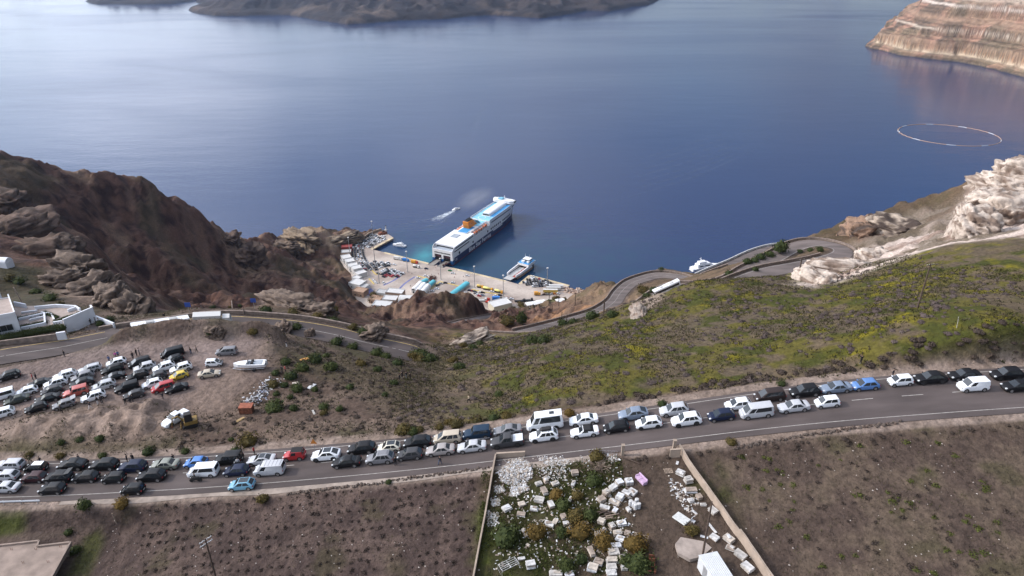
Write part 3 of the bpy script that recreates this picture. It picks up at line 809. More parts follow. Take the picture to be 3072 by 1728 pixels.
def heightland(name, x0, x1, y0, y1, nx, ny, hfun, cfun, label):
 gx = np.linspace(x0, x1, nx); gy = np.linspace(y0, y1, ny)
 X, Y = np.meshgrid(gx, gy)
 Z = hfun(X, Y); Cc = cfun(X, Y, Z)
 idx = np.arange(nx * ny).reshape(ny, nx)
 F = np.stack([idx[:-1, :-1], idx[:-1, 1:], idx[1:, 1:], idx[1:, :-1]], -1).reshape(-1, 4)
 F = F[Z.ravel()[F].max(1) > -1.5]
 m = attr_mat(name + '_rock', fine=.25, fscale=.05, bump=.8, bscale=.06, bdist=6.0)
 o = link(name, np_mesh(name, np.stack([X.ravel(), Y.ravel(), Z.ravel()], 1), F, True, [m], None, np.clip(Cc, .02, .7).reshape(-1, 3)))
 return tag(o, label, None, kind='structure')
def S0(px, py):
 p = at_z(px, py, 0.0)
 return (p.x, p.y)
KAM = [S0(*p) for p in ((575, 36), (640, 48), (760, 47), (870, 46), (960, 62), (1040, 74), (1110, 70), (1200, 62), (1330, 58), (1400, 50), (1470, 46), (1540, 50), (1620, 55), (1700, 44),
      (1760, 32), (1830, 34), (1900, 20), (1950, 14))] + [(1200, 5200), (300, 6200), (-900, 6200), (-1700, 5200), S0(590, 6), S0(640, 20), S0(565, 30)]
KAM2 = [S0(*p) for p in ((255, 5), (290, 12), (400, 14), (520, 12), (575, 4))] + [(-1600, 5600), (-2600, 5600)]
def kam_h(X, Y):
 r = np.full(X.shape, -30.0)
 for P, top in ((KAM, 78.0), (KAM2, 45.0)):
  d, _ = poly_dist(X, Y, P, True)
  sd = np.where(in_poly(X, Y, P), d, -d) + 26 * (fbm(X / 70, Y / 70, 4, 5) - .5)
  h = top * (1 - np.exp(-np.maximum(sd, 0) / 260)) + np.minimum(sd, 0) * .5 + sstep(0, 14, sd) * 9
  h = h + sstep(5, 120, sd) * ((ridged(X / 150, Y / 150, 5, 7) - .6) * 62 + (fbm(X / 28, Y / 28, 4, 9) - .5) * 20)
  r = np.maximum(r, h)
 return r
def kam_c(X, Y, Z):
 a = mixc(C_(.024, .020, .021), C_(.044, .034, .031), sstep(.35, .65, fbm(X / 120, Y / 120, 5, 14)))
 a = mixc(a, C_(.10, .075, .06), sstep(.60, .74, fbm(X / 170, Y / 170, 5, 15)) * .8)
 return mixc(a, C_(.03, .026, .025), sstep(9, 2, Z))
heightland('volcanic_island', -2300, 1300, 2500, 5000, 420, 260, kam_h, kam_c, 'low dark volcanic island across the caldera')
CLF = [S0(*p) for p in ((2612, 146), (2640, 152), (2700, 166), (2780, 176), (2870, 186), (2950, 200), (3010, 216), (3072, 232), (3160, 262), (3300, 300))] + \
 [(1900, 1300), (2600, 1500), (2700, 2600), (1400, 2900), S0(2690, 40), S0(2640, 100), S0(2600, 140)]
def clf_sd(X, Y):
 d, _ = poly_dist(X, Y, CLF, True)
 return np.where(in_poly(X, Y, CLF), d, -d)
def clf_h(X, Y):
 sd = clf_sd(X, Y) + 20 * (ridged(X / 95, Y / 95, 4, 25) - .6) + 8 * (fbm(X / 20, Y / 20, 3, 26) - .5)
 h = np.interp(sd, [-40, 0, 4, 22, 27, 55, 62, 105, 118, 165, 178, 240, 262, 400, 900], [-20, 0, 5, 16, 46, 58, 84, 104, 140, 156, 196, 214, 250, 285, 320])
 tip = S0(2612, 146)
 k = sstep(20, 230, np.hypot(X - tip[0], Y - tip[1]) - 0)
 h = np.where(h > 40, 40 + (h - 40) * (.25 + .75 * k), h)
 return h + sstep(0, 20, sd) * ((fbm(X / 14, Y / 14, 4, 27) - .5) * 7 + (ridged(X / 34, Y / 34, 4, 33) - .6) * 7)
def clf_c(X, Y, Z):
 zz = Z + 7 * (fbm(X / 60, Y / 60, 4, 28) - .5)
 a = mixc(C_(.26, .155, .11), C_(.12, .085, .062), sstep(.4, .6, fbm(X / 50, Y / 50, 5, 29)))
 a = mixc(a, C_(.16, .125, .08), sstep(.5, .66, fbm(X / 70, Y / 70, 4, 30)) * .5) * (1 + .28 * np.sin(zz * .75) + .15 * np.sin(zz * 2.1))[..., None]
 for z0, w, c in ((17, 3, (.50, .40, .29)), (26, 2.5, (.36, .20, .11)), (38, 4, (.33, .23, .16)), (70, 2.5, (.45, .38, .31)), (95, 6, (.30, .20, .14)), (128, 3, (.55, .48, .42)), (150, 9, (.42, .34, .27)), (178, 8, (.56, .50, .44)), (215, 6, (.34, .25, .18))):
  a = mixc(a, C_(*c), np.exp(-((zz - z0) / w) ** 2) * .85)
 return mixc(a, C_(.06, .05, .042), sstep(4, 1, Z))
heightland('sea_cliff', 850, 1900, 1200, 2600, 520, 680, clf_h, clf_c, 'banded sea cliff headland at the right edge')
def quay_material():
 m = bpy.data.materials.new('quay_concrete'); m.use_nodes = True
 nt = m.node_tree; N = nt.nodes; L = nt.links; b = N['Principled BSDF']; b.inputs['Roughness'].default_value = .9
 tc = N.new('ShaderNodeTexCoord')
 n = N.new('ShaderNodeTexNoise'); n.inputs['Scale'].default_value = .035; n.inputs['Detail'].default_value = 6
 L.new(tc.outputs['Object'], n.inputs['Vector'])
 cr = N.new('ShaderNodeValToRGB')
 cr.color_ramp.elements[0].position = .36; cr.color_ramp.elements[0].color = (.27, .215, .185, 1)
 cr.color_ramp.elements[1].position = .62; cr.color_ramp.elements[1].color = (.46, .395, .345, 1)
 L.new(n.outputs['Fac'], cr.inputs[0])
 n2 = N.new('ShaderNodeTexNoise'); n2.inputs['Scale'].default_value = .5; n2.inputs['Detail'].default_value = 6
 L.new(tc.outputs['Object'], n2.inputs['Vector'])
 mr = N.new('ShaderNodeMapRange'); mr.inputs['From Min'].default_value = .3; mr.inputs['From Max'].default_value = .7; mr.inputs['To Min'].default_value = .88; mr.inputs['To Max'].default_value = 1.1
 L.new(n2.outputs['Fac'], mr.inputs['Value'])
 mu = N.new('ShaderNodeVectorMath'); mu.operation = 'SCALE'; L.new(cr.outputs[0], mu.inputs[0]); L.new(mr.outputs['Result'], mu.inputs['Scale'])
 L.new(mu.outputs[0], b.inputs['Base Color'])
 return m
M_QUAY = quay_material()
m = MB(); m.prism(QUAY, -6, ZP)
quay = m.build('quay', M_QUAY)
tag(quay, 'broad concrete quay of the ferry port', None, kind='structure')
bm = bmesh.new(); bmesh.ops.create_icosphere(bm, subdivisions=5, radius=1.0)
RV = np.array([v.co[:] for v in bm.verts]); RF = np.array([[v.index for v in f.verts] for f in bm.faces]); bm.free()
M_ROCK = attr_mat('outcrop_rock', fine=.25, fscale=1.0, bump=.8, bscale=.8, bdist=.6)
def outcrop(px, py, sx, sy, sz, c1, c2, label, seed, d=None, sink=.56, rz=0.0):
 """a craggy block: broken into ledges, pits and overhanging lips"""
 p = hit(px, py) if d is None else at_depth(px, py, d)
 z = ground(p.x, p.y) if d is None else p.z; sx *= .92; sy *= .92
 v = RV.copy(); s = seed * 3.7
 v = np.sign(v) * np.abs(v) ** .62
 n = fbm(v[:, 0] * 1.7 + s, v[:, 1] * 1.7 + v[:, 2] * 2.3, 5, seed) - .5
 r = ridged(v[:, 0] * 1.3 - s, v[:, 2] * 3.0 + v[:, 1] * 1.1, 4, seed + 9) - .6
 led = np.abs(((v[:, 2] * 3.2 + n * 1.6) % 1.0) - .5)
 q = .62 if c1[0] > .5 else 1.0
 k = 1 + .8 * q * n + .42 * q * r + .2 * (led - .25) + .22 * (fbm(v[:, 0] * 7 + s, v[:, 1] * 7 + v[:, 2] * 8, 4, seed + 50) - .5)
 pit = sstep(.62, .74, fbm(v[:, 0] * 5 + s, v[:, 2] * 7 + v[:, 1] * 5, 3, seed + 20)); k = k - .15 * pit
 P = v * k[:, None] * np.array([sx, sy, sz]) * .62
 t = fbm(v[:, 0] * 4 + s, v[:, 2] * 5 + v[:, 1] * 3, 4, seed + 30)
 Cc = mixc(np.array(c1), np.array(c2), np.clip(sstep(.42, .66, t) + .5 * pit, 0, 1))
 o = link('rock_outcrop', np_mesh('rock_outcrop', P, RF, True, [M_ROCK], None, np.clip(Cc, .02, .85)), None, (p.x, p.y, z + sz * (.5 - sink)), (0, 0, rz))
 return tag(o, label, 'rock')
PW, PD, TN, TD = (.505, .43, .37), (.20, .15, .12), (.165, .125, .10), (.065, .048, .040)
for i, a in enumerate(((235, 815, 13, 9, 10, TN, TD, 'tall pale crag above the hotel terrace'), (200, 850, 11, 8, 7, TN, TD, 'broad pale crag left of the tall one above the hotel'), (290, 880, 13, 9, 9, TN, TD, 'pale crag in the middle of the rim rocks by the hotel'), (340, 905, 11, 8, 9, TN, TD, 'pale crag right of the middle one beside the hotel'),
     (395, 935, 9, 7, 8, TN, TD, 'small pale crag at the rim beside the forecourt'), (150, 768, 20, 12, 12, (.14, .098, .078), TD, 'long pale cliff block at the left edge above the hut'), (40, 705, 24, 15, 13, (.15, .105, .085), TD, 'high pale cliff block cut by the left edge'), (10, 615, 16, 12, 9, (.12, .08, .063), TD, 'upper pale cliff at the left edge below the ridge'),
     (870, 912, 16, 9, 5, TN, TD, 'flat pale outcrop on the rim above the old road'), (955, 945, 9, 6, 5, TN, TD, 'pale rock step right of the flat rim outcrop'), (1420, 1030, 13, 6, 5, (.30, .25, .21), TD, 'pale rock shelf left of the hairpin'), (1120, 1000, 7, 5, 3.5, TN, TD, 'pale broken rock beside the end of the old road'),
     (850, 992, 4, 3, 3.6, TN, TD, 'grey boulder at the inner edge of the old road'), (645, 996, 3.5, 2.6, 2.4, TN, TD, 'brown boulder beside the white truck'), (930, 1005, 2.2, 1.6, 2.6, TN, TD, 'upright rock beside the old road'),
     (740, 775, 26, 18, 20, (.15, .105, .08), (.06, .04, .034), 'pale rock face in the brown cliff left of the port'), (690, 725, 18, 14, 12, (.13, .09, .07), (.06, .04, .034), 'upper pale rocks in the brown cliff left of the port'), (905, 715, 44, 20, 15, (.25, .19, .135), TD, 'tan rock bluff behind the jetty'), (850, 745, 24, 16, 12, (.18, .13, .095), TD, 'tan rock shoulder left of the bluff'), (1030, 720, 34, 16, 10, (.27, .21, .15), TD, 'tan rock knob at the foot of the jetty'),
     (1915, 944, 8, 3.4, 2.6, (.28, .235, .20), PD, 'white rock face on the crest beside the coach'), (2445, 848, 11, 6, 6.5, PW, PD, 'white cliff face below the upper hairpin'), (2520, 812, 18, 7, 6, PW, PD, 'white rock shelf right of the cliff face below the hairpin'), (2620, 775, 13, 9, 6, PW, PD, 'white rock knob right of the hairpin bend'),
     (2925, 690, 19, 12, 13, PW, PD, 'square white crag above the green slope'), (3010, 575, 22, 18, 13, PW, PD, 'tall white crag near the right edge'), (3065, 540, 20, 16, 16, PW, PD, 'topmost white crag cut by the right edge'), (3040, 660, 22, 14, 16, PW, PD, 'white crag at the right edge below the topmost one'), (2960, 620, 18, 13, 12, PW, PD, 'white crag between the tall and the square ones'),
     (2590, 705, 20, 14, 12, (.26, .17, .12), TD, 'reddish brown rock cut above the hairpin bend'), (2690, 690, 20, 14, 8, (.38, .31, .25), TD, 'pale weathered rock on the right headland'))):
 outcrop(*a, seed=40 + i, rz=i * .7)
def paint(name, c, rough=.32):
 dk = max(c) < .1
 return mat('paint_' + name, tuple(x * (.7 if dk else 1) for x in c), .42 if dk else rough, noise=.06, nscale=3, spec=.18 if dk else .4, coat=.06 if dk else .25)
PAINT = {k: paint(k, c) for k, c in {
 'white': (.72, .74, .78), 'cream': (.66, .62, .52), 'silver': (.42, .43, .46), 'grey': (.17, .17, .185), 'dark grey': (.075, .075, .082), 'black': (.016, .016, .019),
 'navy': (.018, .026, .062), 'dark blue': (.020, .045, .085), 'bright blue': (.05, .17, .48), 'mid blue': (.09, .19, .42), 'blue grey': (.17, .21, .28), 'light blue': (.16, .36, .50),
 'red': (.36, .025, .03), 'faded red': (.38, .075, .06), 'yellow': (.58, .42, .05), 'beige': (.44, .38, .30), 'grey green': (.19, .20, .17), 'dark brown': (.048, .034, .032), 'maroon': (.055, .02, .024),
 'silver brown': (.30, .275, .27), 'dark green': (.065, .075, .065), 'orange': (.65, .22, .03), 'green': (.04, .25, .10)}.items()}
M_GLASS = mat('car_glass', (.020, .024, .028), .06, spec=.6, coat=.3)
M_TYRE = mat('tyre_rubber', (.018, .017, .017), .85)
M_RIM = mat('wheel_rim', (.36, .36, .37), .35, metal=.7)
M_RIMD = mat('wheel_rim_dark', (.03, .03, .032), .4)
M_TRIM = mat('black_trim', (.022, .021, .022), .6)
M_HEAD = mat('headlight_glass', (.60, .62, .64), .12, spec=.6)
M_TAIL = mat('tail_light', (.30, .02, .02), .2)
M_CHROME = mat('chrome', (.6, .6, .6), .2, metal=.9)
M_SOFT = mat('soft_top_fabric', (.02, .02, .022), .9)
CAR = {
 'small hatchback': dict(L=3.62, W=1.64, H=1.49, hood=.90, belt=.93, xr0=-1.74, xr1=-1.50, xf1=.40, xf0=1.12, wr=.29, wf=1.22, wb=-1.18),
 'hatchback': dict(L=4.12, W=1.78, H=1.48, hood=.88, belt=.91, xr0=-1.98, xr1=-1.40, xf1=.30, xf0=1.08, wr=.32, wf=1.32, wb=-1.27),
 'three-door hatchback': dict(L=3.85, W=1.72, H=1.45, hood=.86, belt=.92, xr0=-1.85, xr1=-1.25, xf1=.25, xf0=1.0, wr=.32, wf=1.22, wb=-1.2),
 'saloon': dict(L=4.68, W=1.82, H=1.45, hood=.90, belt=.93, deck=1.00, xr0=-1.72, xr1=-1.02, xf1=.28, xf0=1.08, wr=.33, wf=1.42, wb=-1.38),
 'coupe': dict(L=4.66, W=1.84, H=1.39, hood=.88, belt=.91, deck=.98, xr0=-1.80, xr1=-.85, xf1=.20, xf0=1.0, wr=.34, wf=1.42, wb=-1.38),
 'convertible': dict(L=4.5, W=1.80, H=1.40, hood=.88, belt=.91, deck=.98, xr0=-1.55, xr1=-1.0, xf1=.18, xf0=.85, wr=.33, wf=1.38, wb=-1.3),
 'SUV': dict(L=4.58, W=1.88, H=1.67, hood=1.00, belt=1.03, xr0=-2.20, xr1=-1.62, xf1=.30, xf0=1.06, wr=.37, wf=1.42, wb=-1.36),
 'coupe SUV': dict(L=4.74, W=1.92, H=1.62, hood=1.02, belt=1.06, xr0=-2.20, xr1=-1.15, xf1=.30, xf0=1.08, wr=.39, wf=1.45, wb=-1.40),
 'boxy SUV': dict(L=4.72, W=1.90, H=1.82, hood=1.12, belt=1.14, xr0=-2.28, xr1=-2.15, xf1=.42, xf0=.95, wr=.39, wf=1.45, wb=-1.40),
 'estate': dict(L=4.75, W=1.84, H=1.50, hood=.92, belt=.95, xr0=-2.26, xr1=-1.95, xf1=.28, xf0=1.06, wr=.33, wf=1.42, wb=-1.38),
 'minivan': dict(L=4.72, W=1.84, H=1.74, hood=1.02, belt=1.03, xr0=-2.28, xr1=-2.05, xf1=.55, xf0=1.55, wr=.33, wf=1.42, wb=-1.40),
 'van': dict(L=4.98, W=1.92, H=1.93, hood=1.08, belt=1.12, xr0=-2.46, xr1=-2.36, xf1=1.02, xf0=1.80, wr=.34, wf=1.52, wb=-1.52),
 'panel van': dict(L=5.0, W=1.92, H=1.95, hood=1.10, belt=1.12, xr0=-2.47, xr1=-2.38, xf1=.92, xf0=1.70, wr=.34, wf=1.52, wb=-1.52),
 'small panel van': dict(L=4.30, W=1.82, H=1.82, hood=1.06, belt=1.08, xr0=-2.12, xr1=-2.02, xf1=.55, xf0=1.25, wr=.33, wf=1.35, wb=-1.30),
 'minibus': dict(L=5.95, W=2.06, H=2.62, hood=1.25, belt=1.32, xr0=-2.95, xr1=-2.90, xf1=1.45, xf0=2.25, wr=.36, wf=1.90, wb=-1.70),
 'pickup': dict(L=5.35, W=1.94, H=1.84, hood=1.14, belt=1.16, deck=1.14, xr0=-.92, xr1=-.80, xf1=.42, xf0=1.15, wr=.42, wf=1.60, wb=-1.60),
 'jeep': dict(L=3.70, W=1.66, H=1.70, hood=1.02, belt=1.04, xr0=-1.72, xr1=-1.62, xf1=.28, xf0=.62, wr=.36, wf=1.15, wb=-1.08),
}
_CM = {}
def lerp3(a, b, t):
 return tuple(a[i] + (b[i] - a[i]) * t for i in range(3))
def panel(c00, c10, c11, c01, u0, u1, v0, v1, off):
 """quad inset in a bilinear patch, pushed out along its normal"""
 def P(u, v): return Vector(lerp3(lerp3(c00, c10, u), lerp3(c01, c11, u), v))
 q = [P(u0, v0), P(u1, v0), P(u1, v1), P(u0, v1)]
 n = (q[1] - q[0]).cross(q[3] - q[0]).normalized()
 return [tuple(p + n * off) for p in q]
def car_meshes(kind):
 if kind in _CM: return _CM[kind]
 p = CAR[kind]
 L, W, H = p['L'], p['W'], p['H']; w = W / 2; hood, belt = p['hood'], p['belt']; deck = p.get('deck', belt)
 xr, xf = -L / 2, L / 2
 R = {}
 st = [(xr, .78, .42, deck * .70), (xr + .05, .90, .34, deck * .90), (xr + .22, .97, .26, deck * .985), (xr + .6, 1.0, .22, deck), (p['xr0'] + .3, 1.0, .20, (deck + belt) / 2), (-.2, 1.0, .20, belt),
  (p['xf0'] - .3, 1.0, .20, belt), (p['xf0'] + .1, .99, .20, hood), ((p['xf0'] + xf) / 2, .975, .20, hood * .96), (xf - .38, .93, .22, hood * .84), (xf - .12, .80, .28, hood * .68), (xf, .60, .38, hood * .52)]
 st = sorted(st, key=lambda s: s[0])
 rings = []
 for x, k, zb, zt in st:
  ww = w * k; zs = zb + (zt - zb) * .62
  half = [(ww * .90, zb), (ww * .985, zb + .12), (ww, (zb + zs) / 2), (ww * .985, zs), (ww * .93, zt - .045), (ww * .70, zt), (0, zt + .02)]
  ring = [(x, y, z) for y, z in half] + [(x, -y, z) for y, z in half[-2::-1]]
  rings.append(ring)
 m = MB(); m.loft(rings)
 wb_, wt = w * .93, w * (.74 if kind not in ('van', 'panel van', 'minibus', 'jeep', 'small panel van', 'boxy SUV') else .84)
 zb_ = belt - .03; zt_ = H - .05
 c = {}
 for sy, tag_ in ((1, 'l'), (-1, 'r')):
  c['fb' + tag_] = (p['xf0'], sy * wb_ * .92, zb_); c['ft' + tag_] = (p['xf1'], sy * wt * .94, zt_)
  c['rb' + tag_] = (p['xr0'], sy * wb_ * .92, zb_); c['rt' + tag_] = (p['xr1'], sy * wt * .94, zt_)
 mid_b = (p['xf0'] + p['xr0']) / 2; mid_t = (p['xf1'] + p['xr1']) / 2
 def ring_at(t, extra=0.0):
  xf_ = p['xf0'] + (p['xf1'] - p['xf0']) * t; xr_ = p['xr0'] + (p['xr1'] - p['xr0']) * t
  ww = wb_ + (wt - wb_) * t; z = zb_ + (zt_ - zb_) * t + extra
  e = .92
  return [(xf_, -ww * e, z), (xf_, ww * e, z), (xf_ - .14, ww, z), (xr_ + .14, ww, z), (xr_, ww * e, z), (xr_, -ww * e, z), (xr_ + .14, -ww, z), (xf_ - .14, -ww, z)]
 r0 = ring_at(0); r1 = ring_at(1)
 cx_ = (p['xf1'] + p['xr1']) / 2
 r2 = [(cx_ + (x - cx_) * .90, y * .88, z + .042) for x, y, z in r1]
 r3 = [(cx_ + (x - cx_) * .5, y * .5, z + .052) for x, y, z in r1]
 if kind == 'convertible':
  pass
 m.loft([r0, r1, r2, r3], cap=True)
 if kind == 'pickup':
  m.box(-1.72, 0, 1.10, 1.55, 1.62, .05)
 R['body'] = m.mesh(kind.replace(' ', '_') + '_body', [PAINT['white']], smooth=True)
 try:
  R['body'].set_sharp_from_angle(angle=math.radians(38))
 except Exception:
  pass
 def glass(name, q):
  g = MB(); g.add(q, [(0, 1, 2, 3)]); R[name] = g.mesh(name, [M_GLASS])
 A, B, C, D_ = r0[0], r0[1], r1[1], r1[0]
 glass('windscreen', panel(A, B, C, D_, .03, .97, .03, .97, .012))
 A, B, C, D_ = r0[4], r0[5], r1[5], r1[4]
 glass('rear_window', panel(A, B, C, D_, .08, .92, (.14 if kind != 'saloon' else .06), .94, .012))
 side = []
 L0, L1, T0, T1 = r0[2], r0[3], r1[2], r1[3]
 spans = {'panel van': [(.05, .27)], 'small panel van': [(.05, .30)], 'pickup': [(.05, .50), (.54, .93)], 'three-door hatchback': [(.05, .52), (.56, .90)], 'coupe': [(.06, .55), (.58, .88)],
   'convertible': [(.06, .60)], 'minibus': [(.04, .20), (.24, .95)], 'van': [(.05, .26), (.30, .94)], 'jeep': [(.08, .48)], 'minivan': [(.05, .34), (.37, .66), (.69, .92)],
   'estate': [(.05, .36), (.39, .66), (.69, .93)], 'SUV': [(.05, .38), (.41, .70), (.73, .93)], 'boxy SUV': [(.06, .36), (.39, .68), (.71, .94)]}.get(kind, [(.05, .46), (.50, .90)])
 for u0, u1 in spans:
  q = panel(L0, L1, T1, T0, u0, u1, .10, .94, .012); side.append(q)
  side.append([(x, -y, z) for x, y, z in reversed(q)])
 R['side'] = []
 for q in side:
  g = MB(); g.add(q, [(0, 1, 2, 3)]); R['side'].append(g.mesh('side_window', [M_GLASS]))
 for nm, rimmat in (('wheel', M_RIM), ('wheel_dark', M_RIMD)):
  g = MB(); r = p['wr']; n = 14
  def circ(rad, y): return [(rad * math.cos(2 * math.pi * i / n), y, rad * math.sin(2 * math.pi * i / n)) for i in range(n)]
  g.loft([circ(r * .55, -.10), circ(r * .92, -.11), circ(r, -.08), circ(r, .08), circ(r * .92, .11), circ(r * .70, .11)], 0, cap=False)
  R[nm] = g.mesh('tyre', [M_TYRE], smooth=False)
  g = MB(); g.loft([circ(r * .70, .108), circ(r * .62, .085), circ(r * .2, .095), circ(.02, .10)], 0)
  R[nm + '_rim'] = g.mesh('rim', [rimmat])
 g = MB(); n = 12; r = p['wr'] + .07
 pts = [(r * math.cos(math.pi * (i / n) * 1.16 - .25), 0, r * math.sin(math.pi * (i / n) * 1.16 - .25)) for i in range(n + 1)]
 g.add(pts, [tuple(range(n + 1))]); R['arch'] = g.mesh('wheel_arch', [M_TRIM])
 zl = hood * .74
 for nm, x0, sx, mt, zz, ht in (('headlight', xf - .20, .30, M_HEAD, zl - .02, .13), ('tail_light', xr + .10, .16, M_TAIL, deck * .72, .20)):
  g = MB(); g.box(0, 0, 0, sx, .30, ht, taper=.85); R[nm] = g.mesh(nm, [mt], bevel=.015)
 R['lamp_pos'] = [('headlight', (xf - .24, w * .66, zl - .04)), ('headlight', (xf - .24, -w * .66, zl - .04)), ('tail_light', (xr + .10, w * .74, deck * .68)), ('tail_light', (xr + .10, -w * .74, deck * .68))]
 g = MB(); g.box(0, 0, 0, .16, .2, .13, taper=.8); R['mirror'] = g.mesh('mirror', [PAINT['white']], bevel=.02)
 R['mirror_pos'] = [(p['xf0'] - .28, w * 1.05, belt + .02), (p['xf0'] - .28, -w * 1.05, belt + .02)]
 g = MB(); g.box(0, 0, 0, .06, w * 1.15, .18); R['grille'] = g.mesh('grille', [M_TRIM])
 R['grille_pos'] = (xf - .035, 0, .36)
 g = MB(); g.box(0, 0, 0, .03, .5, .11); R['plate'] = g.mesh('number_plate', [mat('plate_white', (.7, .7, .68), .5)])
 R['plate_pos'] = (xr + .004, 0, deck * .56)
 _CM[kind] = R
 return R
def place_frame(loc, fwd, up):
 f = Vector(fwd).normalized(); u = Vector(up).normalized()
 s = u.cross(f).normalized(); u = f.cross(s).normalized()
 M = Matrix((f, s, u)).transposed().to_4x4(); M.translation = Vector(loc)
 return M
def car(kind, colour, loc, fwd, up=(0, 0, 1), label='', group=None, roof=None, dark_rims=None, extras=()):
 R = car_meshes(kind); p = CAR[kind]; w = p['W'] / 2
 nm = {'SUV': 'suv', 'coupe SUV': 'suv', 'boxy SUV': 'suv', 'small hatchback': 'hatchback_car', 'hatchback': 'hatchback_car', 'three-door hatchback': 'hatchback_car', 'saloon': 'saloon_car', 'coupe': 'coupe_car', 'estate': 'estate_car',
  'convertible': 'convertible_car', 'panel van': 'delivery_van', 'small panel van': 'delivery_van', 'van': 'passenger_van', 'pickup': 'pickup_truck'}.get(kind, kind)
 o = empty(nm, (0, 0, 0), 0, label, {'minibus': 'minibus', 'panel van': 'van', 'van': 'van', 'small panel van': 'van', 'pickup': 'pickup'}.get(kind, 'car'), group)
 o.matrix_world = place_frame(loc, fwd, up)
 pm = PAINT[colour]
 def put(name, me, pos=None, material=None, rz=0.0, parent=None):
  c = link(name, me, parent or o, pos)
  if rz: c.rotation_euler = (0, 0, rz)
  if material is not None:
   c.material_slots[0].link = 'OBJECT'; c.material_slots[0].material = material
  return c
 put('body', R['body'], None, pm)
 if roof is not None or kind == 'jeep' or kind == 'convertible':
  rm = {'black': M_SOFT, 'white': PAINT['white'], 'glass': M_GLASS}.get(roof, M_SOFT)
  key = 'roof_panel'
  if key not in R:
   wt = w * .70; g = MB()
   g.box((p['xf1'] + p['xr1']) / 2, 0, p['H'] - .01, (p['xf1'] - p['xr1']) * .86, wt * 1.7, .018)
   if kind in ('jeep', 'convertible'):
    g = MB(); xa, xb = p['xr0'] + .03, p['xf1'] - .05
    g.loft([[(xa, -w * .88, p['belt'] + .02), (xa, w * .88, p['belt'] + .02), (p['xr1'] + .02, w * .80, p['H'] + .0), (p['xr1'] + .02, -w * .80, p['H'] + .0)],
      [(xb, -w * .86, p['belt'] + .45), (xb, w * .86, p['belt'] + .45), (xb, w * .76, p['H'] + .035), (xb, -w * .76, p['H'] + .035)]])
   R[key] = g.mesh('roof_panel', [M_SOFT])
  put('soft_top' if kind in ('jeep', 'convertible') else 'roof_panel', R[key], None, rm)
 put('windscreen', R['windscreen']); put('rear_window', R['rear_window'])
 for s in R['side']: put('side_window', s)
 wk = 'wheel_dark' if dark_rims else 'wheel'
 for x in (p['wf'], p['wb']):
  for sy in (1, -1):
   wh = put('wheel', R[wk], (x, sy * (w - .085), p['wr']), None, 0 if sy > 0 else math.pi)
   put('rim', R[wk + '_rim'], None, None, 0, wh)
   put('wheel_arch', R['arch'], (x, sy * (w + .004), p['wr'] + .02))
 for nm2, pos in R['lamp_pos']: put(nm2, R[nm2], pos)
 for pos in R['mirror_pos']: put('mirror', R['mirror'], pos, pm)
 put('grille', R['grille'], R['grille_pos']); put('number_plate', R['plate'], R['plate_pos'])
 for e in extras:
  if e == 'rack':
   g = MB()
   for sy in (1, -1): g.tube([(p['xr1'] + .1, sy * w * .66, p['H'] + .02), (p['xf1'] - .1, sy * w * .66, p['H'] + .02)], .025, 5)
   for x in (p['xr1'] + .3, p['xf1'] - .3): g.tube([(x, -w * .66, p['H'] + .03), (x, w * .66, p['H'] + .03)], .02, 5)
   g.build('roof_rack', [M_CHROME], o)
  elif e == 'box':
   g = MB(); g.loft([[(x, -.42 * k, z0), (x, .42 * k, z0), (x, .40 * k, z1), (x, -.40 * k, z1)] for x, k, z0, z1 in ((-1.35, .8, 1.76, 1.98), (-1.15, 1, 1.74, 2.08), (.1, 1, 1.74, 2.06), (.45, .7, 1.76, 1.90))])
   g.build('roof_box', [M_TRIM], o, bevel=.04)
   g = MB()
   for x in (-.9, .05): g.tube([(x, -.6, 1.71), (x, .6, 1.71)], .03, 5)
   g.build('roof_rack', [M_CHROME], o)
  elif e == 'hatch':
   g = MB(); g.box(0, 0, 0, 1.0, p['W'] * .8, .06); c = g.build('open_tailgate', [pm], o, (p['xr1'] - .42, 0, p['H'] + .12)); c.rotation_euler = (0, math.radians(14), 0)
  elif e == 'bed':
   g = MB(); g.box(-1.72, 0, 1.155, 1.62, 1.72, .05); g.build('bed_cover', [PAINT['white']], o, bevel=.02)
   g = MB(); g.tube([(-.98, -.8, 1.15), (-.98, -.7, 1.80), (-.98, .7, 1.80), (-.98, .8, 1.15)], .045, 6); g.build('roll_bar', [M_TRIM], o)
  elif e == 'vent':
   g = MB(); g.box(.2 if kind != 'minibus' else -1.3, 0, p['H'] + .012, .75, .7, .04); g.build('roof_hatch', [M_GLASS], o)
  elif e == 'bonnet':
   g = MB(); g.box(p['xf0'] + .32, 0, p['hood'] - .012, .62, p['W'] * .72, .03); c = g.build('dark_bonnet', [M_TRIM], o); c['label'] = 'black bonnet unlike the white body'
  elif e == 'door':
   g = MB(); g.box(0, .5, 0, .06, 1.0, .95); c = g.build('open_door', [pm], o, (p['xf0'] - .35, w, .32)); c.rotation_euler = (0, 0, math.radians(-12))
  elif e == 'trim':
   g = MB()
   for sy in (1, -1): g.box(0, sy * (w + .01), .26, p['L'] * .86, .04, .12)
   g.build('side_skirt', [PAINT['silver']], o)
  elif e == 'ribs':
   g = MB()
   for x in (-2.1, -1.5, -.9, -.3, .3): g.box(x, 0, p['H'] - .002, .05, p['W'] * .72, .02)
   g.build('roof_rib', [PAINT['grey']], o)
 return o
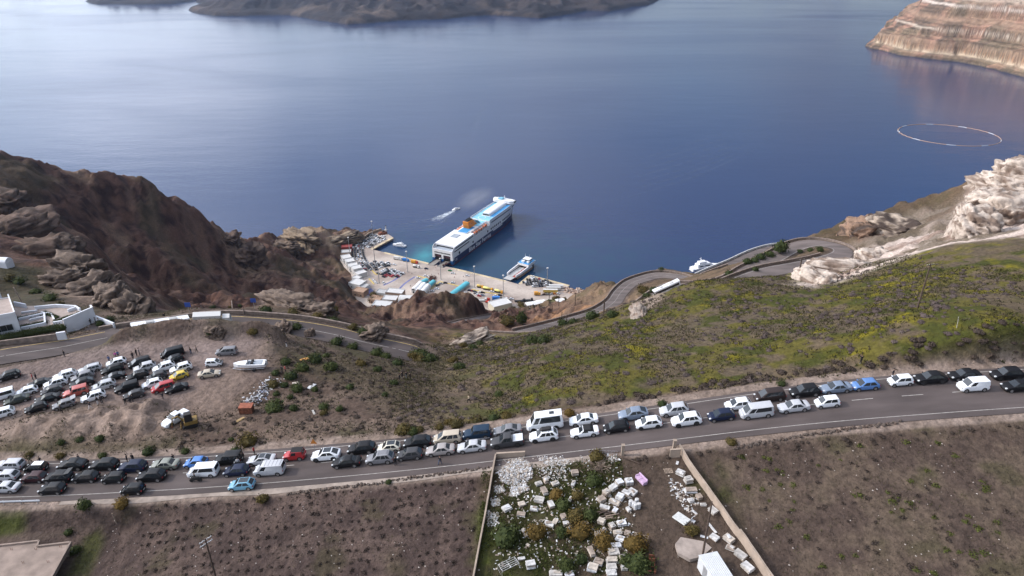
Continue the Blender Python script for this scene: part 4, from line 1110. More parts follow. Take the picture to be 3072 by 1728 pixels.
def road_car(px, wy, kind, colour, label, **kw):
 x = 0.0
 for _ in range(12):
  z = float(zr(x)); q = at_z(px, wy, z); x = q.x
 p = CAR[kind]
 y = q.y + p['W'] / 2
 z = float(zr(x)) + .02
 sl = (float(zr(x + 2)) - float(zr(x - 2))) / 4
 ya = np.interp(x + 3, xs, yc) - np.interp(x - 3, xs, yc)
 return car(kind, colour, (x, y, z), (-1, -ya / 6 + random.uniform(-.012, .012), -sl), (-sl, 0, 1), label, 'cars queueing on the main road', **kw)
ROAD_CARS = [
 (22, 1414, 'estate', 'silver', 'silver estate car cut by the left edge, farthest lane from the camera', {}),
 (11, 1447, 'hatchback', 'silver', 'silver hatchback cut by the left edge, in the middle lane', {}),
 (7, 1483, 'saloon', 'silver', 'silver saloon cut by the left edge, in the lane nearest the camera', {}),
 (103, 1421, 'small hatchback', 'black', 'small black hatchback with a contrasting white roof', dict(roof='white')),
 (96, 1452, 'hatchback', 'maroon', 'dark maroon hatchback below the small car with the white roof', {}),
 (168, 1453, 'SUV', 'black', 'black SUV with its tailgate raised', dict(extras=('hatch',))),
 (150, 1487, 'hatchback', 'black', 'leftmost black hatchback in the lane nearest the camera', {}),
 (211, 1415, 'coupe SUV', 'black', 'black SUV in the far lane right of the small car with the white roof', {}),
 (252, 1451, 'hatchback', 'black', 'black hatchback just right of the SUV with the raised tailgate', {}),
 (307, 1415, 'SUV', 'black', 'black SUV in the far lane just left of the navy one', {}),
 (337, 1453, 'small hatchback', 'black', 'small black hatchback in the middle lane below the navy SUV', {}),
 (392, 1421, 'SUV', 'navy', 'navy blue SUV in the far lane beside two standing people', {}),
 (394, 1488, 'small hatchback', 'black', 'second black hatchback from the left in the lane nearest the camera', {}),
 (490, 1413, 'saloon', 'grey green', 'grey green saloon with a door open towards the verge', dict(extras=('door',))),
 (449, 1449, 'SUV', 'black', 'black SUV in the middle lane below the grey green saloon', {}),
 (584, 1407, 'three-door hatchback', 'bright blue', 'bright blue three-door hatchback above the white passenger van', {}),
 (606, 1436, 'van', 'white', 'white passenger van with a motorcycle standing beside it', {}),
 (682, 1398, 'boxy SUV', 'black', 'black boxy SUV in the far lane behind the bright blue hatchback', {}),
 (706, 1432, 'hatchback', 'navy', 'dark navy hatchback between the white passenger van and the silver panel van', {}),
 (781, 1399, 'coupe', 'silver', 'silver coupe with a glass roof above the silver panel van', dict(roof='glass')),
 (806, 1431, 'panel van', 'silver', 'silver panel van with ribbed roof', dict(extras=('ribs',))),
 (722, 1475, 'hatchback', 'light blue', 'light blue hatchback alone in the lane nearest the camera', dict(roof='glass')),
 (881, 1385, 'jeep', 'red', 'red jeep with a black soft top', {}),
 (976, 1386, 'coupe SUV', 'white', 'white SUV with a black glass roof and dark wheels', dict(roof='glass', dark_rims=True)),
 (1083, 1366, 'SUV', 'black', 'black SUV between the white SUV and the cream hatchback', {}),
 (1038, 1406, 'saloon', 'black', 'black saloon with chrome window trim in the near lane', {}),
 (1166, 1361, 'three-door hatchback', 'cream', 'cream small car with a black glass roof', dict(roof='glass')),
 (1139, 1396, 'SUV', 'grey', 'grey SUV with roof rails below the cream small car', dict(extras=('rack',))),
 (1229, 1383, 'hatchback', 'dark grey', 'dark grey hatchback between the grey SUV and the brownish saloon', {}),
 (1252, 1348, 'SUV', 'black', 'black SUV just left of the beige minivan', {}),
 (1343, 1335, 'minivan', 'beige', 'beige minivan in the far lane', {}),
 (1321, 1370, 'saloon', 'silver brown', 'brownish silver saloon with a person walking beside it', {}),
 (1432, 1322, 'boxy SUV', 'dark blue', 'dark blue SUV with pale lower trim', dict(extras=('trim',))),
 (1416, 1360, 'saloon', 'silver', 'silver saloon just left of the dark grey pickup', {}),
 (1524, 1310, 'coupe', 'grey', 'grey coupe half hidden behind the dark grey pickup', {}),
 (1523, 1346, 'pickup', 'dark grey', 'dark grey pickup with a white bed cover', dict(dark_rims=True, extras=('bed',))),
 (1637, 1293, 'minibus', 'white', 'tall white minibus with dark side windows', dict(dark_rims=True, extras=('vent',))),
 (1633, 1328, 'SUV', 'white', 'white SUV carrying a black roof box', dict(dark_rims=True, extras=('box',))),
 (1753, 1279, 'saloon', 'white', 'white saloon above the white convertible', {}),
 (1756, 1315, 'convertible', 'white', 'white convertible with a black fabric roof', {}),
 (1852, 1301, 'hatchback', 'black', 'black hatchback just right of the white convertible', {}),
 (1903, 1263, 'coupe SUV', 'blue grey', 'blue grey coupe SUV in the far lane', dict(dark_rims=True)),
 (1949, 1289, 'hatchback', 'white', 'white hatchback with black wheels below the blue grey SUV', dict(dark_rims=True)),
 (2026, 1251, 'SUV', 'silver', 'silver SUV in the far lane', {}),
 (2063, 1281, 'SUV', 'white', 'white SUV with black wheels in the near lane', dict(dark_rims=True)),
 (2168, 1266, 'hatchback', 'navy', 'navy hatchback between the white SUV and the silver van', {}),
 (2219, 1233, 'hatchback', 'white', 'white hatchback in the far lane partly behind the silver van', {}),
 (2274, 1258, 'van', 'silver', 'silver passenger van with dark rear windows', {}),
 (2314, 1208, 'minivan', 'dark brown', 'dark brown minivan in the far lane', {}),
 (2386, 1240, 'saloon', 'silver', 'silver saloon just right of the silver van', {}),
 (2420, 1194, 'SUV', 'black', 'black SUV right of the dark brown minivan', {}),
 (2513, 1183, 'saloon', 'blue grey', 'blue grey saloon left of the blue hatchback', {}),
 (2601, 1174, 'hatchback', 'mid blue', 'blue hatchback in the far lane near the right end', {}),
 (2486, 1226, 'small hatchback', 'white', 'small white hatchback in the near lane below the blue grey saloon', {}),
 (2706, 1161, 'small hatchback', 'white', 'small white hatchback with a person standing at its bonnet', {}),
 (2799, 1155, 'coupe SUV', 'black', 'black SUV right of the small white hatchback', dict(dark_rims=True)),
 (2901, 1144, 'saloon', 'black', 'black saloon partly behind the small white van', {}),
 (2926, 1178, 'small panel van', 'white', 'small white panel van at the right end of the queue', {}),
 (3028, 1143, 'SUV', 'black', 'black SUV in the far lane at the right edge', dict(dark_rims=True)),
 (3063, 1178, 'saloon', 'black', 'black saloon cut by the right edge in the near lane', {}),
]
for a in ROAD_CARS:
 road_car(*a[:5], **a[5])
def lot_car(zx, zy, kind, colour, label, ang=32.0, **kw):
 p = hit(zx / 4.025, 1000 + zy / 4.025)
 a = math.radians(180 + ang + random.uniform(-2.5, 2.5))
 return car(kind, colour, (p.x, p.y, ground(p.x, p.y) + .01), (math.cos(a), math.sin(a), 0), (0, 0, 1), label, 'cars waiting in the gravel car park', **kw)
LOT_CARS = [
 (110, 545, 'SUV', 'black', 'black SUV alone at the far left of the gravel car park', {}),
 (490, 630, 'saloon', 'black', 'black saloon beside two standing people, far left column of the car park', {}),
 (790, 540, 'SUV', 'white', 'white SUV at the top of the second column in the car park', {}),
 (680, 632, 'SUV', 'white', 'white SUV just below another white SUV in the car park', {}),
 (635, 718, 'hatchback', 'dark grey', 'dark grey hatchback with a person in white at its side', {}),
 (330, 728, 'hatchback', 'white', 'white hatchback below the black saloon at the left of the car park', {}),
 (215, 830, 'saloon', 'dark green', 'dark greenish saloon behind the white passenger van in the car park', {}),
 (20, 790, 'van', 'white', 'white passenger van cut by the left edge in the car park', {}),
 (30, 1000, 'SUV', 'white', 'white SUV cut by the left edge at the front of the car park', {}),
 (450, 930, 'hatchback', 'black', 'black hatchback at the front left of the car park', {}),
 (585, 815, 'saloon', 'black', 'black saloon between the dark grey hatchback and the front row', {}),
 (780, 885, 'hatchback', 'grey', 'grey hatchback with raised tailgate at the front of the car park', dict(extras=('hatch',))),
 (1090, 460, 'estate', 'silver', 'silver estate with roof rails at the top of the third column', dict(extras=('rack',))),
 (1008, 552, 'SUV', 'grey', 'grey SUV below the silver estate in the car park', {}),
 (1000, 632, 'coupe SUV', 'black', 'black coupe SUV above the faded red off-roader', {}),
 (925, 740, 'boxy SUV', 'faded red', 'faded red boxy off-roader in the car park', {}),
 (1262, 660, 'SUV', 'silver', 'pale silver SUV right of the faded red off-roader', {}),
 (1135, 795, 'SUV', 'white', 'white SUV at the front with people standing at its side', {}),
 (1410, 378, 'hatchback', 'white', 'white hatchback topmost in the middle column beside three people', {}),
 (1368, 468, 'SUV', 'black', 'black SUV just below the topmost white hatchback in the car park', {}),
 (1385, 550, 'coupe', 'black', 'black coupe with chrome trim in the middle column', {}),
 (1540, 688, 'boxy SUV', 'black', 'large black boxy SUV in the middle of the car park', {}),
 (1625, 770, 'hatchback', 'dark grey', 'dark grey hatchback at the front with people gathered round it', {}),
 (1695, 385, 'minivan', 'black', 'black minivan above the silver SUV in the car park', {}),
 (1755, 440, 'SUV', 'silver', 'silver SUV below the black minivan in the car park', {}),
 (1668, 545, 'SUV', 'black', 'black SUV with roof rails above the large boxy SUV', dict(extras=('rack',))),
 (1845, 635, 'hatchback', 'white', 'white hatchback left of the red minivan in the car park', {}),
 (1985, 438, 'SUV', 'white', 'white SUV left of the yellow hatchback in the car park', {}),
 (1905, 545, 'hatchback', 'dark grey', 'dark grey hatchback below a white SUV and left of the yellow hatchback', {}),
 (1980, 680, 'minivan', 'red', 'red minivan at the front of the car park', {}),
 (2088, 270, 'van', 'black', 'long black passenger van at the back of the car park', {}),
 (2105, 340, 'hatchback', 'black', 'black hatchback directly in front of the long black van', {}),
 (2190, 450, 'SUV', 'white', 'white SUV directly above the yellow hatchback', {}),
 (2165, 540, 'three-door hatchback', 'yellow', 'yellow hatchback in the car park', dict(extras=('door',))),
 (2140, 690, 'saloon', 'black', 'black saloon right of the red minivan', {}),
 (2741, 250, 'minivan', 'grey', 'grey minivan standing apart near the rim rocks', dict(ang=8)),
 (2590, 385, 'small hatchback', 'white', 'small white car with a black bonnet', dict(ang=188, extras=('bonnet',))),
 (2535, 515, 'saloon', 'beige', 'pale beige saloon facing right', dict(ang=192)),
 (2128, 1060, 'pickup', 'white', 'white pickup parked beside the yellow excavator', dict(ang=58)),
]
for a in LOT_CARS:
 kw = dict(a[5]); ang = kw.pop('ang', 32.0)
 lc_ = lot_car(a[0], a[1], a[2], a[3], a[4], ang, **kw); lc_.scale = (.93, .93, .93)
def leaf_mat(name, c1, c2, rough=.8):
 m = bpy.data.materials.new(name); m.use_nodes = True
 nt = m.node_tree; b = nt.nodes['Principled BSDF']; b.inputs['Roughness'].default_value = rough; b.inputs['Specular IOR Level'].default_value = .15
 at = nt.nodes.new('ShaderNodeAttribute'); at.attribute_name = 'Col'
 oi = nt.nodes.new('ShaderNodeObjectInfo')
 ad = nt.nodes.new('ShaderNodeMath'); ad.operation = 'MULTIPLY_ADD'; ad.inputs[1].default_value = .6
 sp = nt.nodes.new('ShaderNodeSeparateColor'); nt.links.new(at.outputs['Color'], sp.inputs[0])
 mu = nt.nodes.new('ShaderNodeMath'); mu.operation = 'MULTIPLY'; mu.inputs[1].default_value = .4; nt.links.new(oi.outputs['Random'], mu.inputs[0])
 nt.links.new(sp.outputs[0], ad.inputs[0]); nt.links.new(mu.outputs[0], ad.inputs[2])
 mx = nt.nodes.new('ShaderNodeMix'); mx.data_type = 'RGBA'; mx.inputs[6].default_value = tuple(c1) + (1,); mx.inputs[7].default_value = tuple(c2) + (1,)
 nt.links.new(ad.outputs[0], mx.inputs[0]); nt.links.new(mx.outputs[2], b.inputs['Base Color'])
 return m
M_CUSH = leaf_mat('dry_cushion_twigs', (0.0564, 0.0411, 0.0384), (0.1227, 0.0961, 0.0862))
M_GREEN = leaf_mat('bush_leaves', (0.0218, 0.0328, 0.0109), (0.0585, 0.0686, 0.0187))
M_OLIVE = leaf_mat('olive_bush_leaves', (0.039, 0.0351, 0.0125), (0.117, 0.0819, 0.0234))
M_RUST = leaf_mat('rusty_bush_leaves', (0.0546, 0.039, 0.0109), (0.1482, 0.0897, 0.0218))
M_SCRUB = leaf_mat('dry_scrub_twigs', (0.0374, 0.0281, 0.0237), (0.0842, 0.0624, 0.0486))
M_VINE = leaf_mat('dry_vine_twigs', (0.0281, 0.0212, 0.0187), (0.0624, 0.0468, 0.0387))
M_TUFT = leaf_mat('green_tuft_leaves', (0.0351, 0.0429, 0.0109), (0.0936, 0.1014, 0.0234))
M_BARK = mat('bark', (.08, .06, .045), .9, noise=.3, nscale=5)
def blob_mesh(name, n, rx, rz, leaf, material, seed, dome=True, core=True, lobes=5):
 """leaf-sized faces through an uneven crown, paler towards the top, over a dark solid core"""
 rg = np.random.RandomState(seed)
 cs = [(rg.uniform(-.45, .45), rg.uniform(-.45, .45), rg.uniform(0.1, .5), rg.uniform(.45, .75)) for _ in range(lobes)]
 V = []; F = []; C = []
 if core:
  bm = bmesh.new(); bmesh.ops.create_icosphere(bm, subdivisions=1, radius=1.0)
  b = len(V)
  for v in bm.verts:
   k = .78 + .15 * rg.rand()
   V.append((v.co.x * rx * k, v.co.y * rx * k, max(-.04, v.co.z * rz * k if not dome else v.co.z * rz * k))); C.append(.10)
  for f in bm.faces: F.append([b + v.index for v in f.verts])
  bm.free()
 for i in range(n):
  c = cs[i % lobes]
  while True:
   d = rg.normal(size=3); d /= np.linalg.norm(d)
   if d[2] > (-.15 if dome else -.7): break
  r = (rg.uniform(.75, 1.05) if rg.rand() < .82 else rg.uniform(1.0, 1.4)) * c[3]
  p = np.array([(c[0] + d[0] * r) * rx, (c[1] + d[1] * r) * rx, (c[2] * .8 + d[2] * r * .9) * rz])
  if p[2] < 0.01: p[2] = .02
  nrm = d + rg.normal(size=3) * .45; nrm /= np.linalg.norm(nrm)
  a = np.cross(nrm, rg.normal(size=3)); a /= np.linalg.norm(a) + 1e-9; bb = np.cross(nrm, a)
  s = leaf * rg.uniform(.6, 1.4)
  k = len(V)
  V += [tuple(p + a * s), tuple(p - a * s * .5 + bb * s * .8), tuple(p - a * s * .5 - bb * s * .8)]
  F.append([k, k + 1, k + 2])
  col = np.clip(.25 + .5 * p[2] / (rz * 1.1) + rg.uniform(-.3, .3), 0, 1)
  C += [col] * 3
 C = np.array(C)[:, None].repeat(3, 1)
 return np_mesh(name, V, F, False, [material], None, C)
def variants(name, k, **kw):
 return [blob_mesh(name, seed=100 + i * 7 + len(name), **kw) for i in range(k)]
CUSH = variants('cushion_shrub', 6, n=150, rx=1.0, rz=.80, leaf=.15, material=M_CUSH)
SCRUB = variants('scrub_bush', 6, n=110, rx=1.0, rz=.62, leaf=.17, material=M_SCRUB)
BUSH = variants('green_bush', 5, n=420, rx=1.0, rz=.95, leaf=.10, material=M_GREEN, lobes=8)
OLIVE = variants('olive_bush', 4, n=420, rx=1.0, rz=.95, leaf=.10, material=M_OLIVE, lobes=8)
RUST = variants('rusty_bush', 4, n=480, rx=1.0, rz=1.0, leaf=.09, material=M_RUST, lobes=8)
VINE = variants('dry_vine', 5, n=46, rx=1.0, rz=.55, leaf=.20, material=M_VINE, core=False)
TUFT = variants('green_tuft', 4, n=70, rx=1.0, rz=.45, leaf=.18, material=M_TUFT, core=False)
def plant(name, meshes, x, y, r, label, cat, group, hk=1.0, z=None):
 o = link(name, random.choice(meshes), None, (x, y, (ground(x, y) if z is None else z) - .03))
 o.rotation_euler = (0, 0, random.uniform(0, 6.28)); o.scale = (r * random.uniform(.85, 1.15), r * random.uniform(.85, 1.15), r * hk * random.uniform(.85, 1.15))
 return tag(o, placed(label, x, y, o.location.z, r), cat, group)
LANDMARKS = [(n_.strip(), float(x_), float(y_)) for n_, x_, y_ in (q.split(';') for q in """the hotel;100;960|the coach on the old road;478;985|the white truck;648;985|the trailer boat;752;1100|the rusty container;741;1228|the rubbish heap;785;1170|the excavator;572;1270|the grey minivan;681;1060|the four people;1215;1138|the red jeep;881;1370|the silver panel van;806;1410|the light blue hatchback;722;1460|the white passenger van;606;1415|the blue hatchback;584;1395|the grey green saloon;490;1400|the navy SUV;392;1405|the maroon hatchback;96;1440|the cream small car;1166;1345|the beige minivan;1343;1320|the grey pickup;1523;1330|the white minibus;1637;1260|the white convertible;1756;1300|the blue grey SUV;1903;1250|the silver SUV;2026;1235|the navy hatchback;2168;1255|the silver van;2274;1245|the brown minivan;2314;1190|the blue grey saloon;2513;1170|the small white van;2926;1160|the far right black SUV;3028;1130|the footpath walker;1407;1200|the hillside photographer;2581;1080|the tall utility pole;2752;900|the hairpin pole;2393;838|the white stake;2870;970|the serpentine coach;2000;862|the upper hairpin;2480;760|the white crag;2960;640|the ravine;1380;1100|the rim rock shelf;1420;1020|the old road bend;900;980|the bottom left pole;625;1640|the wooden post;345;1560|the field bush;790;1500|the left yard wall;1450;1550|the right yard wall;2120;1500|the concrete roof;100;1680|the lower yard wall;2280;1690|the right field centre;2600;1500|the far field corner;2950;1650|the green crest;2100;860|the mid hillside;2200;1020|the upper right slope;2950;850|the hillside centre;1800;1080""".split('|'))]
def placed(label, x, y, z, r):
 """adds size and the nearest landmark, so that look-alikes can be told apart"""
 d = y * CP - (z - CAM_Z) * SP; px = x / d * FPX + W_PX / 2; py = -(y * SP + (z - CAM_Z) * CP) / d * FPX + H_PX / 2
 n_, lx, ly = min(LANDMARKS, key=lambda q: (q[1] - px) ** 2 + (q[2] - py) ** 2)
 dx, dy = px - lx, py - ly; e = max(abs(dx), abs(dy))
 way = '%s %s' % ('upper' if dy < 0 else 'lower', 'left' if dx < 0 else 'right') if min(abs(dx), abs(dy)) > .4 * e else (('above' if dy < 0 else 'below') if abs(dy) > abs(dx) else ('left' if dx < 0 else 'right'))
 far = 'just ' if e < 60 else ('far ' if e > 150 else '')
 w = 'small ' if r < .5 else ('large ' if r > .85 else '')
 tail = (' ' if way in ('above', 'below') else ' of ') + n_
 if len((w + label + far + way + tail).split()) > 15: w = ''
 if len((label + ' ' + far + way + tail).split()) > 16: far = ''
 return w + label + ', ' + far + way + tail
def bush_thing(name, meshes, px, py, r, label, cat='bush', group=None, hk=1.0):
 """a larger bush: crown and stem under one root"""
 p = hit(px, py)
 o = empty(name, (p.x, p.y, ground(p.x, p.y) - .03), random.uniform(0, 6.28), placed(label, p.x, p.y, p.z, .7) if group else label, cat, group)
 c = link('crown', random.choice(meshes), o, (0, 0, .12 * r)); c.scale = (r, r * random.uniform(.85, 1.1), r * hk)
 m = MB(); m.tube([(0, 0, -.15), (.03, .02, .25 * r), (.05, -.03, .6 * r)], [.09, .07, .03], 6)
 for a in (0.6, 2.7, 4.6): m.tube([(.02, 0, .15 * r), (.4 * r * math.cos(a), .4 * r * math.sin(a), .5 * r)], [.05, .02], 5)
 m.build('trunk', M_BARK, o)
 return o
def scatter(n, x0, x1, y0, y1, keep, mind, rng):
 cell = {}; out = []; tries = 0
 while len(out) < n and tries < n * 60:
  tries += 1
  x, y = rng.uniform(x0, x1), rng.uniform(y0, y1)
  if not keep(x, y): continue
  c = (int(x / mind), int(y / mind)); ok = True
  for i in (-1, 0, 1):
   for j in (-1, 0, 1):
    for q in cell.get((c[0] + i, c[1] + j), ()):
     if (q[0] - x) ** 2 + (q[1] - y) ** 2 < mind * mind: ok = False
  if ok:
   cell.setdefault(c, []).append((x, y)); out.append((x, y))
 return out
def in_frame(x, y, z):
 d = y * CP - (z - CAM_Z) * SP
 u = -(y * SP + (z - CAM_Z) * CP) / d
 px = x / d * FPX + W_PX / 2; py = u * FPX + H_PX / 2
 return -40 < px < W_PX + 40 and -40 < py < H_PX + 60
ALL_ROADS = [(hw, P[::3]) for hw, P in ROAD_PATH.values()]
def off_road(x, y, m=1.2):
 if float(y_near(x)) - 2.4 - m < y < float(np.interp(x, xs, y_far(xs))) + 1.5 + m: return False
 for hw, P in ALL_ROADS:
  if ((P[:, 0] - x) ** 2 + (P[:, 1] - y) ** 2).min() < (hw + m) ** 2: return False
 return True
rng = random.Random(11)
def hill_ok(x, y):
 if not (y > 94 and off_road(x, y, 1.0)): return False
 z = ground(x, y)
 if not in_frame(x, y, z): return False
 v = float(fbm(np.array([x / 14]), np.array([y / 14]), 3, 301)[0])
 if rng.random() > .25 + 2.2 * max(0, v - .38): return False
 return x > -18 - .02 * y and y < 205 + .1 * max(x, 0) and z > 190
pts = scatter(300, -30, 105, 94, 200, hill_ok, 1.5, rng)
for x, y in pts:
 plant('cushion_shrub', CUSH, x, y, rng.uniform(.45, 1.05), 'mauve cushion shrub on the green hill', 'shrub', 'cushion shrubs scattered over the green hill', .8)
more = scatter(850, -30, 108, 94, 205, hill_ok, 1.0, rng)
V = []; F = []; C = []
_lo = blob_mesh('cushion_far', 60, 1.0, .8, .24, M_CUSH, 5); _lv = np.array([v.co[:] for v in _lo.vertices]); _lf = np.array([list(p_.vertices) for p_ in _lo.polygons]); _lc = np.array([d.color[0] for d in _lo.color_attributes['Col'].data])
for x, y in more:
 r = rng.uniform(.28, .7); a = rng.uniform(0, 6.28); ca, sa = math.cos(a) * r, math.sin(a) * r; b = len(V) and sum(len(v) for v in V)
 V.append(np.stack([x + _lv[:, 0] * ca - _lv[:, 1] * sa, y + _lv[:, 0] * sa + _lv[:, 1] * ca, ground(x, y) - .03 + _lv[:, 2] * r * .85], 1)); F.append(_lf + b); C.append(np.clip(_lc + rng.uniform(-.2, .25), 0, 1))
C = np.concatenate(C)[:, None].repeat(3, 1)
tag(link('small_cushion_shrubs', np_mesh('small_cushion_shrubs', np.concatenate(V), np.concatenate(F), False, [M_CUSH], None, C)), 'smaller cushion shrubs scattered between the big ones', None, kind='stuff')
belt = []
for i in range(150):
 x = rng.uniform(14, 92); y = float(np.interp(x, xs, y_far(xs))) + 2.8 + abs(rng.gauss(0, 1.7))
 if rng.random() < .85: belt.append((x, y))
for x, y in belt:
 plant('verge_shrub', SCRUB, x, y, rng.uniform(.5, 1.0), 'dry brown shrub beside the far verge', 'shrub', 'dry shrubs along the far verge', 1.1)
def left_ok(x, y):
 if not off_road(x, y, 1.0): return False
 z = ground(x, y)
 if not in_frame(x, y, z) or z < 190: return False
 if in_poly(np.array([x]), np.array([y]), LOT)[0]: return False
 p = zone_left
 return in_poly(np.array([x]), np.array([y]), p)[0]
zone_left = wpoly([(540, 1290), (620, 1250), (760, 1230), (840, 1100), (880, 1050), (960, 1040), (1100, 1075), (1230, 1090), (1320, 1170), (1400, 1240), (1300, 1310), (1100, 1345), (800, 1375), (640, 1378), (520, 1370)])
pts = scatter(300, -60, 5, 92, 150, left_ok, 1.15, rng)
for x, y in pts:
 plant('scrub_bush', SCRUB, x, y, rng.uniform(.30, .75), 'dry scrub bush below the car park', 'shrub', 'dry scrub between the car park and the main road', .9)
for i, (zx, zy, r, kd) in enumerate(((895, 925, 1.9, 'g'), (1130, 920, 1.1, 'g'), (1490, 905, 1.1, 'g'), (1500, 975, .9, 'o'), (1685, 925, .9, 'g'), (1095, 780, .8, 'g'), (1180, 690, 1.5, 'g'), (920, 745, .8, 'g'),
         (890, 640, 1.4, 'o'), (1025, 640, 1.0, 'g'), (1110, 535, 1.6, 'g'), (1390, 690, .9, 'g'), (1245, 440, 1.7, 'g'), (1595, 430, 1.8, 'g'), (1400, 340, 1.8, 'g'), (1520, 285, 1.0, 'g'),
         (1040, 365, 1.3, 'g'), (1810, 660, 1.0, 'g'), (2230, 755, .8, 'g'), (590, 1330, 1.9, 'o'), (430, 1425, .9, 'g'), (380, 1290, .6, 'g'), (910, 490, 1.0, 'g'), (2350, 610, 1.0, 'g'),
         (2380, 380, 1.5, 'g'), (2150, 450, 1.2, 'g'), (1950, 380, 1.2, 'o'), (2250, 300, 1.4, 'g'), (2450, 1190, 1.6, 'o'))):
 bush_thing('green_bush', BUSH if kd == 'g' else OLIVE, 600 + zx / 4.025, 1000 + zy / 4.025, r, 'dark green bush on the rough slope' if kd == 'g' else 'olive brown bush on the rough slope',
   'bush', 'green bushes on the rough slope' if kd == 'g' else 'olive bushes on the rough slope')
for px, py, r, kd in ((90, 1368, .9, 'o'), (181, 1372, .9, 'o'), (308, 1370, .8, 'g'), (445, 1360, 1.2, 'g'), (556, 1358, .9, 'g'), (300, 1320, 1.1, 'g'), (240, 1322, .8, 'g'), (185, 1330, .8, 'g')):
 bush_thing('verge_bush', BUSH if kd == 'g' else OLIVE, px, py, r, 'bush on the far verge', 'bush', 'bushes on the far verge at the left')
for px, py, r in ((1240, 1300, 1.1), (1258, 1292, .9), (1370, 1278, 1.3), (1432, 1268, 1.2), (1480, 1260, 1.2), (1520, 1255, 1.1), (1320, 1285, .9), (1350, 1270, 1.0)):
 bush_thing('hedge_bush', random.choice((BUSH, OLIVE)), px, py, r, 'bush left of the white minibus', 'bush', 'bushes left of the white minibus')
bush_thing('rusty_bush', RUST, 1707, 1243, 1.1, 'rust coloured bush on the verge right of the white minibus')
bush_thing('green_bush', BUSH, 1495, 1188, 1.1, 'dark green bush on the green slope above the footpath')
bush_thing('green_bush', BUSH, 1985, 1215, .9, 'dark green bush on the far verge above the silver SUV')
bush_thing('green_bush', BUSH, 2345, 1155, .8, 'dark green bush on the far verge above the dark brown minivan')
for px, py, r, lb in ((255, 1520, 1.3, 'green bush left of the wooden post below the road'), (366, 1518, 1.3, 'rusty green bush right of the wooden post below the road'), (790, 1500, 1.1, 'round green bush on the near verge below the silver panel van'),
     (1166, 1448, .6, 'small green bush on the near verge by the concrete gutter'), (2192, 1330, .9, 'olive green bush on the near verge above the right field'), (205, 1600, .8, 'dark green bush beside the dirt track at bottom left'),
     (225, 1655, 1.0, 'dark bush in the ditch beside the concrete roof')):
 bush_thing('roadside_bush', RUST if 'rusty' in lb else (OLIVE if 'olive' in lb or 'round' in lb else BUSH), px, py, r, lb)
for i in range(46):
 x = 14 + 70 * rng.random(); y = 79.2 - .5 * abs(rng.gauss(0, 1)) - (.6 if x > 40 else 0)
 plant('verge_tuft', SCRUB, x, y, rng.uniform(.3, .55), 'low dark shrub at the near road edge', 'shrub', 'low shrubs along the near road edge', .8)
vn = 0
for i in range(44):
 for j in range(10):
  x = -62 + i * 1.36 + (j % 2) * .65 + rng.uniform(-.32, .32); y = 78.6 - j * 1.75 + rng.uniform(-.3, .3)
  if x > -5.2 or vn >= 300 or rng.random() < .14: continue
  if x < -58 + (79 - y) * .55 or not in_frame(x, y, ground(x, y)): continue
  plant('dry_vine', VINE, x, y, rng.uniform(.26, .58), 'dry leafless vine in the brown field', 'vine', 'vines in rows in the brown field', 1.0); vn += 1
for i in range(150):
 x = rng.uniform(29, 62); y = rng.uniform(55, 78)
 if not in_frame(x, y, ground(x, y)) or x < 29.5 + (79 - y) * .30: continue
 if rng.random() < .45:
  plant('green_weed', TUFT, x, y, rng.uniform(.35, .75), 'green weed clump in the bare field', 'weed', 'green weeds in the right field', .9)
 else:
  plant('dry_weed', VINE, x, y, rng.uniform(.30, .6), 'dry weed clump in the bare field', 'weed', 'dry weeds in the right field', .8)
for px, py, h, r, ms, lb in ((1523, 975, 6, 4.2, OLIVE, 'bare brown tree beside the hairpin above the port'), (1566, 972, 8, 3.0, BUSH, 'dark evergreen tree beside the hairpin above the port'),
       (2338, 760, 8, 3.4, BUSH, 'dark pine tree standing between two serpentine roads'), (1930, 880, 5, 3.4, OLIVE, 'brown tree at the bend behind the white bus')):
 p = hit(px, py)
 o = empty('tree', (p.x, p.y, ground(p.x, p.y) - .1), 0, lb, 'tree')
 m = MB(); m.tube([(0, 0, -.3), (.1, 0, h * .3), (.15, .1, h * .6)], [.28, .2, .1], 7)
 for a in (0.3, 2.2, 4.1): m.tube([(.1, 0, h * .3), (r * .5 * math.cos(a), r * .5 * math.sin(a), h * .65)], [.1, .04], 5)
 m.build('trunk', M_BARK, o)
 c = link('crown', random.choice(ms), o, (0, 0, h * .22)); c.scale = (r, r, h * .7)
for px, py, r in ((2240, 790, 2.4), (2262, 785, 2.0), (2280, 775, 2.6), (2310, 768, 2.4), (2185, 825, 2.2), (1985, 812, 2.0), (2400, 757, 1.6), (2430, 754, 1.6), (2460, 752, 1.8), (2265, 812, 1.6), (1960, 875, 2.2), (1940, 890, 2.0),
    (1600, 1030, 2.4), (1630, 1028, 2.0), (1690, 975, 2.0), (1720, 970, 1.8), (1775, 955, 2.4), (1835, 950, 2.0)):
 bush_thing('hillside_bush', BUSH, px, py, r, 'dark bush beside the serpentine', 'bush', 'bushes beside the serpentine')
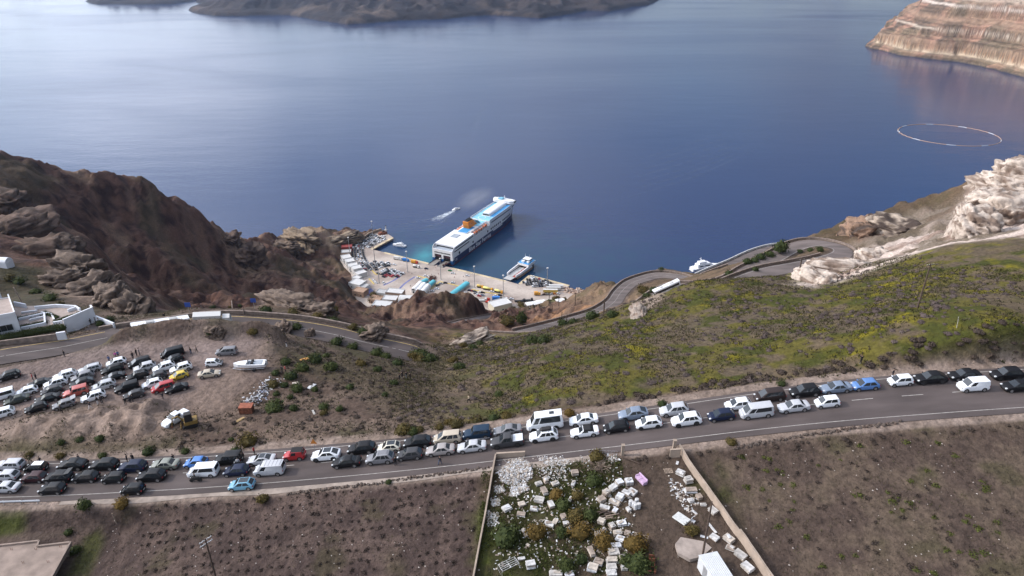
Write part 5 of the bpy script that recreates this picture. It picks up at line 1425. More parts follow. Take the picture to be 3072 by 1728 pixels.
for px, py, r in ((640, 925, 2.2), (690, 925, 1.8), (720, 920, 1.6), (800, 935, 1.8), (830, 900, 2.2), (880, 905, 1.9), (880, 945, 2.0), (950, 955, 1.8), (1000, 970, 1.8), (1060, 985, 1.6), (1090, 1000, 1.7), (1000, 935, 2.2), (940, 940, 1.8),
    (300, 975, 1.2), (330, 965, 1.4), (60, 850, 2.0), (110, 880, 1.8), (30, 840, 1.8), (150, 900, 2.0), (180, 920, 1.6), (760, 1000, 1.3), (860, 990, 1.6), (890, 985, 1.5), (630, 1000, 1.4), (1010, 1030, 1.8), (1060, 1045, 1.6), (1130, 1065, 1.8),
    (1255, 1068, 1.8), (1272, 1076, 2.2), (1290, 1080, 2.0), (1262, 1082, 1.8), (1240, 1072, 1.5), (1390, 1040, 1.6), (1420, 1045, 1.5), (1440, 1035, 1.4), (1380, 1105, 1.6), (1360, 1085, 1.5)):
 bush_thing('rim_bush', random.choice((BUSH, OLIVE)), px, py, r, 'dark bush on the rim', 'bush', 'bushes along the rim')
def cover(name, pts, size, cols, label, seed, blades=4, mname=None):
 rg = np.random.RandomState(seed)
 n = len(pts); P = np.array(pts); Z = hz(P[:, 0], P[:, 1])
 V = np.empty((n * blades * 3, 3), np.float32); C = np.empty((n * blades * 3, 3), np.float32)
 s = size * rg.uniform(.5, 1.5, n)
 ci = np.array(cols)[rg.randint(0, len(cols), n)] * rg.uniform(.36, .80, (n, 1))
 for b in range(blades):
  a = rg.uniform(0, 6.28, n); l = rg.uniform(.3, 1.0, n) * s
  ox, oy = rg.normal(0, 1, (2, n)) * s * .45
  bx, by = P[:, 0] + ox, P[:, 1] + oy
  w = s * .22
  k = b * 3
  V[k::blades * 3] = np.stack([bx - w * np.sin(a), by + w * np.cos(a), Z - .03], 1)
  V[k + 1::blades * 3] = np.stack([bx + w * np.sin(a), by - w * np.cos(a), Z - .03], 1)
  V[k + 2::blades * 3] = np.stack([bx + l * .8 * np.cos(a), by + l * .8 * np.sin(a), Z + s * rg.uniform(.35, .9, n)], 1)
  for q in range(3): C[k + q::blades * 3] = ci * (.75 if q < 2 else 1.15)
 F = np.arange(n * blades * 3).reshape(-1, 3)
 m = attr_mat(mname or name + '_material', fine=.2, fscale=3, bump=0)
 o = link(name, np_mesh(name, V, F, False, [m], None, C))
 return tag(o, label, None, kind='stuff')
def field_pts(n, x0, x1, y0, y1, f, seed):
 rg = np.random.RandomState(seed)
 x = rg.uniform(x0, x1, n); y = rg.uniform(y0, y1, n)
 k = f(x, y, rg)
 return np.stack([x[k], y[k]], 1)
def offr(x, y):
 ok = ~((y > 79.2) & (y < np.interp(x, xs, y_far(xs)) + 2.0))
 for hw, P in ALL_ROADS:
  d, _ = poly_dist(x, y, P[::2]); ok &= d > hw + 1.0
 return ok
def f_hill(x, y, rg):
 v = fbm(x / 9, y / 9, 5, 51); return offr(x, y) & (rg.rand(len(x)) < sstep(.40, .52, v) * .9 + .1) & (x > -20 - .02 * y) & (y < 200 + .1 * np.maximum(x, 0))
cover('meadow_grass', field_pts(52000, -30, 110, 93, 200, f_hill, 5), .34, [(.066, .070, .020), (.095, .085, .028), (.055, .062, .018), (.14, .108, .075), (.11, .085, .065)], 'green grass and herbs covering the hillside', 5)
def f_yel(x, y, rg):
 v = fbm(x / 3.4, y / 3.4, 4, 71); w = fbm(x / 9, y / 9, 5, 51); return offr(x, y) & (v > .58) & (w > .46) & (x > -14) & (y < 190) & (rg.rand(len(x)) < .8)
cover('yellow_flowers', field_pts(22000, -30, 110, 95, 190, f_yel, 6), .26, [(.36, .31, .02), (.26, .24, .02), (.16, .17, .02)], 'patches of yellow spring flowers on the green hillside', 6)
def f_scr(x, y, rg):
 v = fbm(x / 5, y / 5, 5, 54); il = in_poly(x, y, LOT); return offr(x, y) & ~il & (rg.rand(len(x)) < sstep(.42, .58, v))
cover('dry_herbs', field_pts(42000, -115, 20, 91, 165, f_scr, 7), .30, [(.15, .115, .085), (.095, .075, .058), (.19, .15, .105), (.085, .09, .03)], 'dry herbs and twigs on the rough ground', 7)
def f_fld(x, y, rg):
 v = fbm(x / 2.3, y / 2.3, 4, 52); return (rg.rand(len(x)) < sstep(.35, .6, v) * .8)
cover('field_stubble', field_pts(26000, -70, 66, 54, 79, f_fld, 8), .16, [(.10, .075, .066), (.15, .115, .09), (.075, .06, .05), (.10, .095, .04)], 'low dry stubble in the fields below the road', 8)
rgs = np.random.RandomState(3)
V = []; F = []
for i in range(420):
 x, y = rgs.uniform(-62, 62), rgs.uniform(56, 78.5); z = ground(x, y); s = rgs.uniform(.04, .13)
 b = len(V)
 for q in ((1, 0, 0), (-1, .2, 0), (0, 1, .1), (.1, -1, 0), (0, .1, 1), (0, 0, -.6)):
  V.append((x + q[0] * s * rgs.uniform(.7, 1.3), y + q[1] * s * rgs.uniform(.7, 1.3), z + .02 + q[2] * s * .6))
 for f in ((0, 2, 4), (2, 1, 4), (1, 3, 4), (3, 0, 4), (2, 0, 5), (1, 2, 5), (3, 1, 5), (0, 3, 5)): F.append([b + k for k in f])
tag(link('field_stones', np_mesh('field_stones', V, F, False, [mat('pale_stone', (.40, .35, .32), .9, noise=.3, nscale=4)])), 'small pale stones strewn over the fields', None, kind='stuff')
M_RENDER = mat('rendered_wall', (.32, .255, .205), .9, noise=.18, nscale=.8, bump=.2, bscale=4)
M_MARBLE = [mat('marble_slab_%d' % i, c, .7, noise=.34, nscale=2.2) for i, c in enumerate(((.47, .46, .455), (.38, .36, .34), (.42, .37, .32), (.27, .22, .185), (.54, .545, .565)))]
M_WOOD = mat('old_timber', (.26, .20, .155), .9, noise=.35, nscale=3)
M_DARKWOOD = mat('dark_timber', (.085, .06, .048), .9, noise=.3, nscale=3)
M_RUSTY = mat('rusty_steel', (.17, .065, .038), .85, noise=.45, nscale=2.5, bump=.3)
M_STEEL = mat('galvanised_steel', (.42, .43, .45), .45, metal=.5, noise=.1)
def YD(zx, zy):
 return hit(1400 + zx / 3.7333, 1340 + zy / 3.7333)
def straight_wall(name, a, b, h, th, material, label, cap=None, h1=None, n=8, cat='wall', base=-.5):
 a = Vector(a); b = Vector(b)
 o = empty(name, (a.x, a.y, ground(a.x, a.y)), 0, label, cat)
 t = (b - a); t.z = 0; t.normalize(); s = Vector((-t.y, t.x, 0))
 m = MB(); mc = MB()
 rings = []; rc = []
 for i in range(n + 1):
  k = i / n; p = a.lerp(b, k); z = ground(p.x, p.y); hh = h + ((h1 if h1 is not None else h) - h) * k
  q = p - o.location; q.z = 0; z -= o.location.z
  rings.append([tuple(q + s * th / 2 + Vector((0, 0, z + base))), tuple(q - s * th / 2 + Vector((0, 0, z + base))), tuple(q - s * th / 2 + Vector((0, 0, z + hh))), tuple(q + s * th / 2 + Vector((0, 0, z + hh)))])
  e = th / 2 + .035
  rc.append([tuple(q + s * e + Vector((0, 0, z + hh + .002))), tuple(q - s * e + Vector((0, 0, z + hh + .002))), tuple(q - s * e + Vector((0, 0, z + hh + .07))), tuple(q + s * e + Vector((0, 0, z + hh + .07)))])
 m.loft(rings); m.build('wall_body', material, o)
 mc.loft(rc); mc.build('coping', cap or material, o)
 return o
WR0 = hit(2036, 1352); WR1 = hit(2215, 1614)
WR2 = at_depth(2330, 1790, 84); WR2 = Vector((WR1.x + (WR1.x - WR0.x) * .55, WR1.y + (WR1.y - WR0.y) * .62, 0))
straight_wall('yard_wall', WR0, WR1, 1.2, .18, M_RENDER, 'tall rendered wall on the right of the stone yard, upper stretch', n=12)
straight_wall('yard_wall', WR1, WR2, 1.5, .18, M_RENDER, 'taller rendered wall stretch at the bottom right of the stone yard', n=8)
WL0 = hit(1487, 1376); WL1 = hit(1424, 1724); WL2 = WL1 + (WL1 - WL0) * .3
straight_wall('yard_wall', WL0, WL2, .9, .15, M_RENDER, 'thin rendered wall on the left of the stone yard', n=12)
straight_wall('yard_wall', hit(1489, 1374), hit(1575, 1369), .9, .25, M_RENDER, 'short low wall at the top left corner of the stone yard', n=4)
straight_wall('yard_wall', hit(2008, 1372), hit(2040, 1370), 1.4, .2, M_RENDER, 'short cross wall beside the scrap at the yard gate', n=3)
for px, py, lb in ((1867, 1366, 'left rendered gate pillar of the stone yard'), (2021, 1352, 'right rendered gate pillar of the stone yard')):
 p = hit(px, py); m = MB(); m.box(0, 0, -.3, .42, .42, 2.2); m.box(0, 0, 1.902, .52, .52, .08)
 tag(m.build('gate_pillar', M_RENDER, None, (p.x, p.y, ground(p.x, p.y))), lb, 'pillar')
p0 = hit(1790, 1366); p1 = hit(1850, 1362)
o = empty('mesh_fence', p0, math.atan2(p1.y - p0.y, p1.x - p0.x), 'low wire mesh fence beside the left gate pillar', 'fence')
Lm = (p1 - p0).length
for i in range(8):
 m = MB(); m.tube([(Lm * i / 7, 0, 0), (Lm * i / 7, 0, 1.0)], .02, 5); m.build('post', M_STEEL, o)
for z in (.1, .5, 1.0):
 m = MB(); m.tube([(0, 0, z), (Lm, 0, z)], .015, 5); m.build('rail', M_STEEL, o)
STACKS = [(1710, 400, 25, 1.25, 1.1, .85, 0), (1815, 392, 5, 1.25, 1.15, .9, 1), (1640, 458, 35, 1.25, .95, .8, 0), (1568, 510, 40, 1.1, 1.0, .8, 2), (1788, 520, -40, 1.35, .8, .8, 2), (1858, 505, -45, 1.3, .9, .7, 0),
  (1712, 565, -35, 1.2, 1.1, .95, 4), (1510, 590, 30, 1.15, 1.0, .8, 1), (1655, 615, -35, 1.75, .7, .7, 2), (1548, 680, -25, 1.5, .8, .65, 0), (1662, 710, 55, .95, .7, .6, 2), (1810, 695, -65, .85, .6, .6, 0),
  (870, 490, -70, 1.6, .9, .7, 0), (885, 375, -70, 1.0, .7, .7, 2), (810, 400, 20, 1.2, .8, .5, 3), (992, 405, 20, 1.2, .9, .6, 1), (815, 590, -20, 1.6, 1.2, .7, 1), (945, 640, -75, 1.5, .95, .6, 3), (450, 680, 35, 1.5, 1.1, .55, 0),
  (620, 635, 20, 1.2, .85, .5, 2), (755, 685, -15, 1.2, .85, .5, 0), (610, 745, -10, 1.4, .9, .5, 3), (1212, 290, 10, 1.15, .9, .8, 3), (1195, 405, 70, 1.1, .6, .5, 0), (925, 860, -20, 1.5, 1.1, .5, 0), (990, 830, 60, 1.1, .7, .5, 2),
  (1085, 775, -70, 1.1, .8, .5, 3), (1160, 580, 65, 1.1, .5, .5, 0), (1315, 845, 0, 1.4, .7, .5, 1), (1110, 845, 10, .9, .7, .4, 2), (1510, 835, -25, 1.1, .9, .8, 2), (1625, 880, -65, 1.1, .8, .7, 3), (1735, 850, 15, 1.5, 1.0, .6, 4),
  (1470, 970, 20, .9, .7, .6, 2), (1530, 920, 30, .8, .6, .5, 3), (1690, 965, 5, 1.3, .9, .7, 0), (1840, 965, -15, 1.9, .8, .4, 3), (1715, 1030, -30, 1.2, .9, .7, 4), (1665, 1120, 5, 1.6, .9, .9, 4), (1640, 1195, 10, 1.5, 1.2, 1.0, 1),
  (1755, 1250, 10, 1.0, 1.2, .8, 2), (1395, 1170, -75, 1.7, .8, .7, 0), (1475, 1290, -25, 1.3, 1.0, .8, 0), (1625, 1270, 5, 1.5, .9, .8, 1), (1410, 1360, -20, 1.5, 1.2, .9, 4), (1625, 1350, 5, 1.4, 1.0, .8, 2), (1620, 1420, 5, 1.4, 1.0, .8, 0),
  (720, 1320, 8, 1.4, 1.1, .9, 0), (615, 1240, 10, 1.1, .5, .4, 0), (1000, 1425, 0, 1.9, 1.0, .8, 1), (1150, 1435, 10, 1.3, .9, .7, 4), (640, 930, -60, .7, .5, .5, 0), (665, 980, -60, .7, .5, .5, 2), (690, 1090, -40, .6, .4, .4, 2), (1765, 1350, 0, .9, .8, .6, 1)]
def slab_stack(x, y, ang, L, Wd, H, mi, label, seed):
 rg = random.Random(seed); L *= .9; Wd *= .9; H *= .85
 o = empty('stone_stack', (x, y, ground(x, y) - .02), math.radians(ang), label, 'stone stack', 'stacks of pale stone in the yard')
 m = MB()
 for k in (-1, 0, 1): m.box(0, k * Wd * .38, 0, L * .96, .09, .08)
 for k in (-1, -.33, .33, 1): m.box(k * L * .42, 0, .082, .10, Wd * .96, .025)
 m.build('pallet', M_WOOD, o)
 z = .11; n = max(3, int(H / .17)); h = (H - .11) / n
 for i in range(n):
  m = MB(); m.box(0, 0, 0, L * rg.uniform(.86, 1.02), Wd * rg.uniform(.86, 1.02), h - .012, taper=rg.uniform(.97, 1.0))
  c = m.build('slab', M_MARBLE[mi if rg.random() < .5 else rg.choice((0, 1, 2, 2, 3, 3, 4))], o, (rg.uniform(-.06, .06), rg.uniform(-.05, .05), z), math.radians(rg.uniform(-5, 5)), bevel=.012)
  z += h
 if rg.random() < .5:
  m = MB(); m.box(0, 0, 0, L * .5, Wd * .4, .09)
  c = m.build('slab', M_MARBLE[rg.randrange(5)], o, (rg.uniform(-.15, .15), rg.uniform(-.1, .1), z), math.radians(rg.uniform(-40, 40)), bevel=.01)
 return o
_names = ['white', 'off white', 'cream', 'brownish', 'bright white']
for i, (zx, zy, ang, L, Wd, H, mi) in enumerate(STACKS):
 p = YD(zx, zy + 22)
 fx = 'left' if zx < 1050 else ('middle' if zx < 1580 else 'right')
 fy = 'upper' if zy < 560 else ('central' if zy < 920 else 'lower')
 slab_stack(p.x, p.y, ang, L, Wd, H, mi, '%s stack of stone slabs in the %s %s part of the yard' % (_names[mi], fy, fx), 50 + i)
for i, (zx, zy, ang, L, Wd, H, mi) in enumerate(((2395, 310, -35, 1.3, 1.0, .7, 0), (2480, 395, 15, 1.3, 1.1, .9, 1), (2510, 505, 5, 1.9, .9, .7, 0))):
 p = YD(zx, zy); slab_stack(p.x, p.y, ang, L, Wd, H, mi, ('topmost', 'second', 'long third')[i] + ' pale stone stack along the right yard wall', 150 + i)
def Y2(zx, zy):     # second enlargement of the photograph, right of the yard
 return hit(1900 + zx / 3.552, 1320 + zy / 3.552)
for i, (zx, zy, ang, L, Wd, H, mi, lb) in enumerate(((700, 620, -70, 1.0, .8, .7, 3, 'pinkish brown stone stack against the right yard wall'), (615, 660, 20, .8, .7, .6, 0, 'white stone stack in the burnt patch by the right wall'),
             (745, 700, 0, .9, .6, .4, 0, 'low pair of white slabs beside the pole top'), (845, 770, -60, 1.3, 1.0, .7, 1, 'off white stone stack right of the utility pole'), (860, 1050, -50, 1.3, 1.0, .5, 0, 'white stone stack left of the grey slab pallet'),
             (1015, 1070, -55, 1.4, 1.1, .7, 1, 'grey slab pallet against the right yard wall'), (1140, 1245, -55, 1.7, 1.0, .7, 1, 'long pale slab stack against the lower right wall'), (1210, 1375, -60, 1.6, 1.1, .8, 0, 'lowest stone stack against the right yard wall'),
             (1035, 1160, -30, 1.2, .9, .4, 3, 'brown broken slabs left of the lower right wall'))):
 p = Y2(zx, zy); slab_stack(p.x, p.y, ang, L, Wd, H, mi, lb, 180 + i)
for i, (zx, zy, ang, L, mm, lb) in enumerate(((650, 770, -55, .9, 0, 'short white board lying left of the utility pole'), (840, 940, -70, 1.8, 0, 'long white board lying right of the utility pole'), (755, 1035, -20, 1.0, 4, 'bluish board at the foot of the utility pole'), (470, 240, 70, 1.0, 4, 'white board leaning in the corner by the cross wall'),
           (560, 735, 5, .45, 0, 'small white offcut near the mattress'))):
 p = Y2(zx, zy); m = MB(); m.box(0, 0, 0, L, .34, .06)
 o = tag(m.build('loose_board', M_MARBLE[mm], None, (p.x, p.y, ground(p.x, p.y) + .02), math.radians(ang), bevel=.01), lb, 'board')
p = Y2(512, 845); m = MB(); m.box(0, 0, 0, 2.0, 1.45, .2)
tag(m.build('mattress', mat('mattress_fabric', (.50, .51, .50), .9, noise=.15, nscale=4), None, (p.x, p.y, ground(p.x, p.y) + .03), math.radians(-48), bevel=.06), 'pale grey mattress lying on the yard ground', 'mattress')
p = Y2(636, 885)
o = empty('plastic_chair', (p.x, p.y, ground(p.x, p.y) + .02), math.radians(-40), 'white plastic chair fallen beside the mattress', 'chair')
m = MB(); m.box(0, 0, .3, .45, .42, .05); m.build('seat', M_MARBLE[4], o)
m = MB(); m.box(-.24, 0, .33, .05, .42, .42); m.build('backrest', M_MARBLE[4], o)
for sx in (-.19, .19):
 for sy in (-.18, .18):
  m = MB(); m.tube([(sx, sy, 0), (sx * .95, sy * .95, .31)], .022, 5); m.build('leg', M_MARBLE[4], o)
p = YD(1955, 385)
M_SOFA = mat('mauve_fabric', (.44, .31, .45), .9, noise=.12, nscale=4)
o = empty('sofa', (p.x, p.y, ground(p.x, p.y)), math.radians(-62), 'mauve sofa dumped at the right of the stone yard', 'sofa')
m = MB(); m.box(0, 0, 0, 1.9, .8, .36); m.build('base', M_SOFA, o, bevel=.04)
m = MB(); m.box(0, .34, .362, 1.9, .2, .42); m.build('backrest', M_SOFA, o, bevel=.05)
for sx in (-1, 1):
 m = MB(); m.box(sx * .86, -.06, .362, .2, .62, .2); m.build('armrest', M_SOFA, o, bevel=.04)
for sx in (-.38, .38):
 m = MB(); m.box(sx, -.07, .364, .72, .58, .12); m.build('cushion', M_SOFA, o, bevel=.04)
def pallet(x, y, ang, label, tilt=0.0, L=1.2, Wd=1.0):
 o = empty('timber_pallet', (x, y, ground(x, y) + .02), 0, label, 'pallet', rot=(tilt, 0, math.radians(ang)))
 for k in (-1, 0, 1):
  m = MB(); m.box(0, k * Wd * .42, 0, L, .1, .1); m.build('runner', M_WOOD, o)
 for i in range(6):
  m = MB(); m.box(-L / 2 + .06 + i * (L - .12) / 5, 0, .102, .11, Wd, .022); m.build('slat', M_WOOD, o)
 return o
p = Y2(372, 335); pallet(p.x, p.y, 4, 'timber pallet lying flat on the bare yard ground')
p = YD(1515, 195); pallet(p.x, p.y, 30, 'timber pallet leaning on the brushwood heap', .6)
p = YD(2000, 1030); pallet(p.x, p.y, 70, 'broken timber pallet among the bushes at the yard track', .2, 1.0, .7)
for i, (zx, zy) in enumerate(((1835, 640), (1902, 622), (1870, 660), (1890, 680), (1925, 672))):
 p = YD(zx, zy + 14); m = MB(); R_ = .28
 c = lambda r, z: [(r * math.cos(2 * math.pi * k / 12), r * math.sin(2 * math.pi * k / 12), z) for k in range(12)]
 m.loft([c(R_ * .94, 0), c(R_, .04), c(R_, .38), c(R_ * 1.03, .40), c(R_ * 1.03, .44), c(R_, .46), c(R_, .78), c(R_ * .92, .82)])
 o = empty('plastic_drum', (p.x, p.y, ground(p.x, p.y)), 0, 'white plastic drum in the cluster of five at the yard middle', 'drum', 'white drums in the yard')
 m.build('barrel', M_MARBLE[4], o)
 m = MB(); m.loft([c(R_ * .9, .821), c(R_ * .9, .85), c(R_ * .3, .86)]); m.build('lid', M_MARBLE[0], o)
p = YD(1580, 770)
o = empty('timber_heap', (p.x, p.y, ground(p.x, p.y)), math.radians(18), 'heap of old beams in the middle of the yard', 'timber')
for i in range(11):
 m = MB(); m.box(0, 0, 0, random.uniform(1.2, 2.2), .14, .12)
 m.build('beam', random.choice((M_WOOD, M_DARKWOOD)), o, (random.uniform(-.5, .6), -.7 + i * .15, .12 * (i % 3)), random.uniform(-.2, .2))
p = YD(1500, 250)
o = empty('brushwood_heap', (p.x, p.y, ground(p.x, p.y)), 0, 'tangled heap of grey brushwood and poles near the gate pillar', 'brushwood')
for i in range(46):
 a = random.uniform(0, 6.28); r = random.uniform(0, 1.3); L = random.uniform(.7, 1.9); el = random.uniform(-.1, .5); b = random.uniform(0, 6.28)
 q = Vector((r * math.cos(a), .7 * r * math.sin(a), .1 + .4 * random.random() * (1.4 - r)))
 e = q + Vector((L * math.cos(b) * math.cos(el), L * math.sin(b) * math.cos(el), abs(L * math.sin(el))))
 m = MB(); m.tube([q, (q + e) / 2 + Vector((0, 0, .06)), e], [.035, .03, .018], 5); m.build('branch', random.choice((M_WOOD, M_DARKWOOD)), o)
p = YD(1820, 155); m = MB(); m.tube([(-1.4, .75, .25), (0, 0, .18), (1.4, -.8, .1)], [.08, .09, .07], 7)
tag(m.build('fallen_trunk', M_DARKWOOD, None, (p.x, p.y, ground(p.x, p.y))), 'dark fallen trunk right of the left gate pillar', 'trunk')
p = YD(470, 1370)
o = empty('metal_frame', (p.x, p.y, ground(p.x, p.y)), math.radians(30), 'white tubular metal frame at the bottom left of the yard', 'frame')
for k in range(5):
 m = MB(); m.tube([(-1.3, -.6 + k * .3, .1), (-1.2, -.6 + k * .3, .9), (1.2, -.6 + k * .3, .95), (1.3, -.6 + k * .3, .1)], .028, 6); m.build('tube', M_MARBLE[4], o)
for x, z in ((-1.2, .9), (0, .93), (1.2, .95)):
 m = MB(); m.tube([(x, -.62, z), (x, .62, z)], .028, 6); m.build('crossbar', M_MARBLE[4], o)
p = YD(2065, 1350)
o = empty('rusty_machine', (p.x, p.y, ground(p.x, p.y)), math.radians(80), 'rusty steel machine frame beside the yard track', 'machine')
for sy in (-.4, .4):
 m = MB(); m.box(0, sy, .25, 2.4, .1, .14); m.build('chassis_rail', M_RUSTY, o)
for x in (-1, -.3, .5, 1.1):
 m = MB(); m.box(x, 0, .4, .1, .9, .1); m.build('cross_member', M_RUSTY, o)
for x, sy in ((-.8, .5), (-.8, -.5), (.9, .5), (.9, -.5)):
 m = MB(); m.tube([(0, -.06, 0), (0, .06, 0)], .3, 12); m.build('wheel', M_RUSTY, o, (x, sy, .3))
for x in (.3, .9):
 m = MB(); m.box(x, 0, .5, .08, .7, .7); m.build('upright', M_RUSTY, o)
p = Y2(820, 1420)
M_CABIN = mat('white_sheet_metal', (.54, .555, .57), .4, noise=.06, nscale=1.5, spec=.5)
rz_ = math.radians(14)
o = empty('site_cabin', (p.x + .3, p.y - .8, ground(p.x, p.y) - .1), rz_, 'white site cabin with a ribbed metal roof at the bottom edge', 'cabin')
m = MB(); m.box(0, 0, 0, 2.4, 4.2, 2.0); m.build('cabin_wall', M_CABIN, o)
m = MB(); m.box(0, 0, 2.002, 2.5, 4.35, .05); m.build('roof_panel', M_CABIN, o)
for i in range(11):
 m = MB(); m.box(-1.15 + i * .23, 0, 2.053, .09, 4.3, .06, taper=.7); m.build('roof_rib', M_CABIN, o)
m = MB(); m.box(-.3, 2.11, 1.0, .7, .03, .8); m.build('window', M_GLASS, o)
m = MB(); m.box(-1.21, .4, .05, .03, .9, 1.8); m.build('door', M_STEEL, o)
p = [Y2(*q) for q in ((440, 1150), (500, 1070), (760, 1090), (835, 1150), (730, 1260), (600, 1310), (470, 1250))]
m = MB(); zc = max(ground(q.x, q.y) for q in p) + .05
m.prism([(q.x, q.y) for q in p], zc - .5, zc)
tag(m.build('concrete_pad', mat('pad_concrete', (.30, .25, .22), .9, noise=.25, nscale=.9)), 'bare concrete pad left of the utility pole', None, kind='structure')
rg = np.random.RandomState(9)
V = []; F = []
SH = [([(350, 300), (480, 160), (620, 140), (720, 190), (740, 330), (660, 400), (700, 480), (560, 560), (480, 560), (500, 440), (380, 390)], 1500), ([(800, 120), (1000, 110), (1150, 150), (1180, 200), (960, 230), (820, 170)], 420),
 ([(300, 440), (400, 430), (430, 500), (340, 530)], 140), ([(270, 590), (380, 590), (370, 660), (290, 670)], 120), ([(210, 700), (350, 760), (340, 880), (240, 900)], 130), ([(760, 230), (1100, 230), (1120, 380), (840, 350)], 120),
 ([(300, 100), (1700, 100), (1900, 700), (1800, 1400), (300, 1400)], 900), ([(2250, 300), (2600, 600), (2560, 800), (2300, 560)], 120), ([(1580, 90), (1690, 90), (1680, 160), (1590, 170)], 50)]
for poly, n in SH:
 P = [tuple(YD(*q))[:2] for q in poly]; a = np.array(P); c = 0
 while c < n:
  x = rg.uniform(a[:, 0].min(), a[:, 0].max()); y = rg.uniform(a[:, 1].min(), a[:, 1].max())
  if not in_poly(np.array([x]), np.array([y]), P)[0]: continue
  c += 1
  z = ground(x, y) + (rg.uniform(.0, .22) if n > 1000 else .02)
  l, w_, t = rg.uniform(.06, .26), rg.uniform(.04, .13), rg.uniform(.02, .05)
  M_ = Matrix.Translation((x, y, z)) @ Euler((rg.uniform(-.7, .7), rg.uniform(-.7, .7), rg.uniform(0, 6.28))).to_matrix().to_4x4()
  b = len(V)
  for sx, sy, sz in ((-1, -1, -1), (1, -.8, -1), (.9, 1, -1), (-1, .7, -1), (-1, -1, 1), (1, -.8, 1), (.9, 1, 1), (-1, .7, 1)):
   V.append(tuple(M_ @ Vector((sx * l, sy * w_, sz * t))))
  for f in ((3, 2, 1, 0), (4, 5, 6, 7), (0, 1, 5, 4), (1, 2, 6, 5), (2, 3, 7, 6), (3, 0, 4, 7)): F.append([b + k for k in f])
tag(link('marble_rubble', np_mesh('marble_rubble', V, F, False, [M_MARBLE[0], M_MARBLE[2], M_MARBLE[4], M_MARBLE[3]], np.repeat(rg.randint(0, 4, len(F) // 6), 6))), 'white shattered marble spilled over the yard', None, kind='stuff')
for zx, zy, r, kd, lb in ((995, 530, 1.15, 'r', 'rust coloured bush between the slab stacks, yard upper middle'), (1235, 540, 1.1, 'o', 'olive bush right of the rust coloured one in the yard'), (1450, 110, 1.4, 'o', 'olive bush at the yard wall above the brushwood heap'),
      (1420, 380, 1.5, 'g', 'dark bush below the brushwood heap'), (1080, 650, 1.3, 'g', 'dark green bush in the middle of the yard'), (790, 960, 1.6, 'r', 'dark rusty bush at the left of the yard'), (440, 1020, 2.3, 'g', 'large dark green bush near the left yard wall'),
      (1230, 780, 1.5, 'o', 'olive bush in the yard centre'), (1380, 770, 1.4, 'g', 'green bush beside the heap of beams'), (1280, 960, 1.6, 'r', 'rusty bush below the yard centre'), (1060, 950, 1.2, 'g', 'dark green bush left of the rusty bush below the yard centre'),
      (1540, 1070, 1.7, 'r', 'orange brown bush left of the long slab row'), (1880, 1110, 1.9, 'r', 'orange brown bush right of the long slab row'), (1930, 1330, 1.9, 'g', 'dark green bush at the bottom right of the yard'), (1110, 1330, 1.5, 'g', 'green bush at the bottom of the yard'),
      (1820, 1290, 1.4, 'g', 'dark green bush below the orange brown bush on the right'), (1290, 1250, 1.0, 'g', 'low green bush at the bottom centre of the yard')):
 p = YD(zx, zy + 25)
 u_ = bush_thing('yard_bush', {'r': RUST, 'o': OLIVE, 'g': BUSH}[kd], 1400 + zx / 3.7333, 1340 + (zy + 25) / 3.7333, r, lb)
bush_thing('yard_bush', OLIVE, 2077, 1596, 1.1, 'olive bush below the mattress')
def f_yard(x, y, rg):
 v = fbm(x / 4, y / 4, 4, 401); return (rg.rand(len(x)) < sstep(.38, .55, v))
cover('yard_grass', field_pts(15000, -4.5, 16, 58, 80, f_yard, 12), .24, [(.075, .095, .018), (.055, .07, .018), (.10, .11, .03)], 'rank green grass between the stones of the yard', 12)
def utility_pole(px, py, top_py, label, r=.13, arms=1, material=None, arm_ang=0.0, h=None):
 p = hit(px, py); z = ground(p.x, p.y)
 if h is None:
  d = p.y * CP - (z - CAM_Z) * SP
  u = (top_py - H_PX / 2) / FPX
  zt = CAM_Z - p.y * (SP + u * CP) / (CP - u * SP); h = zt - z
 o = empty('utility_pole', (p.x, p.y, z), arm_ang, label, 'pole')
 m = MB(); m.tube([(0, 0, -.4), (0, 0, h * .5), (0, 0, h)], [r * 1.15, r, r * .75], 8); m.build('pole_shaft', material or M_DARKWOOD, o)
 for k in range(arms):
  m = MB(); m.box(0, 0, h - .35 - k * .6, 1.7, .1, .1); m.build('crossarm', M_DARKWOOD if arms < 2 else M_STEEL, o)
  for x in (-.75, -.3, .3, .75):
   m = MB(); m.tube([(x, 0, h - .25 - k * .6), (x, 0, h - .10 - k * .6)], [.05, .035], 6); m.build('insulator', M_MARBLE[0], o)
 return o
utility_pole(2106, 1676, 1505, 'dark utility pole standing in the stone yard', .13, 0)
utility_pole(655, 1760, 1615, 'dark utility pole with crossarms at the bottom left of the field', .13, 2, arm_ang=.9)
utility_pole(2752, 924, 790, 'tall dark utility pole on the green hillside at the right', .14, 1, arm_ang=.3)
utility_pole(2393, 838, 776, 'dark utility pole in front of the upper hairpin', .22, 1, arm_ang=.1)
for px, py, ty, lb in ((1811, 941, 896, 'thin dark pole beside the middle serpentine road'), (1647, 918, 879, 'leftmost of three thin poles above the quay road'), (1676, 918, 878, 'middle of three thin poles above the quay road'), (1725, 918, 878, 'rightmost of three thin poles above the quay road'),
     (1685, 961, 935, 'left short pole above the middle road'), (1700, 966, 941, 'right short pole above the middle road'), (1656, 941, 915, 'thin pole on the orange slope')):
 utility_pole(px, py, ty, lb, .18, 0)
p = hit(2870, 984); m = MB(); m.tube([(0, 0, -.2), (-.12, 0, 1.0), (-.3, 0, 2.1)], [.05, .05, .04], 6)
tag(m.build('white_stake', M_MARBLE[1], None, (p.x, p.y, ground(p.x, p.y))), 'leaning white stake on the green hillside', 'stake')
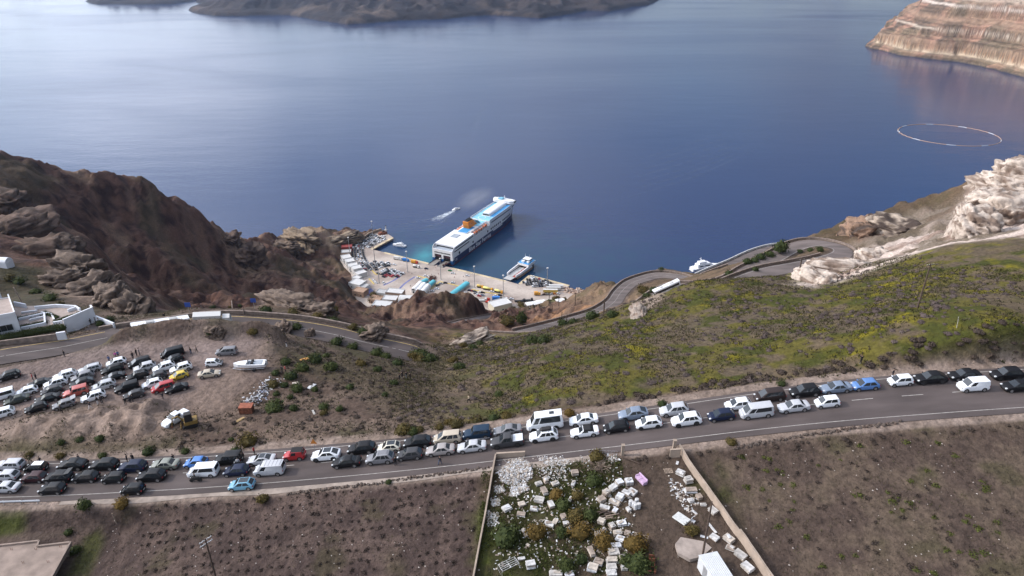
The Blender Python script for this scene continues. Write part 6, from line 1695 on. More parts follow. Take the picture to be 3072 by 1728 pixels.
p = hit(350, 1568); m = MB(); m.tube([(0, 0, -.3), (-.1, 0, .9), (-.22, 0, 1.9)], [.11, .11, .09], 7)
tag(m.build('wooden_post', M_WOOD, None, (p.x, p.y, ground(p.x, p.y))), 'thick leaning wooden post below the road at the left', 'post')
p = hit(72, 1512); m = MB(); m.tube([(0, 0, -.3), (-.1, 0, 1.1)], [.06, .05], 6)
tag(m.build('wooden_post', M_WOOD, None, (p.x, p.y, ground(p.x, p.y))), 'thin wooden post at the end of the crash barrier', 'post')
o = empty('crash_barrier', (-90, 80.4, float(zr(-90))), 0, 'steel crash barrier at the near edge of the road on the left', 'barrier')
m = MB(); m.loft([[(x, y, z + float(zr(-90 + x)) - float(zr(-90))) for y, z in ((0, .45), (-.06, .52), (0, .6), (-.06, .68), (0, .75), (.03, .75), (.03, .45))] for x in np.linspace(0, 17, 10)]); m.build('rail', M_STEEL, o)
for x in np.linspace(.5, 16.5, 7):
 m = MB(); m.box(x, .08, float(zr(-90 + x)) - float(zr(-90)) - .3, .1, .1, 1.0); m.build('post', M_STEEL, o)
M_PWHITE = mat('port_whitewash', (.56, .555, .55), .75, noise=.06, nscale=.3)
M_POCHRE = mat('port_ochre', (.36, .24, .17), .85, noise=.15, nscale=.4)
M_PRED = mat('port_red_roof', (.25, .05, .045), .7, noise=.15, nscale=.4)
M_PGREY = mat('port_grey_roof', (.42, .42, .42), .8, noise=.15, nscale=.4)
M_TEAL = mat('teal_canvas', (.10, .42, .50), .6, noise=.05, nscale=.3)
M_TENT = mat('white_canvas', (.74, .74, .74), .6, noise=.03, nscale=.3)
M_DARK = mat('dark_opening', (.03, .028, .028), .8)
M_KERB = mat('yellow_kerb', (.56, .42, .12), .8, noise=.15, nscale=.3)
M_BLUEP = mat('blue_ground_paint', (.14, .15, .30), .85, noise=.25, nscale=.15)
def pang(a, b, z=ZP):
 p, q = PZ(*a, z), PZ(*b, z)
 return p, q, math.atan2(q.y - p.y, q.x - p.x), (q - p).length
def quay_band(name, pts, w, material, dz, closed=False):
 P = np.array([tuple(PZ(*p)) for p in pts])
 P = resample(P, 4) if len(P) > 2 else P
 return ribbon(name, P, -w / 2, w / 2, dz, material, quay)
M_EDGE = mat('quay_edge_stone', (.50, .41, .27), .9, noise=.3, nscale=.2)
for pts in ([(1178, 713), (1114, 748)], [(1152, 757.5), (1291, 792)], [(1356, 804.5), (1418, 819.5)], [(1420, 820), (1517, 843.5)], [(1590, 826.5), (1707, 857)], [(1559, 852), (1589, 827)]):
 quay_band('quay_edge', pts, 3.0, M_EDGE, .008)
for pts, w in (([(1068, 842), (1090, 858), (1112, 880), (1135, 888)], 9), ([(1200, 866), (1196, 878), (1202, 888), (1225, 898), (1262, 903)], 6), ([(1245, 830), (1215, 850), (1197, 868)], 2.0), ([(1200, 828), (1180, 842), (1150, 856)], 2.0)):
 quay_band('blue_marking', pts, w, M_BLUEP, .006)
for pts in ([(1224, 814), (1318, 815.5)], [(1322, 837), (1430, 838)], [(1530, 886), (1600, 866), (1622, 862)]):
 pass
def kerb(pts, label):
 P = np.array([tuple(PZ(*p)) for p in pts]); P = resample(P, 3) if len(P) > 2 else P
 A = offset_path(P, -.5); B = offset_path(P, .5); m = MB()
 m.loft([[(a[0], a[1], a[2]), (b[0], b[1], b[2]), (b[0], b[1], b[2] + .3), (a[0], a[1], a[2] + .3)] for a, b in zip(A, B)])
 tag(m.build('yellow_kerb', M_KERB), label, 'kerb')
kerb([(1252, 828), (1288, 837)], 'yellow kerb left of the waiting crowd')
kerb([(1320, 845), (1350, 852), (1382, 860)], 'yellow kerb behind the open waiting area')
kerb([(1320, 845), (1291, 868)], 'yellow kerb beside the white vaulted tents')
kerb([(1416, 868), (1450, 876), (1500, 884)], 'yellow kerb in front of the tank lorries')
kerb([(1112, 806), (1126, 822), (1133, 824)], 'yellow kerb below the curved car queue')
kerb([(1107, 836), (1122, 853)], 'yellow kerb beside the two white vans')
def house(px, py, ang, L, Wd, H, wall, roof, label, cat='building', dome=False, parapet=True, z=ZP, doors=2):
 p = PZ(px, py, z)
 o = empty('port_building', (p.x, p.y, z), math.radians(ang), label, cat, 'buildings along the back of the port')
 m = MB(); m.box(0, 0, -1.0, L, Wd, H + 1.0); m.build('wall', wall, o)
 m = MB()
 if dome:
  n = 10; m.loft([[(x, Wd / 2 * math.cos(math.pi * k / n), H + .01 + Wd * .32 * math.sin(math.pi * k / n)) for k in range(n + 1)] for x in (-L / 2, L / 2)])
 elif parapet:
  for a, b, sx, sy in ((0, Wd / 2 - .15, L, .3), (0, -Wd / 2 + .15, L, .3), (L / 2 - .15, 0, .3, Wd - .604), (-L / 2 + .15, 0, .3, Wd - .604)): m.box(a, b, H + .002, sx, sy, .5)
  m.box(0, 0, H + .002, L - .61, Wd - .61, .05)
 else:
  m.box(0, 0, H + .002, L + .6, Wd + .6, .3)
 m.build('roof', roof, o)
 for k in range(doors):
  x = -L / 2 + L * (k + .5) / doors
  m = MB(); m.box(x, Wd / 2 + .03, .1, 1.4, .06, 2.2); m.build('door', M_DARK, o)
  m = MB(); m.box(x, -Wd / 2 - .03, 1.0, 1.5, .06, 1.2); m.build('window', M_DARK, o)
 return o
HOUSES = [(1040, 767, -80, 8, 10, 5, M_POCHRE, M_PGREY, 'pale house with a flat roof below the red roofed one'), (1042, 754, -80, 7, 11, 6, M_PRED, M_PRED, 'red box building at the landward end of the jetty'),
  (1040, 783, -62, 10, 9, 5, M_PWHITE, M_PWHITE, 'topmost block of the long white harbour row'), (1051, 797, -66, 9, 8.5, 6, M_PWHITE, M_PWHITE, 'second block of the long white harbour row'), (1060, 808, -66, 9, 9, 5, M_PWHITE, M_PWHITE, 'third block of the long white harbour row'),
  (1071, 818, -60, 9, 9, 6, M_PWHITE, M_PWHITE, 'fourth block of the long white harbour row'), (1083, 829, -50, 8, 10, 4.5, M_PWHITE, M_PWHITE, 'lowest block of the long white harbour row'), (1072, 843, -30, 8, 6, 4, M_PWHITE, M_PWHITE, 'small white house just below the harbour row'),
  (1074, 860, -25, 13, 11, 5, M_PWHITE, M_PWHITE, 'white house left of the blue painted ground'), (1090, 868, -25, 10, 9, 4, M_PWHITE, M_PGREY, 'white house with a grey roof beside the blue painted ground'), (1082, 884, -20, 12, 9, 5, M_POCHRE, M_POCHRE, 'ochre house behind the white houses'),
  (1150, 886, -15, 12, 8, 4, M_PWHITE, M_PGREY, 'small white roofed house at the back of the port'), (1187, 890, -12, 16, 9, 6, M_POCHRE, M_PWHITE, 'ochre walled house with a bright white flat roof'), (1172, 908, -8, 13, 9, 5, M_POCHRE, M_PWHITE, 'ochre house with a white roof nearer the cliff'),
  (1148, 925, -10, 16, 10, 5, M_PGREY, M_PWHITE, 'grey house with a white patch of roof at the cliff foot'), (1190, 928, 40, 16, 7, 4, M_PWHITE, M_PGREY, 'long narrow white terrace at the cliff foot'), (1130, 905, -15, 11, 9, 4, M_POCHRE, M_POCHRE, 'ochre house among the dark trees of the port')]
for h in HOUSES: house(*h)
house(1217, 908, -10, 11, 9, 4, M_PWHITE, M_PWHITE, 'left white vaulted house behind the ochre one', dome=True)
house(1239, 909, -10, 11, 9, 4, M_PWHITE, M_PWHITE, 'right white vaulted house behind the ochre one', dome=True)
house(1500, 925, 28, 18, 12, 6, mat('port_cream', (.5, .46, .36), .8, noise=.1), M_PWHITE, 'cream warehouse with a white roof below the freight lorries', doors=3)
def vault(a, b, w, h, material, label, name='vaulted_tent', z0=ZP, arch=True, posts=True):
 p, q, an, L = pang(a, b)
 o = empty(name, (p.x, p.y, z0), an, label, 'tent', 'vaulted tents of the ferry terminal')
 n = 10; eave = h * .6
 m = MB(); rings = []
 for x in (0, L):
  rings.append([(x, w / 2 * math.cos(math.pi * k / n), eave + (h - eave) * math.sin(math.pi * k / n)) for k in range(n + 1)])
 m.loft(rings, cap=True); m.build('roof', material, o, smooth=False)
 if posts:
  m = MB(); m.box(L / 2, 0, 0, L - .4, w - .5, eave - .02); m.build('wall', M_TENT if material is M_TENT else M_STEEL, o)
  m = MB(); m.box(.15, 0, .02, .2, w * .34, 2.1); m.build('door', M_DARK, o)
  if arch:
   m = MB(); m.loft([[(x, w * .36 * math.cos(math.pi * k / n), eave + .1 + (h - eave) * .6 * math.sin(math.pi * k / n)) for k in range(n + 1)] for x in (-.05, .02)]); m.build('arched_vent', M_DARK, o)
 return o
vault((1241, 880), (1263, 857), 5.0, 5.2, M_TENT, 'left white vaulted tent of the three')
vault((1253, 884), (1274, 861), 5.0, 5.2, M_TENT, 'middle white vaulted tent of the three')
vault((1265, 888), (1286, 865), 5.0, 5.2, M_TENT, 'right white vaulted tent of the three')
vault((1263, 857), (1281, 847), 5.0, 4.6, M_TEAL, 'short teal canopy behind the left white tent', 'teal_canopy', arch=False)
vault((1286, 865), (1302, 852), 5.0, 4.6, M_TEAL, 'short teal canopy behind the right white tent', 'teal_canopy', arch=False)
vault((1354, 892), (1402, 857), 6.0, 4.6, M_TEAL, 'long teal canopy in the middle of the quay', 'teal_canopy', arch=False)
for i, (px, py, lb) in enumerate(((1120, 721, 'tall lamp mast standing on the jetty'), (1125, 790, 'tall lamp mast beside the curved car queue'), (1138, 850, 'tall lamp mast behind the two white vans'), (1223, 816, 'tall lamp mast near the white lorry'), (1323, 838, 'tall lamp mast in front of the ferry ramps'),
        (1424, 863, 'tall lamp mast beside the yellow tank lorries'), (1510, 891, 'tall lamp mast above the freight lorries'), (1641, 868, 'tall lamp mast on the right pier'), (1051, 772, 'tall lamp mast beside the red box building'), (1289, 884, 'lamp mast beside the right white tent'))):
 p = PZ(px, py); h = 22.0 if i != 9 else 18
 o = empty('lamp_mast', (p.x, p.y, ZP), 0, lb, 'lamp mast', 'lamp masts of the port')
 m = MB(); m.tube([(0, 0, 0), (0, 0, h * .5), (0, 0, h)], [.38, .3, .2], 8); m.build('mast', M_STEEL, o)
 m = MB(); m.tube([(0, 0, h), (0, 0, h + .5)], [1.0, .9], 10); m.build('lamp_ring', M_PWHITE, o)
 m = MB(); m.box(0, 0, 0, 1.2, 1.2, .35); m.build('base', M_PGREY, o)
def lorry(px, py, ang, L, colour, cab, label, tank=False, W=2.5, H=3.4, z=ZP, flat=False, name='lorry'):
 p = PZ(px, py, z)
 o = empty(name, (p.x, p.y, z), math.radians(ang), label, 'lorry', 'lorries on the quay')
 m = MB(); m.box(0, 0, .55, L, W * .8, .35); m.build('chassis', M_TRIM, o)
 m = MB(); m.loft([[(x, y * W / 2, zz) for y, zz in ((-1, .6), (1, .6), (.96, 1.7), (.86, 2.7), (-.86, 2.7), (-.96, 1.7))] if k else [(x, y * W / 2 * .96, zz) for y, zz in ((-1, .6), (1, .6), (.96, 1.5), (.8, 1.75), (-.8, 1.75), (-.96, 1.5))] for x, k in ((L / 2 - 2.1, 1), (L / 2 - .5, 1), (L / 2, 0))])
 m.build('cab', cab, o)
 m = MB(); m.box(L / 2 - .16, 0, 1.82, .05, W * .72, .75); c = m.build('windscreen', M_GLASS, o)
 Lb = L - 2.4
 if tank:
  n = 12; m = MB(); m.loft([[(x, r * 1.15 * math.cos(2 * math.pi * k / n), 2.0 + r * 1.05 * math.sin(2 * math.pi * k / n)) for k in range(n)] for x, r in ((-L / 2, .5), (-L / 2 + .5, 1), (-L / 2 + Lb * .6, 1.05), (-L / 2 + Lb, .62))]); m.build('tank', colour, o, smooth=True)
 elif flat:
  m = MB(); m.box(-L / 2 + Lb / 2, 0, .92, Lb, W, .25); m.box(-L / 2 + .1, 0, 1.171, .15, W, .7); m.build('load_bed', colour, o)
 else:
  m = MB(); m.box(-L / 2 + Lb / 2, 0, .92, Lb, W, H - .92); m.build('cargo_box', colour, o, bevel=.06)
 for x in (L / 2 - 1.2, -L / 2 + 1.2, -L / 2 + 2.4):
  for sy in (-1, 1):
   m = MB(); m.tube([(0, -.14, 0), (0, .14, 0)], .5, 10); m.build('wheel', M_TYRE, o, (x, sy * (W / 2 - .16), .5))
 return o
PB, PO, PR, PY = mat('lorry_blue', (.03, .17, .50), .5), mat('lorry_orange', (.62, .30, .04), .5), mat('lorry_red', (.45, .05, .03), .5), mat('lorry_yellow', (.66, .48, .12), .5)
PYL = mat('lorry_lemon', (.72, .66, .22), .5)
lorry(1194, 779, -22, 9.5, M_PWHITE, M_PWHITE, 'white box lorry at the quay edge left of the blue one')
lorry(1218, 784, -22, 7.0, PB, PB, 'blue lorry at the quay edge')
lorry(1244, 790, -20, 7.5, PO, PR, 'orange lorry with a red cab at the quay edge')
lorry(1249, 803, -25, 7.5, M_PWHITE, M_PWHITE, 'white cement mixer lorry in front of the orange one', tank=True)
lorry(1441, 863, -25, 7.0, PY, PO, 'leftmost of the three yellow mixer lorries', tank=True)
lorry(1464, 870, -25, 10.5, PYL, PO, 'middle yellow mixer lorry with an orange cab', tank=True)
lorry(1497, 878, -28, 9.0, PYL, PO, 'rightmost lemon yellow mixer lorry', tank=True)
lorry(1492, 900, 2, 9.5, PB, M_TRIM, 'blue container lorry in the freight yard', H=3.6)
lorry(1463, 905, 70, 6.5, PR, PR, 'red lorry tractor left of the blue container lorry', flat=True)
lorry(1518, 903, 78, 8.0, M_PWHITE, mat('lorry_maroon', (.16, .02, .03), .5), 'white lorry with a maroon cab right of the blue container')
lorry(1440, 903, 4, 13.0, M_PGREY, M_PWHITE, 'long grey flatbed lorry at the cliff foot', flat=True)
lorry(1492, 912, 2, 15.0, M_RUSTY, M_TRIM, 'long rusty flatbed trailer below the blue container', flat=True)
lorry(1560, 905, 2, 10.0, M_TRIM, M_TRIM, 'left black flatbed trailer near the traffic island', flat=True)
lorry(1583, 903, 4, 10.0, M_TRIM, M_TRIM, 'right black flatbed trailer near the traffic island', flat=True)
lorry(1612, 885, 2, 6.0, PO, PO, 'small orange lorry below the parked pier cars')
for i, (px, py, c, lb) in enumerate(((1651, 878, PY, 'front yellow trailer stored on the right pier'), (1660, 871, M_PWHITE, 'middle white topped trailer stored on the right pier'), (1668, 865, M_PWHITE, 'rear white trailer stored on the right pier'))):
 p = PZ(px, py); o = empty('box_trailer', (p.x, p.y, ZP), math.radians(-2), lb, 'trailer', 'trailers stored on the right pier')
 m = MB(); m.box(0, 0, .9, 13.5, 2.6, 2.6); m.build('cargo_box', c, o)
 m = MB(); m.box(0, 0, 3.503, 13.5, 2.6, .12); m.build('roof', M_PWHITE, o)
 for x in (-5, -4, 4):
  for sy in (-1, 1):
   m = MB(); m.tube([(0, -.14, 0), (0, .14, 0)], .48, 10); m.build('wheel', M_TYRE, o, (x, sy * 1.1, .48))
for i, (px, py, a) in enumerate(((1590, 918, 20), (1606, 916, 25), (1622, 912, 15), (1680, 908, 15))):
 p = PZ(px, py); m = MB(); m.loft([[(x, -3, 2.6), (x, 0, 3.6), (x, 3, 2.6), (x, 3, 2.4), (x, -3, 2.4)] for x in (-4, 4)])
 o = empty('awning', (p.x, p.y, ZP), math.radians(a), ('leftmost', 'second', 'third', 'rightmost')[i] + ' white awning beside the traffic island', 'awning')
 m.build('canopy', M_TENT, o)
 for sx in (-3.8, 3.8):
  for sy in (-2.8, 2.8):
   m = MB(); m.tube([(sx, sy, 0), (sx, sy, 2.41)], .08, 5); m.build('post', M_STEEL, o)
isl = [PZ(1655 + 24 * math.cos(t) * (1.6 if math.cos(t) > 0 else .9), 905 + 8 * math.sin(t)) for t in np.linspace(0, 6.28, 24, endpoint=False)]
m = MB(); m.prism([(q.x, q.y) for q in isl], ZP - .2, ZP + .3); o = m.build('traffic_island', mat('island_kerb', (.55, .52, .47), .8)); tag(o, 'kerbed traffic island with plants at the right of the quay', 'island')
m = MB(); c_ = PZ(1655, 905); m.prism([(c_.x + (q.x - c_.x) * .86, c_.y + (q.y - c_.y) * .8) for q in isl], ZP + .31, ZP + .36); m.build('planting_bed', mat('island_soil', (.12, .11, .05), .9, noise=.4, nscale=.5), o)
for i, (px, py, r, ms) in enumerate(((1648, 904, 2.6, TUFT), (1663, 898, 3.0, OLIVE), (1672, 896, 2.6, OLIVE), (1694, 900, 2.8, OLIVE))):
 q = PZ(px, py); b = plant('island_shrub', ms, q.x, q.y, r, 'dry shrub planted on the traffic island', 'shrub', 'shrubs on the traffic island', 1.0, ZP + .38)
for px, py, r in ((1095, 880, 4), (1120, 890, 4.5), (1118, 905, 4), (1140, 900, 4), (1128, 930, 4.5), (1563, 920, 4), (1568, 928, 3.5), (1541, 930, 3)):
 q = PZ(px, py); o = empty('port_tree', (q.x, q.y, ZP - .5), 0, 'dark leafy tree between the port houses', 'tree', 'trees of the port')
 m = MB(); m.tube([(0, 0, 0), (0, 0, r * .9)], [.3, .15], 6); m.build('trunk', M_BARK, o)
 c = link('crown', random.choice(OLIVE), o, (0, 0, r * .5)); c.scale = (r, r, r * .9)
rg = np.random.RandomState(21)
bm = bmesh.new(); bmesh.ops.create_icosphere(bm, subdivisions=1, radius=1.0)
BV = np.array([v.co[:] for v in bm.verts]); BF = np.array([[v.index for v in f.verts] for f in bm.faces]); bm.free()
V = []; F = []; FM = []
def boulder(x, y, z, r):
 b = len(V)
 s = r * rg.uniform(.6, 1.2, 3); a = rg.uniform(0, 6.28); ca, sa = math.cos(a), math.sin(a)
 for q in BV * rg.uniform(.78, 1.15, (len(BV), 1)):
  X, Y = q[0] * s[0], q[1] * s[1]
  V.append((x + ca * X - sa * Y, y + sa * X + ca * Y, z + q[2] * s[2] * .8))
 mi = rg.randint(0, 3)
 for f in BF: F.append([b + k for k in f]); FM.append(mi)
for i in range(230):
 t = rg.rand(); p = PZ(1694 + 84 * t, 871 + 4 * t + rg.uniform(-9, 9) * (1 - .55 * t)); boulder(p.x, p.y, 1.2 + rg.uniform(0, 2.2), rg.uniform(.9, 2.0))
for i in range(60):
 t = rg.rand(); p = PZ(1060 + 85 * t, 727 - 37 * t + rg.uniform(-3, 1)); boulder(p.x, p.y, 1.0, rg.uniform(.8, 1.7))
tag(link('breakwater_boulders', np_mesh('breakwater_boulders', V, F, False, [mat('boulder_%d' % i, c, .9, noise=.2, nscale=.5) for i, c in enumerate(((.36, .25, .19), (.26, .19, .155), (.42, .33, .27)))], FM)), 'reddish boulders heaped along the breakwater', None, kind='stuff')
p = PZ(1148, 702); o = empty('jetty_beacon', (PZ(1158, 693).x, PZ(1158, 693).y, ZP), 0, 'white beacon at the head of the jetty', 'beacon')
m = MB(); m.tube([(0, 0, 0), (0, 0, 1.5)], 1.8, 10); m.build('base', M_PGREY, o)
m = MB(); m.tube([(0, 0, 1.5), (0, 0, 6)], [.8, .5], 8); m.build('tower', M_PWHITE, o)
m = MB(); m.tube([(0, 0, 6), (0, 0, 7)], [.6, .3], 8); m.build('lantern', M_GLASS, o)
o = empty('rusty_barge_wreck', (p.x, p.y, ZP), .4, 'rusty brown block of scrap at the head of the jetty', 'scrap')
m = MB(); m.loft([[(x, -w_, 0), (x, w_, 0), (x, w_ * .9, h_), (x, -w_ * .9, h_)] for x, w_, h_ in ((-5, 1.6, 1.6), (-2, 2.6, 2.6), (2, 2.6, 2.4), (5, 1.2, 1.8))]); m.build('scrap_hull', M_RUSTY, o)
m = MB(); m.box(1, 0, 2.5, 3, 2, 1.6); m.build('scrap_cabin', M_DARKWOOD, o)
P_ = np.array([tuple(PZ(*q)) for q in ((1037, 742), (1062, 730), (1084, 722), (1107, 705), (1143, 692))])
wall_along('jetty_wall', resample(P_, 5), -.6, 3.0, 1.2, mat('jetty_stone', (.27, .21, .16), .9, noise=.3, nscale=.3), 'stone sea wall along the outer side of the jetty', 'wall', dz=-4)
def tiny_car_mesh():
 m = MB()
 m.loft([[(x, y * .88 * k, z) for y, z in ((-1, .3), (1, .3), (1, zt * .75), (.9, zt), (-.9, zt), (-1, zt * .75))] for x, k, zt in ((-2.1, .85, .8), (-1.9, 1, .95), (.9, 1, .95), (1.8, .95, .82), (2.1, .75, .6))], 0)
 r0 = [(1.05, -.78, .93), (1.05, .78, .93), (-1.75, .78, .93), (-1.75, -.78, .93)]; r1 = [(.3, -.62, 1.43), (.3, .62, 1.43), (-1.3, .62, 1.43), (-1.3, -.62, 1.43)]
 m.loft([r0, r1], 1, cap=False)
 m.box(-.5, 0, 1.432, 1.55, 1.2, .05, 0)
 for x in (1.3, -1.25):
  for sy in (-1, 1):
   m.tube([(x, sy * .72, .32), (x, sy * .92, .32)], .32, 8, 2)
 return m.mesh('port_car', [PAINT['white'], M_GLASS, M_TYRE])
TINY = tiny_car_mesh()
PC = [('black', 8), ('dark grey', 4), ('grey', 3), ('silver', 4), ('white', 6), ('red', .5), ('navy', 1), ('blue grey', 1)]
prng = random.Random(5)
def pick_colour(pool=PC):
 t = sum(w for _, w in pool); r = prng.random() * t
 for c, w in pool:
  r -= w
  if r <= 0: return c
 return pool[-1][0]
def port_car(x, y, ang, where, group, colour=None, z=ZP):
 c = colour or pick_colour()
 o = link('parked_car', TINY, None, (x, y, z + .012), (0, 0, ang)); o.material_slots[0].link = 'OBJECT'; o.material_slots[0].material = PAINT[c]
 return tag(o, 'small %s car %s' % (c, where), 'car', group)
def car_block(poly_px, row_dir, where, group, sp=(5.0, 2.45), fill=.94, pool=PC, flip=False):
 P = [tuple(PZ(*q))[:2] for q in poly_px]; a = np.array(P); c = a.mean(0)
 p, q = PZ(*row_dir[0]), PZ(*row_dir[1]); an = math.atan2(q.y - p.y, q.x - p.x); ca, sa = math.cos(an), math.sin(an)
 n = 0
 for i in range(-40, 41):
  for j in range(-40, 41):
   x = c[0] + ca * i * sp[0] - sa * j * sp[1]; y = c[1] + sa * i * sp[0] + ca * j * sp[1]
   if in_poly(np.array([x]), np.array([y]), P)[0] and prng.random() < fill:
    port_car(x + prng.uniform(-.25, .25), y + prng.uniform(-.15, .15), an + prng.uniform(-.05, .05) + (math.pi if prng.random() < .3 else 0), where, group, pick_colour(pool)); n += 1
 return n
def car_lane(path_px, off, where, group, gap=5.4, pool=PC, fill=.93):
 P = resample(np.array([tuple(PZ(*q)) for q in path_px]), .5)
 P = offset_path(P, off); s = np.concatenate([[0], np.cumsum(np.linalg.norm(np.diff(P[:, :2], axis=0), axis=1))])
 k = 0; d = 1.0
 while d < s[-1]:
  x, y = np.interp(d, s, P[:, 0]), np.interp(d, s, P[:, 1]); x2, y2 = np.interp(min(d + .8, s[-1]), s, P[:, 0]), np.interp(min(d + .8, s[-1]), s, P[:, 1])
  if prng.random() < fill: port_car(x, y, math.atan2(y2 - y, x2 - x), where, group, pick_colour(pool)); k += 1
  d += gap * prng.uniform(.97, 1.12)
 return k
npc = 0
for off in (-6.4, -3.6, -.9, 1.8, 4.5):
 npc += car_lane([(1126, 707), (1104, 716), (1086, 731), (1076, 748), (1077, 766), (1085, 784), (1094, 796)], off, 'in the curved queue leading off the jetty', 'cars in the curved queue by the jetty')
npc += car_block([(1120, 716), (1148, 708), (1160, 715), (1122, 738), (1100, 745), (1100, 730)], ((1112, 747), (1178, 713)), 'parked in rows on the jetty', 'cars on the jetty', pool=[('white', 7), ('silver', 4), ('black', 3), ('dark grey', 3)])
npc += car_block([(1072, 796), (1108, 792), (1124, 784), (1160, 787), (1172, 795), (1140, 812), (1100, 813), (1085, 812)], ((1075, 800), (1120, 790)), 'in the dense block below the curved queue', 'cars in the dense block below the queue', fill=.88)
npc += car_block([(1142, 812), (1165, 806), (1212, 818), (1218, 824), (1190, 834), (1150, 832), (1130, 822)], ((1150, 815), (1200, 832)), 'in the fenced rental car block', 'cars in the rental block', (4.9, 2.4), .92, [('white', 7), ('black', 6), ('red', 2), ('silver', 2), ('dark grey', 3), ('navy', 1)])
npc += car_block([(1566, 850), (1592, 830), (1655, 846), (1650, 858), (1636, 864), (1600, 864)], ((1600, 860), (1590, 836)), 'parked in the packed block on the right pier', 'cars packed on the right pier', (4.9, 2.4), .95)
for px, py, an, c, wh in ((1165, 798, -.4, 'black', 'alone right of the dense block'), (1183, 795, -.4, 'white', 'alone between the dense block and the lorries'), (1279, 807, -.3, 'navy', 'alone in front of the ferry ramps'), (1350, 813, -.2, 'green', 'beside the ferry ramp on the right'), (1358, 821, -.2, 'white', 'below the green car near the ramp'),
      (1402, 828, -.3, 'white', 'driving along the quay edge'), (1277, 829, -.2, 'white', 'left of the waiting crowd'), (1254, 835, 0, 'white', 'at the left end of the yellow kerb'), (1121, 843, -.9, 'white', 'upper of two vans at the yellow kerb'), (1128, 849, -.9, 'white', 'lower of two vans at the yellow kerb'), (1151, 850, -.9, 'white', 'alone right of the lamp mast'),
      (1311, 868, -.1, 'white', 'in the open waiting area'), (1296, 875, .1, 'silver', 'beside the right white tent'), (1323, 852, 0, 'silver', 'behind the yellow kerb'), (1336, 850, 0, 'dark brown', 'dark one behind the yellow kerb'), (1358, 849, .1, 'white', 'left of the long teal canopy'), (1313, 857, .6, 'dark grey', 'nearest the tents in the waiting area'), (1409, 873, -.4, 'navy', 'first in the row behind the long canopy'),
      (1416, 874, -.4, 'red', 'second in the row behind the long canopy'), (1424, 876, -.4, 'dark grey', 'third in the row behind the long canopy'), (1427, 882, -.4, 'grey', 'below the row behind the long canopy'), (1433, 886, -.4, 'white', 'left of the red one in the taxi rank'), (1438, 889, -.4, 'red', 'in the taxi rank'), (1448, 887, -.4, 'blue grey', 'right of the red one in the taxi rank'),
      (1442, 878, 0, 'white', 'left of a dark one at the yellow kerb'), (1448, 879, 0, 'dark brown', 'dark one at the yellow kerb'), (1476, 876, -.2, 'white', 'in front of the lemon yellow lorry'), (1488, 888, 0, 'white', 'above the blue container'), (1499, 887, 0, 'black', 'right above the blue container'), (1633, 885, 0, 'maroon', 'first at the pier foot'), (1644, 885, 0, 'grey', 'second at the pier foot'),
      (1657, 883, 0, 'silver', 'third at the pier foot'), (1664, 883, 0, 'orange', 'fourth at the pier foot'), (1674, 882, 0, 'white', 'fifth at the pier foot'), (1534, 898, 0, 'white', 'alone on the pale road below the pier'), (1386, 891, .7, 'white', 'beside the lower end of the long canopy'), (1395, 880, .7, 'white', 'beside the middle of the long canopy')):
 p = PZ(px, py); port_car(p.x, p.y, an, wh, 'single cars about the quay', c)
print('port cars', npc)
V = []; F = []; FM = []
rgc = random.Random(8)
def tiny_person(x, y, z, mi):
 b = len(V); a = rgc.uniform(0, 6.28)
 for (r, h) in ((.16, 0), (.2, .8), (.24, 1.35), (.1, 1.5), (.12, 1.6), (.1, 1.75)):
  for k in range(5): V.append((x + r * math.cos(a + k * 1.2566), y + r * .7 * math.sin(a + k * 1.2566), z + h))
 for i in range(5):
  for k in range(5): F.append([b + i * 5 + k, b + i * 5 + (k + 1) % 5, b + (i + 1) * 5 + (k + 1) % 5, b + (i + 1) * 5 + k]); FM.append(mi if i < 3 else 3)
for i in range(150):
 p = PZ(1296 + rgc.gauss(0, 7), 838 + rgc.gauss(0, 4.5)); tiny_person(p.x, p.y, ZP, rgc.randrange(3))
for i in range(60):
 t = rgc.random(); p = PZ(1328 + 18 * t + rgc.uniform(-3, 3), 800 - 10 * t + rgc.uniform(-2, 2)); tiny_person(p.x, p.y, ZP + .2, rgc.randrange(3))
for i in range(26):
 p = PZ(rgc.uniform(1230, 1420), rgc.uniform(805, 895)); tiny_person(p.x, p.y, ZP, rgc.randrange(3))
tag(link('waiting_crowd', np_mesh('waiting_crowd', V, F, False, [mat('clothes_dark', (.05, .035, .04), .9), mat('clothes_red', (.22, .05, .05), .9), mat('clothes_black', (.02, .02, .024), .9), mat('skin_far', (.35, .22, .16), .8)], FM)), 'dense crowd of foot passengers waiting on the quay', None, kind='stuff')
M_NAVY = mat('hull_navy', (.020, .032, .10), .45, noise=.1, nscale=.1)
M_SWHITE = mat('ship_white', (.74, .75, .77), .5, noise=.03, nscale=.1)
M_SBLUE = mat('deck_blue', (.055, .27, .55), .6, noise=.12, nscale=.15)
M_SLB = mat('deck_light_blue', (.22, .50, .66), .6, noise=.15, nscale=.15)
M_SRED = mat('boot_red', (.20, .03, .03), .6)
M_FUN = mat('funnel_orange', (.75, .23, .02), .5)
M_ORA = mat('lifeboat_orange', (.62, .16, .05), .5)
M_SGREY = mat('deck_grey', (.33, .37, .42), .7, noise=.1, nscale=.2)
sl, sr, bw = at_z(1298, 786, 0), at_z(1359, 796, 0), at_z(1548, 655, 0)
f_dir = (bw - sr); f_dir.z = 0
fang = math.atan2(f_dir.y, f_dir.x)
sc_ = (sl + sr) / 2
FE = empty('ferry', (sc_.x, sc_.y, 0), fang, 'large navy and white car ferry moored stern first at the quay', 'ferry')
FE.scale = (1.085, 1.03, 1.05)
HB = 11.6
LN = 146.0
